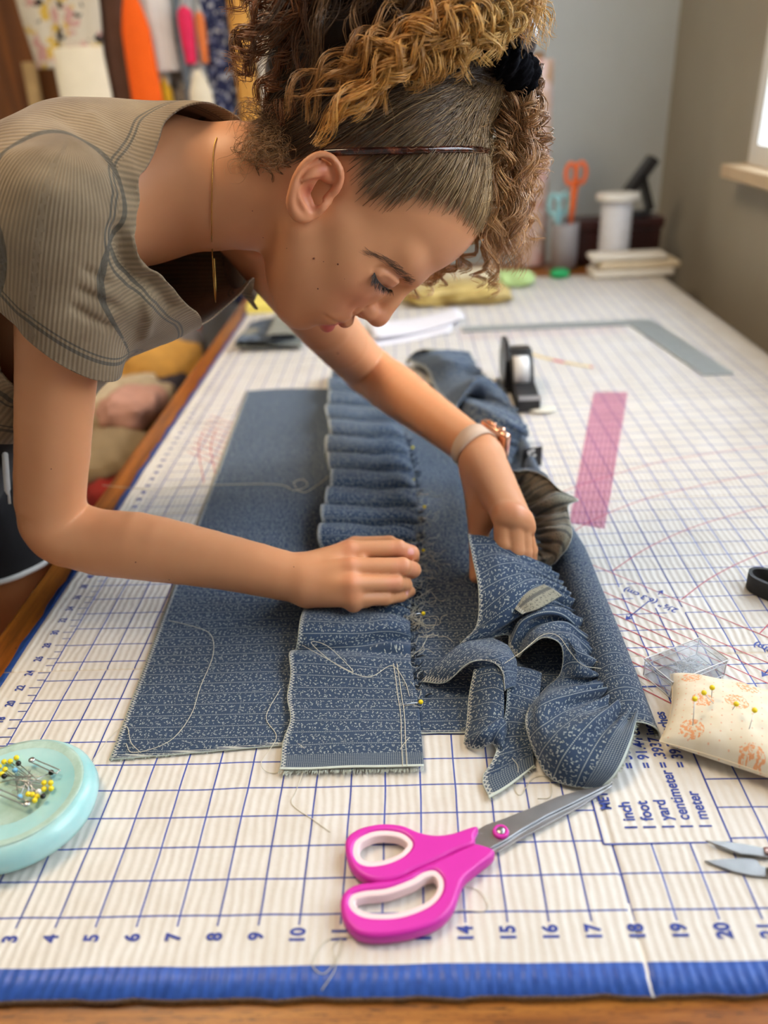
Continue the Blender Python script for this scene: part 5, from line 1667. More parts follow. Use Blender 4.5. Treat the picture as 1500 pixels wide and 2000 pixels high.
extra('ruffle_tip', [[(1004, 1188, 1.5), (1030, 1158, 1.75), (1062, 1142, 1.7)], [(1012, 1194, 1.55), (1042, 1174, 1.7), (1082, 1152, 1.6)], [(1020, 1200, 1.5), (1056, 1188, 1.55), (1098, 1164, 1.45)]], 24, 24, True)
fray(RUF2, on_z(955, 1560, .08), on_z(1044, 1496, .08), unit((.45, -1, 0)), 110, .10)
E0 = [on_z(*p) for p in rows[0]]
for a, b in zip(E0, E0[1:]): fray(RUF2, a, b, unit((.9, -.5, 0)), 70, .08, 0)

# ---------------------------------------------------------------- loose threads
def thread(pts, label, r=0.011, n=60, wig=0.0):
    q = catmull(np.array([on_z(*p) for p in pts]), n)
    if wig: q = q + rng.normal(0, wig, q.shape) * [1, 1, .3]
    q[:, 2] = np.maximum(q[:, 2], r + .004)
    v, f = tube(q, r, 5)
    o = obj('loose_thread', v, f, thread_mat, None, True, loc=q[0])
    return tag(o, label, 'thread', 'loose threads')
thread([(200, 948, .03), (300, 955, .08), (425, 947, .12), (540, 946, .14), (575, 958, .14), (600, 948, .15), (590, 936, .15), (574, 944, .15), (592, 962, .15), (622, 946, .15), (642, 930, .25)], 'pale thread crossing the flat panel left of the ruffle with a small loop', .016, 120)
thread([(246, 1452, .12), (262, 1470, .13), (330, 1448, .13), (372, 1398, .13), (392, 1340, .13), (416, 1280, .14), (412, 1240, .14), (380, 1224, .14), (330, 1212, .13)], 'long curved pale thread lying on the near left part of the skirt panel')
thread([(170, 1500, .02), (215, 1440, .02), (246, 1418, .1), (256, 1450, .12), (275, 1470, .12)], 'pale thread hanging off the left edge of the skirt panel')
thread([(548, 1345, .2), (520, 1400, .12), (540, 1440, .1), (510, 1490, .1), (535, 1510, .03), (590, 1488, .1), (680, 1500, .12), (760, 1480, .2), (800, 1440, .25)], 'pale thread looping past the left corner of the pleated flap')
thread([(560, 1440, .2), (598, 1470, .2), (580, 1540, .02), (570, 1570, .015), (610, 1600, .015), (645, 1625, .015)], 'thin pale thread trailing from the flap onto the mat above the scissors')
thread([(690, 1830, .015), (640, 1836, .02), (610, 1880, .02), (632, 1902, .02), (660, 1870, .03), (668, 1836, .03), (650, 1850, .015), (655, 1890, .02), (628, 1935, .015)], 'white thread looped on the mat beside the printed 11')
thread([(905, 1730, .015), (935, 1740, .02), (952, 1765, .02), (944, 1780, .015), (900, 1778, .015), (858, 1790, .015)], 'faint white thread curled right of the lower scissor handle')
thread([(1000, 1480, .35), (1012, 1500, .2), (1006, 1540, .02), (1018, 1552, .02), (1040, 1520, .02), (1070, 1518, .03), (1076, 1555, .02), (1050, 1560, .015)], 'white thread looping below the loose end of the bunched ruffle')
thread([(985, 1296, 1.6), (1020, 1272, 1.75), (1060, 1240, 1.85), (1090, 1242, 1.75), (1115, 1275, 1.5), (1140, 1300, .9), (1190, 1308, .65), (1240, 1324, .5), (1275, 1350, .1)], 'long pale thread draped over the middle of the bunched ruffle')
thread([(1160, 1290, .7), (1185, 1298, .7), (1215, 1290, .6)], 'short pale thread on the rolled right edge of the skirt panel')
thread([(590, 1260, .6), (645, 1290, .75), (690, 1312, .7), (640, 1262, .85), (608, 1256, .8), (660, 1300, .7), (720, 1322, .5), (765, 1300, .4), (790, 1330, .3), (800, 1360, .25)], 'beige thread looping over the pleats in front of the near hand')
thread([(1236, 1444, .35), (1268, 1450, .1), (1285, 1452, .05)], 'pale thread end between the ruffle end and the pincushion')
# tangle of basting threads along the gathered edge
parts = []
for i in range(150):
    y = rng.choice([rng.uniform(7, 22), rng.uniform(11, 18)]); x = np.interp(y, Gp[:, 1], Gp[:, 0]) + rng.normal(.12, .22)
    k = rng.integers(3, 6); q = [np.array([x, y, .2])]
    a0 = rng.uniform(0, 6.28)
    for j in range(k):
        a0 += rng.normal(0, 1.1); q.append(q[-1] + [math.cos(a0) * .28, math.sin(a0) * .28, 0]); q[-1][2] = rng.uniform(.12, .36)
    parts.append(tube(catmull(np.array(q), 16), 0.009, 3, False))
bt = obj('basting_threads', *merge(parts), thread_mat, RUF); bt['kind'] = 'stuff'
parts = []
for i in range(120):
    y = rng.uniform(7.5, 30); x = np.interp(y, Gp[:, 1], Gp[:, 0]) + rng.normal(.05, .1)
    p = np.array([x, y, .12]); q = p + [rng.uniform(.0, .35), rng.normal(0, .15), rng.uniform(.05, .25)]
    parts.append(tube([p, (p + q) / 2 + rng.normal(0, .04, 3), q], [.03, .03, .012], 4, False))
bt = obj('raw_edge', *merge(parts), simple('dark_denim_fray', srgb(34, 46, 62), .9), RUF); bt['kind'] = 'stuff'

# ================================================================ tools on the mat
def flat2d(outer, holes, z0, z1, bev=0.05):
    """flat part with holes, rounded edges: closed outlines (mat x, y) -> verts, faces"""
    cu = bpy.data.curves.new('outline', 'CURVE'); cu.dimensions = '2D'; cu.fill_mode = 'BOTH'
    for loop in [outer] + list(holes):
        sp = cu.splines.new('POLY'); sp.points.add(len(loop) - 1); sp.use_cyclic_u = True
        for p, q in zip(sp.points, loop): p.co = (q[0], q[1], 0, 1)
    cu.extrude = max(0.001, (z1 - z0) / 2 - bev); cu.bevel_depth = bev; cu.bevel_resolution = 2; cu.offset = -bev
    ob = bpy.data.objects.new('outline', cu); COL.objects.link(ob); bpy.context.view_layer.update()
    me = bpy.data.meshes.new_from_object(ob.evaluated_get(bpy.context.evaluated_depsgraph_get()))
    V = np.array([q.co[:] for q in me.vertices]); F = [tuple(p.vertices) for p in me.polygons]
    bpy.data.objects.remove(ob); bpy.data.curves.remove(cu); bpy.data.meshes.remove(me)
    V[:, 2] += (z0 + z1) / 2
    return V, F
def closed(pts, n=80):
    p = np.asarray(pts, float); k = len(p)
    q = catmull(np.vstack([p[-2:], p, p[:2]]), (k + 4) * 40)
    m0 = 2 * 40 * (k + 3) // (k + 3); seg = q
    # keep one full turn
    t0 = int(round(len(q) * 2 / (k + 3))); t1 = int(round(len(q) * (k + 2) / (k + 3)))
    seg = q[t0:t1]
    return seg[np.linspace(0, len(seg) - 1, n + 1).astype(int)[:-1]]
def mat_loop(px, z, n=0):
    p = np.array([on_z(u, v, z)[:2] for u, v in px])
    return closed(p, n) if n else p
def smooth_angle(o, ang=0.6):
    o.data.polygons.foreach_set('use_smooth', np.ones(len(o.data.polygons), bool))
    o.data.set_sharp_from_angle(angle=ang)

steel = simple('blade_steel', (0.46, 0.46, 0.47), 0.32, 0.08, 60, Metallic=1.0)
pink = simple('pink_plastic', srgb(212, 44, 170), 0.38, 0.02)
pale = simple('pale_pink_grip', srgb(240, 214, 216), 0.45, 0.02)
scis = thing('scissors', 'pink handled scissors with white inner grips lying near the mat edge', 'scissors', on_z(930, 1650, 0))
zt = 0.42
up_out = [(674, 1655), (680, 1635), (705, 1619), (745, 1611), (785, 1614), (818, 1627), (850, 1633), (885, 1629), (925, 1616), (934, 1620), (928, 1634), (925, 1650), (890, 1664), (850, 1684), (806, 1703), (790, 1712), (765, 1721), (735, 1723), (705, 1713), (683, 1690)]
up_hole = [(688, 1668), (694, 1644), (720, 1628), (750, 1623), (785, 1628), (806, 1644), (806, 1660), (788, 1678), (755, 1692), (720, 1696), (698, 1688)]
lo_out = [(665, 1772), (670, 1748), (692, 1731), (735, 1724), (775, 1719), (815, 1700), (870, 1675), (915, 1655), (930, 1650), (962, 1660), (963, 1672), (935, 1695), (908, 1718), (897, 1742), (884, 1775), (856, 1803), (806, 1822), (745, 1831), (700, 1826), (674, 1802)]
lo_hole = [(680, 1770), (686, 1750), (712, 1741), (755, 1736), (800, 1720), (828, 1704), (852, 1702), (868, 1722), (864, 1750), (838, 1776), (785, 1796), (730, 1799), (696, 1790)]
def shrink(loop, d):
    c = loop.mean(0); t_ = np.roll(loop, -1, 0) - np.roll(loop, 1, 0); n_ = np.stack([-t_[:, 1], t_[:, 0]], -1); n_ /= np.linalg.norm(n_, axis=1)[:, None]
    s_ = np.sign(((c - loop) * n_).sum(1).mean()); return loop + n_ * s_ * d
for nm, o_, h_ in (('upper', up_out, up_hole), ('lower', lo_out, lo_hole)):
    O_ = mat_loop(o_, zt * .8, 110); Hh = mat_loop(h_, zt * .8, 80)
    o = obj('handle', *flat2d(O_, [shrink(Hh, .05)], 0.03 if nm == 'lower' else .06, zt, 0.10), pink, scis); smooth_angle(o)
    o = obj('grip', *flat2d(shrink(Hh, -.06), [shrink(Hh, .18)], 0.07, zt - 0.04, 0.04), pale, o); smooth_angle(o)
    o['label'] = 'white inner grip'
b1_ = mat_loop([(925, 1650), (930, 1624), (950, 1612), (985, 1600), (1040, 1578), (1090, 1557), (1140, 1543), (1170, 1538), (1196, 1529), (1188, 1534), (1120, 1568), (1070, 1592), (1020, 1620), (990, 1640), (960, 1656), (940, 1660)], .2)
b2_ = mat_loop([(955, 1662), (940, 1640), (972, 1622), (1010, 1612), (1060, 1594), (1120, 1566), (1196, 1530), (1196, 1536), (1130, 1578), (1080, 1605), (1030, 1632), (1000, 1648), (975, 1664)], .12)
o = obj('blade', *flat2d(b1_, [], 0.17, 0.235, 0.012), steel, scis, False)
o = obj('blade', *flat2d(b2_, [], 0.085, 0.15, 0.012), steel, scis, False)
pv = on_z(978, 1626, .24)
o = obj('pivot_ring', *lathe([(.20, .0), (.22, .03), (.20, .09), (.13, .10), (.13, .02)], pv + [0, 0, -.01], 28), pink, scis)
o = obj('pivot_screw', *lathe([(.0, 0), (.125, 0), (.12, .08), (.09, .10), (.0, .10)], pv, 24), steel, scis)

# ---- pins
pin_steel = simple('pin_steel', (0.55, 0.55, 0.55), 0.3, Metallic=1.0)
HEADC = {'yellow': srgb(240, 214, 30), 'black': (0.006, 0.006, 0.007), 'white': (0.85, 0.85, 0.85), 'blue': srgb(120, 186, 222)}
PIN = {}
def pin(color, head, tip, label, group=None):
    head, tip = np.asarray(head, float), np.asarray(tip, float)
    if color not in PIN:
        hm_ = simple('pin_head_' + color, HEADC[color], 0.25)
        L_ = 1.1
        mh = new_mesh('head', *sphere((0, 0, 0), .078, 14, 10), hm_)
        ms = new_mesh('shaft', *tube([(0, 0, -.06), (0, 0, -L_ * .9), (0, 0, -L_)], [.013, .012, .003], 6), pin_steel)
        PIN[color] = (mh, ms)
    r = bpy.data.objects.new('pin', None); COL.objects.link(r); r.empty_display_size = .01
    r.location = W(head)
    r.rotation_mode = 'QUATERNION'
    r.rotation_quaternion = Vector((0, 0, -1)).rotation_difference(Vector(unit(tip - head)))
    tag(r, label, 'pin', group)
    for nm, me in zip(('head', 'shaft'), PIN[color]):
        c = bpy.data.objects.new(nm, me); COL.objects.link(c); c.parent = r
    return r
RP = [((822, 1371), 'nearest yellow headed pin in the ruffle, beside the flap corner'), ((827, 1198), 'yellow headed pin in the ruffle edge just below the near hand'), ((827, 1075), 'yellow headed pin beside the fingertips of the near hand'),
      ((829, 990), 'yellow headed pin in the ruffle just above the near hand'), ((807, 938), 'yellow headed pin, second farthest in the gathered ruffle edge'), ((806, 874), 'yellow headed pin farthest away in the gathered ruffle edge')]
for (u, v), lab in RP:
    h_ = on_z(u, v, .30); pin('yellow', h_, h_ + [-.95, rng.uniform(-.2, .2), -.12], lab, 'yellow pins along the ruffle')

# ---- magnetic pin dish with its pins
t = NT('turquoise_glass')
n1 = t.noise(t.coord(), 30, 4)
t.set(t.ramp(n1, [(0.3, srgb(150, 204, 206)), (0.7, srgb(178, 220, 218))]), 0.22, Subsurface_Weight=0.35, Subsurface_Scale=0.01)
t.b.inputs['Subsurface Radius'].default_value = (.5, 1, 1)
turq = t.m
t = NT('worn_magnet_face')
n1 = t.noise(t.coord(), 60, 5, .65)
t.set(t.ramp(n1, [(0.3, srgb(150, 182, 166)), (0.6, srgb(178, 206, 194)), (0.8, srgb(160, 176, 158))]), 0.5)
dish = thing('pin_dish', 'round turquoise magnetic pin dish holding pins on the mat corner', 'pin dish', (1.66, 3.15, 0))
prof = [(1.65, 0.02), (1.9, .05), (2.15, .25), (2.24, .5), (2.18, .75), (2.04, .93), (1.88, 1.0), (1.74, .97)]
o = obj('bowl', *lathe(prof + [(0.3, .72)], (1.66, 3.15, 0), 64), turq, dish)
o = obj('magnet_face', *lathe([(1.85, .85), (1.93, 1.0), (1.85, 1.01), (1.4, .88), (.6, .80), (0.0, .78)], (1.66, 3.15, 0), 56), t.m, dish)
hp_ = [(32, 1480, 'yellow'), (20, 1487, 'yellow'), (8, 1488, 'yellow'), (-2, 1497, 'yellow'), (10, 1503, 'yellow'), (3, 1512, 'yellow'), (-6, 1530, 'yellow'), (86, 1529, 'yellow'), (99, 1529, 'yellow'), (86, 1541, 'yellow'), (100, 1540, 'yellow'), (72, 1556, 'yellow'), (63, 1552, 'yellow'), (68, 1563, 'yellow'), (55, 1551, 'yellow'),
       (36, 1491, 'black'), (8, 1516, 'black'), (84, 1555, 'black'), (100, 1509, 'black'), (29, 1504, 'blue'), (39, 1556, 'blue'), (75, 1546, 'white')]
PL = ['far yellow headed pin topmost in the row at the back of the dish pins', 'yellow headed pin second in the back row of the dish pins', 'yellow headed pin third in the back row of the dish pins', 'yellow headed pin fourth in the back row of the dish pins', 'yellow headed pin just under the back row, beside the black one', 'yellow headed pin left of the black head behind the pile', 'yellow headed pin at the outer left of the pile on the dish', 'back left head of the square cluster of four yellow pins', 'back right head of the square cluster of four yellow pins', 'front left head of the square cluster of four yellow pins', 'front right head of the square cluster of four yellow pins', 'yellow headed pin between the white and the black head in front', 'yellow headed pin just left of the front yellow pair', 'frontmost yellow headed pin on the turquoise dish', 'half hidden yellow headed pin beside the front blue head', 'black headed pin beside the back row of yellow heads', 'black headed pin at the left of the pile on the dish', 'black headed pin in front, right of the white head', 'black headed pin by the far safety pin, apart from the others', 'pale blue headed pin at the back of the dish pins', 'pale blue headed pin in front by the near safety pin', 'white headed pin, the only one on the turquoise dish']
cen = on_z(48, 1522, .98)
for i, (u, v, c) in enumerate(hp_):
    z = 1.0 + .012 * (i % 9)
    h_ = on_z(u, v, z)
    d = cen + rng.normal(0, .16, 3) * [1, 1, 0] - h_; d[2] = 0
    pin(c, h_, h_ + unit(d) * 1.1 + [0, 0, -.06], PL[i], 'pins on the turquoise dish')
def safety_pin(a, b, z, label):
    a, b = on_z(*a, z), on_z(*b, z); d = unit(b - a); n_ = np.array([-d[1], d[0], 0])
    r = thing('safety_pin', label, 'safety pin', a)
    L_ = np.linalg.norm(b - a)
    P = [a + n_ * .07 + d * L_, a + n_ * .07, a - d * .06 + n_ * .03, a - d * .06 - n_ * .03, a - n_ * .07, a + d * L_ - n_ * .05]
    obj('wire', *tube(catmull(np.array(P), 40), .018, 6), pin_steel, r)
    obj('clasp', *sphere(b, (.1, .1, .05), 10, 6), pin_steel, r)
safety_pin((110, 1506), (62, 1484), 1.08, 'silver safety pin at the far side of the pins on the dish')
safety_pin((2, 1548), (52, 1570), 1.08, 'silver safety pin nearest the camera on the turquoise dish')

# ---- pincushion
t = NT('cushion_print')
uv = t.attr('fab').outputs['Vector']
s = t.sep(uv)
dx = t.math('SUBTRACT', t.math('FRACT', t.math('DIVIDE', s[0], 0.24)), 0.5); dy = t.math('SUBTRACT', t.math('FRACT', t.math('DIVIDE', t.math('ADD', s[1], t.math('MULTIPLY', t.math('FLOOR', t.math('DIVIDE', s[0], 0.24)), 0.12)), 0.24)), 0.5)
dot = t.math('LESS_THAN', t.math('ADD', t.math('MULTIPLY', dx, dx), t.math('MULTIPLY', dy, dy)), 0.008)
sc_ = t.vmath('MULTIPLY', uv, (0.80, 0.86, 0))
vo = t.n('ShaderNodeTexVoronoi', voronoi_dimensions='2D'); t.link(sc_, vo.inputs['Vector']); vo.inputs['Scale'].default_value = 1.0; vo.inputs['Randomness'].default_value = 0.45
fl_n = t.noise(uv, 11, 4, .6)
flower = t.math('MULTIPLY', t.math('LESS_THAN', vo.outputs['Distance'], 0.24), t.math('GREATER_THAN', fl_n, 0.50))
base = t.ramp(t.noise(uv, 2, 3), [(0.3, srgb(224, 212, 186)), (0.7, srgb(234, 226, 206))])
c = t.mix(t.math('MULTIPLY', dot, .6), base, srgb(226, 152, 108))
c = t.mix(t.math('MULTIPLY', flower, .85), c, t.mix(t.noise(uv, 30, 2), srgb(228, 134, 70), srgb(238, 172, 116)))
t.set(c, 0.85, Sheen_Weight=0.1); t.bump(t.noise(uv, 160, 2), 0.25, .0003)
BL, TL, TR, BR = np.array([20.02, 4.98]), np.array([21.20, 7.95]), np.array([24.6, 6.5]), np.array([23.4, 3.05])
ns = 60
ss, ts = np.meshgrid(np.linspace(-1, 1, ns), np.linspace(-1, 1, ns), indexing='ij')
ms, mt = ss * (1 - .10 * (1 - ts ** 2) * np.abs(ss) ** 3), ts * (1 - .08 * (1 - ss ** 2) * np.abs(ts) ** 3)
w_ = lambda a, b: ((1 - a) * (1 - b) / 4, (1 - a) * (1 + b) / 4, (1 + a) * (1 + b) / 4, (1 + a) * (1 - b) / 4)
ws = w_(ms, mt)
xy = sum(k_[..., None] * c_ for k_, c_ in zip(ws, (BL, TL, TR, BR)))
th = ((1 - ss ** 2).clip(0) * (1 - ts ** 2).clip(0)) ** .42
wr = 1 + .10 * np.sin(np.arctan2(ts, ss) * 9) * (1 - th) + .03 * smooth_noise(ss * 3, ts * 3, 2, 9)
topz = 0.52 + 0.92 * th * wr; botz = 0.52 - 0.50 * th
Vt = np.concatenate([xy, topz[..., None]], -1).reshape(-1, 3); Vb = np.concatenate([xy, botz[..., None]], -1).reshape(-1, 3)
ii = np.arange(ns * ns).reshape(ns, ns)
ft = np.stack([ii[:-1, :-1], ii[1:, :-1], ii[1:, 1:], ii[:-1, 1:]], -1).reshape(-1, 4)
o = obj('pincushion', np.concatenate([Vt, Vb]), np.concatenate([ft, ft[:, ::-1] + ns * ns]), t.m, None, True, loc=(22.3, 5.6, 0))
fu = np.concatenate([(ss * 1.7 + 5)[..., None], (ts * 1.6 + 5)[..., None]], -1).reshape(-1, 2)
attr(o, 'fab', np.concatenate([fu, fu + 3.3]))
tag(o, 'stuffed cream pincushion with small orange flowers and yellow pins', 'pincushion')
b_i = np.concatenate([ii[:, 0], ii[-1, 1:], ii[-2::-1, -1], ii[0, -2::-1]])
obj('seam', *tube(Vt[b_i] + [0, 0, .0], .018, 5, False), simple('cream_seam', srgb(226, 212, 184), .9), o)
for (hu, hv), (tu, tv), lab in [((1357, 1365), (1354, 1405), 'leftmost of the yellow headed pins in the flowered cushion'), ((1375, 1353), (1399, 1380), 'slanted yellow headed pin, second from the left in the flowered cushion'), ((1391, 1343), (1389, 1368), 'farthest back yellow headed pin in the flowered cushion'),
                               ((1438, 1375), (1428, 1390), 'yellow headed pin right of the middle of the flowered cushion'), ((1474, 1387), (1462, 1428), 'rightmost yellow headed pin in view in the flowered cushion')]:
    p0 = on_z(hu, hv, 1.85); p1 = on_z(tu, tv, 1.25)
    pin('yellow', p0, p1, lab, 'yellow pins in the cushion')

# ---- clear box of pins behind the cushion
clear = NT('clear_plastic')
clear.set((.97, .97, 1), 0.03, IOR=1.3, Transmission_Weight=1.0)
t = NT('clear_plastic_thin'); tr = t.n('ShaderNodeBsdfTransparent'); tr.inputs[0].default_value = (.93, .94, .96, 1)
gl = t.n('ShaderNodeBsdfGlossy'); gl.inputs['Roughness'].default_value = .08
mx = t.n('ShaderNodeMixShader'); lw_ = t.n('ShaderNodeLayerWeight'); lw_.inputs[0].default_value = .3
t.link(t.math('MULTIPLY_ADD', lw_.outputs['Facing'], .25, .04, True), mx.inputs[0]); t.link(tr.outputs[0], mx.inputs[1]); t.link(gl.outputs[0], mx.inputs[2]); t.link(mx.outputs[0], t.t.nodes['Material Output'].inputs[0])
CLEAR = t.m
bxo = np.array([21.85, 8.45]); ba = math.radians(26)
def rot2(V, o2, a): 
    V = np.array(V, float); c, s_ = math.cos(a), math.sin(a); x, y = V[:, 0].copy(), V[:, 1].copy()
    V[:, 0] = x * c - y * s_ + o2[0]; V[:, 1] = x * s_ + y * c + o2[1]; return V
pb = thing('pin_box', 'small clear plastic box of silver pins behind the flowered pincushion', 'pin box', (*bxo, 0))
def wall_box(x0, x1, y0, y1, z0, z1, w, top=False):
    ps = [box(x0, x1, y0, y1, z0, z0 + w), box(x0, x0 + w, y0, y1, z0 + w, z1), box(x1 - w, x1, y0, y1, z0 + w, z1), box(x0 + w, x1 - w, y0, y0 + w, z0 + w, z1), box(x0 + w, x1 - w, y1 - w, y1, z0 + w, z1)]
    return merge(ps)
v, f = wall_box(-1.15, 1.15, -.62, .62, 0.02, .5, .05); obj('tray', rot2(v, bxo, ba), f, CLEAR, pb, False)
v, f = wall_box(-1.18, 1.18, -.66, .66, 0, .16, .05); v[:, 2] = .70 - v[:, 2]; obj('lid', rot2(v, bxo, ba), f, CLEAR, pb, False)
for z_, sx_, sy_ in ((.5, 1.15, .62), (.70, 1.18, .66), (.04, 1.15, .62)):
    v, f = tube(np.array([(-sx_, -sy_, z_), (sx_, -sy_, z_), (sx_, sy_, z_), (-sx_, sy_, z_), (-sx_, -sy_, z_)]), .022, 5)
    obj('rim', rot2(v, bxo, ba), f, simple('clear_rim_%d' % int(z_ * 100), (.78, .79, .82), .2), pb)
for sx_ in (-1.15, 1.15):
    for sy_ in (-.62, .62):
        v, f = tube(np.array([(sx_, sy_, .04), (sx_, sy_, .7)]), .022, 5); obj('edge', rot2(v, bxo, ba), f, bpy.data.materials['clear_rim_50'], pb)
parts = []
for i in range(70):
    c_ = np.array([.2 + rng.normal(0, .3), rng.normal(.05, .2), .12 + .25 * rng.random()]); d = unit(rng.normal(0, 1, 3) * [1, 1, .4]) * rng.uniform(.12, .26)
    c_[:2] = np.clip(c_[:2], [-.7, -.3], [.8, .3])
    parts.append(tube([c_ - d, c_, c_ + d * .8 + unit(rng.normal(0, 1, 3)) * .05], .016, 4))
v, f = merge(parts); o = obj('pins_inside', rot2(v, bxo, ba), f, pin_steel, pb); o['kind'] = 'stuff'

# ---- thread snips
snip = thing('thread_snips', 'small steel thread snips with a dark red handle at the mat corner', 'snips', on_z(1480, 1680, 0))
snip_m = simple('snip_steel', (0.30, 0.30, 0.30), 0.38, .15, 60, Metallic=1.0)
o = obj('blade', *flat2d(mat_loop([(1378, 1643), (1418, 1645), (1455, 1650), (1490, 1657), (1500, 1664), (1500, 1676), (1470, 1672), (1446, 1670), (1430, 1664), (1400, 1652)], .12), [], .09, .16, .02), snip_m, snip, False)
o = obj('blade', *flat2d(mat_loop([(1376, 1682), (1420, 1678), (1462, 1676), (1478, 1680), (1486, 1692), (1500, 1696), (1506, 1714), (1470, 1712), (1430, 1703), (1395, 1690)], .06), [], .02, .09, .02), snip_m, snip, False)
sa, sb = on_z(1494, 1666, .1), on_z(1498, 1704, .1)
o = obj('handle', *tube([sa, sa + [1.2, .05, .05], sa + [2.6, -.1, .05]], [.14, .2, .16], 10), simple('dark_red_enamel', srgb(120, 20, 30), .3), snip)
o = obj('handle', *tube([sb, sb + [1.2, -.25, .05], sb + [2.4, -.1, .05], sa + [2.9, -.25, .05], sa + [2.6, -.1, .05]], [.12, .14, .12, .1, .1], 10), snip_m, snip)
o = obj('rivet', *sphere(on_z(1498, 1662, .28), .06, 10, 6), pale, snip)

# ---- black strap
P = catmull(np.array([(29, 10.6, 0), (27.4, 11.6, 0), (26.3, 12.6, 0), (25.85, 13.25, 0), (26.0, 13.75, 0), (26.6, 13.7, 0), (27.6, 12.95, 0), (29.5, 11.9, 0)]), 70)
tn = np.gradient(P, axis=0); tn /= np.linalg.norm(tn, axis=1)[:, None]; nn_ = np.stack([-tn[:, 1], tn[:, 0], 0 * tn[:, 0]], -1)
ring = [(-.07, .03), (.07, .03), (.07, .70), (-.07, .70)]
V = np.concatenate([P + nn_ * a + [0, 0, b] for a, b in ring]); n_ = len(P)
F = [(k * n_ + i, k * n_ + i + 1, ((k + 1) % 4) * n_ + i + 1, ((k + 1) % 4) * n_ + i) for k in range(4) for i in range(n_ - 1)]
o = obj('strap', V, F, simple('black_leather', (0.008, 0.008, 0.009), .6, .1, 80, .3, 500), None, False, loc=P[0])
tag(o, 'black leather strap looped on its edge at the right of the mat', 'strap')

# ---- clear pink ruler
c4 = [on_z(1160, 766, .06)[:2], on_z(1226, 766, .06)[:2], on_z(1181, 1031, .06)[:2], on_z(1112, 1019, .06)[:2]]
t = NT('pink_acrylic')
uv = t.attr('fab').outputs['Vector']; s = t.sep(uv)
def gl_(v, p, w): return t.math('LESS_THAN', t.math('ABSOLUTE', t.math('SUBTRACT', t.math('FRACT', t.math('DIVIDE', v, p)), .5)), w)
lin = t.math('MAXIMUM', gl_(s[0], .25, .07), gl_(s[1], .25, .07))
tr = t.n('ShaderNodeBsdfTransparent'); tr.inputs[0].default_value = (.965, .87, .92, 1)
mx = t.n('ShaderNodeMixShader'); t.set(t.mix(lin, srgb(222, 150, 182), srgb(196, 84, 128)), .15)
t.link(t.math('MULTIPLY_ADD', lin, .22, .10), mx.inputs[0]); t.link(tr.outputs[0], mx.inputs[1]); t.link(t.b.outputs[0], mx.inputs[2]); t.link(mx.outputs[0], t.t.nodes['Material Output'].inputs[0])
v, f = prism(c4, .015, .09, .01)
o = obj('clear_ruler', v, f, t.m, None, False, loc=(*np.mean(c4, 0), 0))
ax_ = unit(np.array(c4[3]) - c4[0]); ay_ = np.array([-ax_[1], ax_[0]])
attr(o, 'fab', np.stack([(v[:, :2] - c4[0]) @ ax_, (v[:, :2] - c4[0]) @ ay_], -1))
tag(o, 'transparent pink gridded ruler lying on the mat right of the hand', 'ruler')

# ---- metal L square
sq = [(17.4, 50.5), (30.6, 50.5), (32.2, 38.0), (34.2, 38.0), (32.6, 51.9), (17.4, 51.9)]
o = obj('carpenter_square', *flat2d(np.array(sq), [], .01, .12, .02), simple('brushed_aluminium', (0.42, 0.45, 0.45), .42, .05, 60, Metallic=.6), None, False, loc=(31, 50, 0))
tag(o, 'grey metal L shaped square lying near the far right of the mat', 'square')

# ---- tape dispenser
td = thing('tape_dispenser', 'black tape dispenser with a white roll beyond the bunched ruffle', 'tape dispenser', (19.6, 36, 0))
blk = simple('black_plastic', (0.012, 0.012, 0.014), .35)
sp_ = lambda pts, x0, x1, bev=.06, dx=.45: (lambda vf: (np.stack([vf[0][:, 2] + dx, vf[0][:, 0], vf[0][:, 1]], -1), vf[1]))(flat2d(np.array(pts), [], x0, x1, bev))
o = obj('body', *sp_([(32.6, .05), (38.6, .05), (38.9, .8), (38.2, 2.5), (36.8, 2.7), (35.9, 2.2), (35.2, 1.1), (33.4, .9), (32.6, .9)], 18.95, 20.35), blk, td, False); smooth_angle(o)
o = obj('side_plate', *sp_([(36, .3), (39.2, .3), (39.4, 1.8), (38.4, 3.1), (37, 3.1), (35.9, 2.2)], 18.6, 18.95), blk, td, False)
o = obj('tape_roll', *lathe([(.45, 0), (.95, 0), (.95, .9), (.45, .9)], (19.55, 35.8, 1.55), 32, (1, 0, 0)), simple('white_tape', (.80, .80, .79), .5), td)
o = obj('cutter', *box(19.45, 20.75, 32.45, 32.62, .85, 1.1), steel, td, False)
# ---- chalk, label case, tape measure
o = obj('tailors_chalk', *sphere((20.95, 32.8, .14), (.85, .62, .13), 24, 12), simple('chalk', srgb(216, 212, 198), .9, .05, 60), None, True, loc=(20.95, 32.8, 0))
tag(o, 'flat oval of white tailor chalk lying near the tape dispenser', 'chalk')
lc = thing('label_case', 'small clear case with black label and white script letter near the watch', 'case', (19.1, 25.2, 0))
v, f = box(-.62, .62, -.32, .32, 0.01, 1.25, .05); obj('case', rot2(v, (19.1, 25.2), .25), f, CLEAR, lc, False)
v, f = box(-.52, .52, -.345, -.33, .1, 1.15); obj('label_card', rot2(v, (19.1, 25.2), .25), f, blk, lc, False)
tv, tf = text_mesh('F', 1.05, (0, 0), 0.25, 0.9, .03)
tv = np.stack([tv[:, 0], np.full(len(tv), -.352), tv[:, 1] * 1.0 + .62], -1); obj('letter', rot2(tv, (19.1, 25.2), .25), tf, white_cotton, lc, False)
P = catmull(np.array([(21.6, 45.2), (22.0, 44.0), (22.8, 43.0), (24.0, 41.8), (25.6, 40.6)]), 40)
v, f = strip(P, .36, .02); v2, f2 = strip(P, .36, .035); n_ = len(v)
t = NT('measuring_tape'); co = t.coord(); s = t.sep(co)
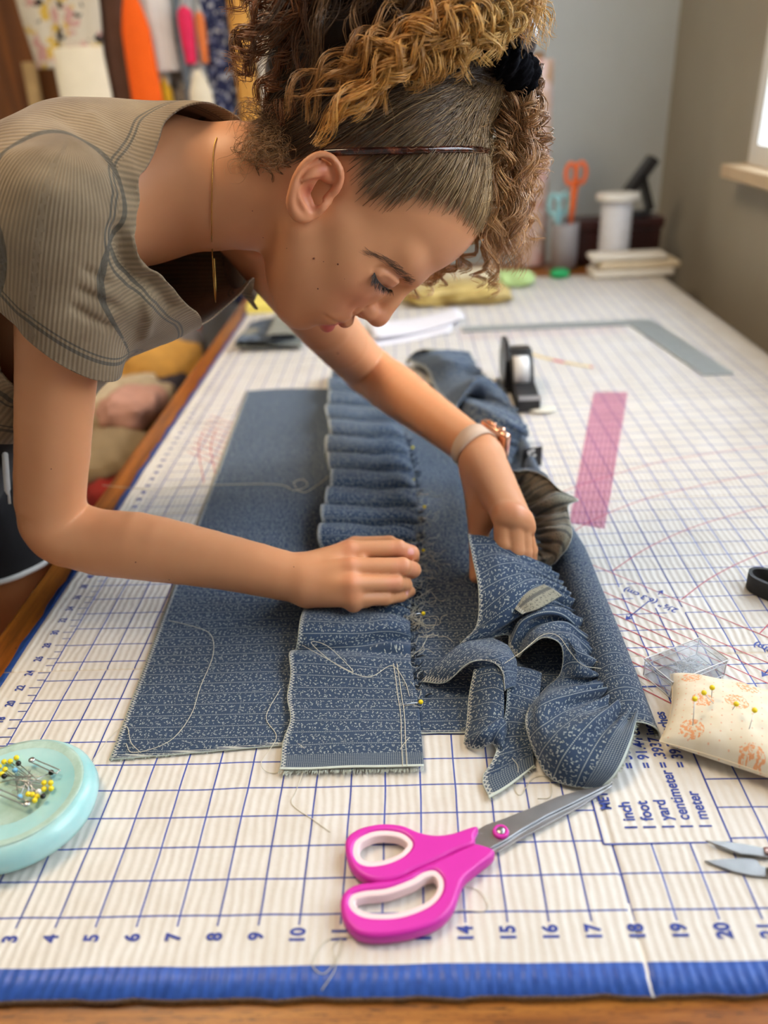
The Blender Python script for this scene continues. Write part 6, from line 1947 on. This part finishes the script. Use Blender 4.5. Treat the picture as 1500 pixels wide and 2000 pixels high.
t.set(t.mix(t.math('GREATER_THAN', t.math('SINE', t.math('MULTIPLY', s[0], 2 * math.pi / (2.2 * INCH))), .6), srgb(222, 196, 140), srgb(206, 96, 96)), .6)
F = f2 + [q[::-1] for q in f]; 
V = np.concatenate([v, v2]); F = [tuple(i for i in q[::-1]) for q in f] + [tuple(i + n_ for i in q) for q in f2]
h_ = n_ // 2
F += [(i, i + 1, i + 1 + n_, i + n_) for i in range(h_ - 1)] + [(h_ + i, h_ + i + n_, h_ + i + 1 + n_, h_ + i + 1) for i in range(h_ - 1)]
o = obj('measuring_tape', V, F, t.m, None, True, loc=(23, 43, 0)); tag(o, 'short curved yellow and red measuring tape end lying on the far mat', 'measuring tape')

# ================================================================ the far end of the table
def soft_lump(name, c, r, mat, label, cat, seed, amp=.18, group=None, zmin=None, n=48, f=2.2):
    v, fc = sphere((0, 0, 0), 1, n, n // 2)
    d = v.copy()
    k = 1 + amp * smooth_noise(d[:, 0] * f + d[:, 2], d[:, 1] * f - d[:, 2] * 1.3, 2.0, seed) + amp * .6 * np.abs(smooth_noise(d[:, 0] * f * 2, d[:, 1] * f * 2 + d[:, 2] * 4, 2.2, seed + 1))
    e = np.sign(d) * np.abs(d) ** .75 * k[:, None]
    V = e * np.asarray(r) + np.asarray(c, float)
    zb = c[2] - r[2] if zmin is None else zmin
    V[:, 2] = np.maximum(V[:, 2], zb + .01)
    o = obj(name, V, fc, mat, None, True, loc=(c[0], c[1], zb))
    return tag(o, label, cat, group)
def clothmat(name, col, var=.12, **kw): return simple(name, col, .9, var, 30, .3, 400, **kw)
# white spool, dark box, black stand, jar of scissors, bolt of cloth, folded cloths
spool = thing('cord_spool', 'tall white flanged spool of cord beyond the mat', 'spool', (34.2, 72.2, 0))
white_p = simple('spool_white', srgb(232, 230, 224), .6, .02)
obj('lower_flange', *lathe([(2.0, 0.02), (2.1, .1), (2.1, .5), (2.0, .6), (1.2, .65)], (34.2, 72.2, 0), 36), white_p, spool)
obj('upper_flange', *lathe([(1.2, 6.5), (2.0, 6.6), (2.1, 6.7), (2.1, 7.1), (2.0, 7.2), (.5, 7.2)], (34.2, 72.2, 0), 36), white_p, spool)
pr = [(1.45 + .10 * abs(math.sin(i * .9)), .62 + i * .2) for i in range(31)]
obj('wound_cord', *lathe(pr, (34.2, 72.2, 0), 36), simple('white_cord', srgb(226, 228, 236), .8, .05, 60), spool)
dbx = thing('wooden_box', 'dark maroon wooden box at the back corner of the table', 'box', (35.2, 76, 0))
mar = simple('maroon_wood', srgb(60, 22, 20), .45, .2, 30)
obj('box_body', *box(30.4, 39.6, 74.6, 77.8, .0, 3.3, .12), mar, dbx, False)
obj('lid', *box(30.2, 39.8, 74.4, 77.9, 3.35, 4.4, .15), mar, dbx, False)
stand = thing('black_stand', 'black slanted stand on top of the dark wooden box', 'stand', (36.6, 76.2, 4.4))
obj('foot', *box(34.8, 38.6, 75.2, 77.4, 4.42, 4.9, .15), blk, stand, False)
v, f = box(-.5, .5, -1.0, 1.0, 0, 6.2, .15); c_, s_ = math.cos(.62), math.sin(.62)
v = np.stack([v[:, 0] * c_ + v[:, 2] * s_ + 34.9, v[:, 1] + 76.2, -v[:, 0] * s_ + v[:, 2] * c_ + 4.9], -1); obj('arm', v, f, blk, stand, False)
v, f = box(-.35, .35, -1.0, 1.0, 0, 4.4, .12); v = np.stack([v[:, 0] * c_ - v[:, 2] * s_ * .5 + 38.6, v[:, 1] + 76.2, v[:, 0] * s_ * .5 + v[:, 2] * c_ + 5.0], -1); obj('strut', v, f, blk, stand, False)
jar = thing('tool_jar', 'grey jar of scissors standing at the far end of the table', 'jar', (29.4, 73.5, 0))
obj('jar_body', *lathe([(1.2, .02), (1.35, .1), (1.4, 2.4), (1.4, 4.4), (1.3, 4.5), (1.25, 4.3), (1.25, .3), (0.2, .25)], (29.4, 73.5, 0), 32), simple('grey_jar', srgb(150, 146, 150), .4, .05), jar)
def far_scissors(x, z0, ztop, mat, label, lean):
    r = thing('jar_scissors', label, 'scissors', (x, 73.5, z0))
    for sx in (-1, 1):
        a_ = np.linspace(0, 2 * math.pi, 24)
        c0 = np.array([x + sx * .55 + lean, 73.4 + sx * .3, ztop - .9])
        obj('handle', *tube(np.stack([c0[0] + .5 * np.cos(a_), np.full(24, c0[1]), c0[2] + .95 * np.sin(a_)], -1), .2, 8, False), mat, r)
        obj('shank', *tube([c0 + [-sx * .3, 0, -.9], (x, 73.5, z0 + 2.6)], .18, 8), mat, r)
    obj('blades', *tube([(x, 73.5, z0 + 2.7), (x, 73.5, z0 + .1)], [.16, .06], 6), steel, r)
far_scissors(29.9, .6, 10.0, simple('orange_plastic', srgb(236, 106, 30), .4), 'orange handled scissors standing in the grey jar', .25)
far_scissors(28.7, .6, 7.2, simple('sky_blue_plastic', srgb(150, 204, 210), .4), 'pale blue handled scissors standing lower in the grey jar', -.1)
t = NT('pink_floral_cloth'); nn1 = t.noise(t.coord(), 22, 3); t.set(t.ramp(nn1, [(.35, srgb(196, 160, 128)), (.5, srgb(222, 200, 196)), (.65, srgb(206, 152, 140))]), .9)
bolt = thing('fabric_bolt', 'upright roll of pink and tan floral cloth at the back of the table', 'fabric roll', (26.4, 76, 0))
obj('rolled_cloth', *lathe([(1.5, .02), (1.55, .2), (1.5, 10), (1.55, 19), (1.4, 19.2), (.6, 19.0)], (26.4, 76, 0), 28), t.m, bolt)
obj('core', *lathe([(.55, .1), (.55, 19.8), (.4, 19.8)], (26.4, 76, 0), 18), simple('card_core', srgb(150, 120, 90), .9), bolt)
offw = clothmat('offwhite_cotton', srgb(224, 218, 206), .05)
for i, (x0, x1, z0, h_, lab) in enumerate([(31.2, 39.0, .0, .75, 'lowest folded white cloth in the stack before the spool'), (31.8, 39.6, .78, .7, 'middle folded cream cloth in the stack before the spool'), (31.0, 38.4, 1.5, .6, 'topmost folded white cloth in the stack before the spool')]):
    v, f = box(x0, x1, 66.8 + .3 * i, 70.6 - .2 * i, z0 + .01, z0 + h_, .28)
    v[:, 2] += .05 * np.sin(v[:, 0] * 2 + i); v[:, 2] = np.maximum(v[:, 2], z0 + .01)
    o = obj('folded_cloth', v, f, offw if i != 1 else clothmat('cream_cotton', srgb(216, 200, 172), .05), None, True, loc=(35, 69, z0)); tag(o, lab, 'cloth', 'folded cloths before the spool')
o = soft_lump('green_clip', (28.2, 68.6, .45), (.95, .7, .45), simple('green_plastic', srgb(20, 160, 90), .4), 'small bright green plastic piece near the folded cloths', 'clip', 3, .08)
t = NT('gold_tissue'); nn1 = t.noise(t.coord(), 26, 4); t.set(t.ramp(nn1, [(.3, srgb(150, 120, 44)), (.7, srgb(214, 190, 118))]), .45, Sheen_Weight=.2)
soft_lump('gold_cloth', (17.6, 61.5, .7), (4.6, 3.0, .85), t.m, 'crumpled gold organza heap on the far mat below the hair', 'cloth', 11, .35, None, 0, 64, 3)
soft_lump('green_cloth', (23.6, 66.5, .6), (1.8, 1.6, .7), clothmat('pale_green_cloth', srgb(178, 206, 140)), 'pale green scrap of cloth behind the gold organza', 'cloth', 12, .3, None, 0)
soft_lump('cream_cloth', (19.5, 67.5, .6), (2.6, 1.8, .8), clothmat('cream_scrap', srgb(214, 204, 176)), 'cream scrap of cloth behind the gold organza', 'cloth', 13, .3, None, 0)
paper = simple('white_paper', srgb(228, 226, 234), .8, .02)
for i, (pts, z0, lab) in enumerate([([(9.2, 46.6), (16.4, 50.2), (16.9, 53.6), (10.4, 51.2)], .03, 'lower white paper sheet lying under the other behind the far arm'), ([(10.4, 48.0), (17.8, 53.0), (17.2, 56.2), (9.6, 53.0)], .26, 'upper curled white paper sheet lying behind the far arm')]):
    g_ = 14; a_, b_ = np.meshgrid(np.linspace(0, 1, g_), np.linspace(0, 1, g_), indexing='ij')
    p4 = np.array(pts); XY = sum(w[..., None] * q for w, q in zip(((1 - a_) * (1 - b_), a_ * (1 - b_), a_ * b_, (1 - a_) * b_), p4))
    Z = z0 + .18 * (a_ - .5) ** 2 * 4 * (1 + i) + .05 * np.sin(b_ * 3)
    V = np.concatenate([XY, Z[..., None]], -1).reshape(-1, 3); ii = np.arange(g_ * g_).reshape(g_, g_)
    o = obj('paper_sheet', V, np.stack([ii[:-1, :-1], ii[1:, :-1], ii[1:, 1:], ii[:-1, 1:]], -1).reshape(-1, 4), paper, None, True, loc=(13, 50, 0)); tag(o, lab, 'paper', 'white paper sheets')
    so = o.modifiers.new('thickness', 'SOLIDIFY'); so.thickness = .02 * INCH
pad = thing('yellow_pad', 'yellow note pad on the far left corner of the mat', 'note pad', (-.2, 62, 0))
obj('pages', *box(-1.6, 1.2, 59.5, 65, .01, .75, .05), simple('yellow_paper', srgb(238, 218, 110), .7, .03), pad, False)
obj('binding', *box(-1.62, 1.22, 65, 65.3, .01, .78, .04), simple('pad_binding', srgb(196, 168, 120), .7), pad, False)
o = obj('cardboard_piece', *box(-1.4, 4.6, 65.8, 69.2, .01, .5, .1), simple('kraft_card', srgb(206, 188, 150), .85, .05, 20), None, False, loc=(2, 67, 0)); tag(o, 'flat tan piece of card behind the yellow note pad', 'card')
# folded denim scrap
v = []
g1, g2 = 80, 40
a_, b_ = np.meshgrid(np.linspace(0, 1, g1), np.linspace(0, 1, g2), indexing='ij')
loops = 2.5
XX = 2.1 + 2.6 * np.cos(a_ * loops * 2 * math.pi * .5) * (1 - .12 * a_) + .2 * smooth_noise(a_ * 9, b_ * 5, 1, 2)
ZZ = .12 + 1.15 * a_ + .16 * np.sin(a_ * 16 + b_ * 5) + .06 * smooth_noise(a_ * 12, b_ * 8, 1, 4)
YY = 47.6 + 6.5 * b_ + .25 * smooth_noise(a_ * 7, b_ * 7, 1, 3)
SCRAP = cloth('denim_scrap', np.stack([XX, YY, np.maximum(ZZ, .08)], -1), np.stack([a_ * 14, b_ * 6], -1), None, (2.1, 50.8, 0))
tag(SCRAP, 'small folded blue denim scrap lying at the far left below the face', 'denim scrap')

# ================================================================ clothes rack, garments and the heaps left of the table
rackm = simple('rack_metal', (0.55, 0.53, 0.5), .4, Metallic=.6)
rack = thing('clothes_rack', 'grey metal clothes rack full of garments behind the person', 'clothes rack', (-14, 81, FLOOR))
for x_ in (-31.0, -1.2):
    obj('upright', *tube([(x_, 81, FLOOR + 1.2), (x_, 81, 35.5)], .5, 12), rackm, rack)
    obj('foot', *tube([(x_, 74, FLOOR + .8), (x_, 87, FLOOR + .8)], .6, 12), rackm, rack)
obj('rail', *tube([(-32, 81, 35), (-.2, 81, 35)], .55, 12), rackm, rack)
obj('lower_bar', *tube([(-31, 81, FLOOR + 6), (-1.2, 81, FLOOR + 6)], .4, 12), rackm, rack)
def print_mat(name, base, spots, scale, thr):
    t = NT(name); n1 = t.noise(t.coord(), scale, 3, .6); c = base
    for (col, lo_) in spots:
        c = t.mix(t.math('GREATER_THAN', t.noise(t.vmath('ADD', t.coord(), (lo_, lo_, 0)), scale, 3), thr), c, col)
    t.set(c, .9); return t.m
def garment(x, w, zt_, zb_, d, mat, label, y=81, flare=1.0, lower=None):
    """a garment on a hanger: a closed, pleated cloth shell with sloped shoulders"""
    r = thing('garment', label, 'garment', (x, y, zt_ + 2.4), 'garments on the clothes rack')
    nz, na = 40, 56
    zs = np.linspace(0, 1, nz); an = np.arange(na) * 2 * math.pi / na
    prof = np.interp(zs, [0, .04, .10, .25, .6, 1], [.18, .55, .9, 1, .95 + .1 * (flare - 1), flare])
    dp = np.interp(zs, [0, .08, .3, 1], [.25, .6, 1, 1.1])
    pl = 1 + .14 * np.sin(an * 7 + x)[None] * zs[:, None] + .08 * np.sin(an * 13 + 2 * x)[None] * zs[:, None]
    X = x + w / 2 * prof[:, None] * np.cos(an)[None] * (1 + 0 * pl); Y = y + d * dp[:, None] * np.sin(an)[None] * pl
    Z = zt_ + (zb_ - zt_) * zs[:, None] + 0 * an[None]
    V = np.stack([X, Y, Z], -1).reshape(-1, 3)
    ii = np.arange(nz * na).reshape(nz, na)
    F = np.stack([ii[:-1], ii[1:], np.roll(ii[1:], -1, 1), np.roll(ii[:-1], -1, 1)], -1).reshape(-1, 4)
    F = [tuple(q) for q in F] + [tuple(ii[0]), tuple(ii[-1][::-1])]
    obj('cloth', V, F, mat, r)
    if lower is not None:
        lx, lw, lzt, lzb, lm = lower
        v, f = lathe([(lw * .5, lzb), (lw * .5, lzb + .1), (lw * .46, (lzt + lzb) / 2), (lw * .42, lzt), (.3, lzt + .1)], (0, 0, 0), 40)
        v[:, 1] *= .35; v[:, 0] += lx; v[:, 1] += y - .2; obj('skirt', v, f, lm, r)
    obj('hanger', *tube(catmull(np.array([(x - w * .34, y, zt_ - .9), (x, y, zt_ + .6), (x + w * .34, y, zt_ - .9)]), 20), .16, 6), rackm, r)
    obj('hook', *tube([(x, y, zt_ + .5), (x, y, zt_ + 1.4), (x, 80.1, 35.2), (x, 80.6, 36.0), (x, 81.4, 36.0), (x, 82.0, 35.2)], .10, 6), rackm, r)
floral = print_mat('floral_blouse', srgb(206, 196, 176), [(srgb(40, 38, 36), 0.0), (srgb(196, 150, 140), 3.0), (srgb(206, 170, 70), 7.0)], 26, .60)
navyf = print_mat('navy_floral', srgb(34, 44, 86), [(srgb(190, 196, 210), 1.0), (srgb(120, 130, 170), 5.0)], 60, .58)
greyf = print_mat('grey_print', srgb(150, 140, 132), [(srgb(60, 56, 60), 2.0), (srgb(214, 206, 196), 6.0)], 50, .58)
W1 = clothmat('cream_linen', srgb(236, 226, 202), .03)
gar = [(-20.2, 8.6, 32, 20.8, .7, floral, 'black and cream floral blouse above a cream skirt', 79.2, .8, (-19.2, 6.2, 22.5, -8, W1)),
       (-15.6, 3.6, 32, -6, .7, clothmat('brown_cloth', srgb(96, 66, 52)), 'long plain brown dress left of the orange one', 81.0, 1.3, None),
       (-13.0, 3.2, 27.5, -10, .7, clothmat('orange_cloth', srgb(250, 100, 8), .03), 'long bright orange dress', 79.2, 1.15, None),
       (-11.2, 3.2, 28, 20, .7, clothmat('white_knit', srgb(226, 224, 224), .04), 'short white top just right of the orange dress', 81.0, 1.0, None),
       (-11.4, 1.5, 19.6, 6, .6, clothmat('mustard_cloth', srgb(222, 176, 40)), 'narrow mustard yellow garment beside the orange dress', 80.8, 1.0, None),
       (-10.2, 2.2, 25, -4, .7, greyf, 'grey patterned dress below the white top', 82.8, 1.2, None),
       (-8.6, 1.7, 30, -2, .7, clothmat('slate_blue_cloth', srgb(118, 136, 156)), 'long slate blue dress', 81.0, 1.2, None),
       (-7.9, 1.6, 25.5, 20.5, .6, clothmat('magenta_cloth', srgb(226, 40, 90)), 'short magenta pink top', 79.2, .7, None),
       (-6.5, 1.0, 25, 20.5, .6, clothmat('rust_cloth', srgb(222, 120, 60)), 'short rust orange top beside the magenta one', 79.2, .7, None),
       (-7.4, 2.6, 20.0, 0, .7, W1, 'long cream dress below the magenta top', 79.2, 1.5, None),
       (-5.4, 3.0, 31, -4, .7, navyf, 'long navy dress with small pale flowers', 81.0, 1.3, None),
       (-3.9, 1.6, 33, 22, .7, clothmat('black_cloth', (.01, .01, .012)), 'short black top beside the navy dress', 82.8, 1.0, None),
       (-2.6, 2.2, 30, 4, .7, clothmat('tan_cloth', srgb(206, 150, 70)), 'long tan yellow garment at the right of the rack', 79.4, 1.1, None),
       (-1.9, 1.6, 29, -2, .7, print_mat('dark_paisley', srgb(30, 36, 60), [(srgb(90, 110, 160), 2.0), (srgb(150, 90, 110), 5.0)], 40, .6), 'long dark paisley garment at the right of the rack', 82.4, 1.1, None),
       (0.6, 3.0, 27, -4, .8, clothmat('oatmeal_knit', srgb(196, 184, 162)), 'long oatmeal knit at the far right of the rack', 81.0, 1.1, None)]
for g_ in gar: garment(*g_)
o = obj('wooden_pole', *tube([(-26.4, 78.0, FLOOR), (-26.6, 84.5, 21.6)], .75, 14), simple('pale_wood', srgb(190, 160, 112), .6, .1), None, True, loc=(-26.4, 78, FLOOR)); tag(o, 'pale wooden pole leaning against the brown closet door', 'pole')
# low bench with heaps of cloth beside the table
bench = thing('storage_bench', 'low dark wooden bench under heaps of cloth left of the table', 'bench', (-17, 56, FLOOR))
obj('bench_top', *box(-27, -6.5, 38, 76, -11.2, -10, .15), mar, bench, False)
for x_ in (-26, -8.5):
    for y_ in (39, 73.8): obj('leg', *box(x_, x_ + 1.2, y_, y_ + 1.2, FLOOR, -11.2, .1), mar, bench, False)
heap = [((-11.5, 45, -7.6), (4.2, 5, 2.5), srgb(150, 128, 96), 'beige cloth heap at the near end of the bench', 21), ((-12.5, 53, -6.6), (5, 4.5, 3.3), srgb(182, 160, 128), 'pale beige cloth heap in the middle of the bench', 22), ((-9.8, 49, -4.6), (2.6, 3.2, 1.6), srgb(190, 140, 120), 'dusty pink cloth on the beige heap of the bench', 23),
        ((-12.0, 62, -6.4), (5.2, 4.6, 3.6), srgb(196, 142, 62), 'mustard cloth heap toward the far end of the bench', 24), ((-9.5, 57.6, -7.4), (2.6, 3.4, 2.6), srgb(52, 46, 56), 'dark plum cloth heap between the beige and mustard heaps', 25), ((-9.2, 41.2, -8.4), (2.4, 2.4, 1.6), srgb(150, 40, 34), 'small red cloth at the near corner of the bench', 26),
        ((-13.2, 69.5, -6.4), (5, 4.6, 3.6), srgb(120, 110, 104), 'grey cloth heap at the far end of the bench', 27), ((-8.6, 45.8, -8.7), (2.0, 2.2, 1.3), srgb(196, 160, 60), 'yellow cloth scrap at the near edge of the bench', 28)]
for i, (c_, r_, col_, lab, sd) in enumerate(heap):
    soft_lump('cloth_heap', c_, tuple(.86 * q for q in r_), clothmat('heap_cloth_%s' % 'abcdefgh'[i], col_), lab, 'cloth', sd, .3, 'cloth heaps on the bench', -9.99 if c_[2] < -5 else -6.2, 44, 3)
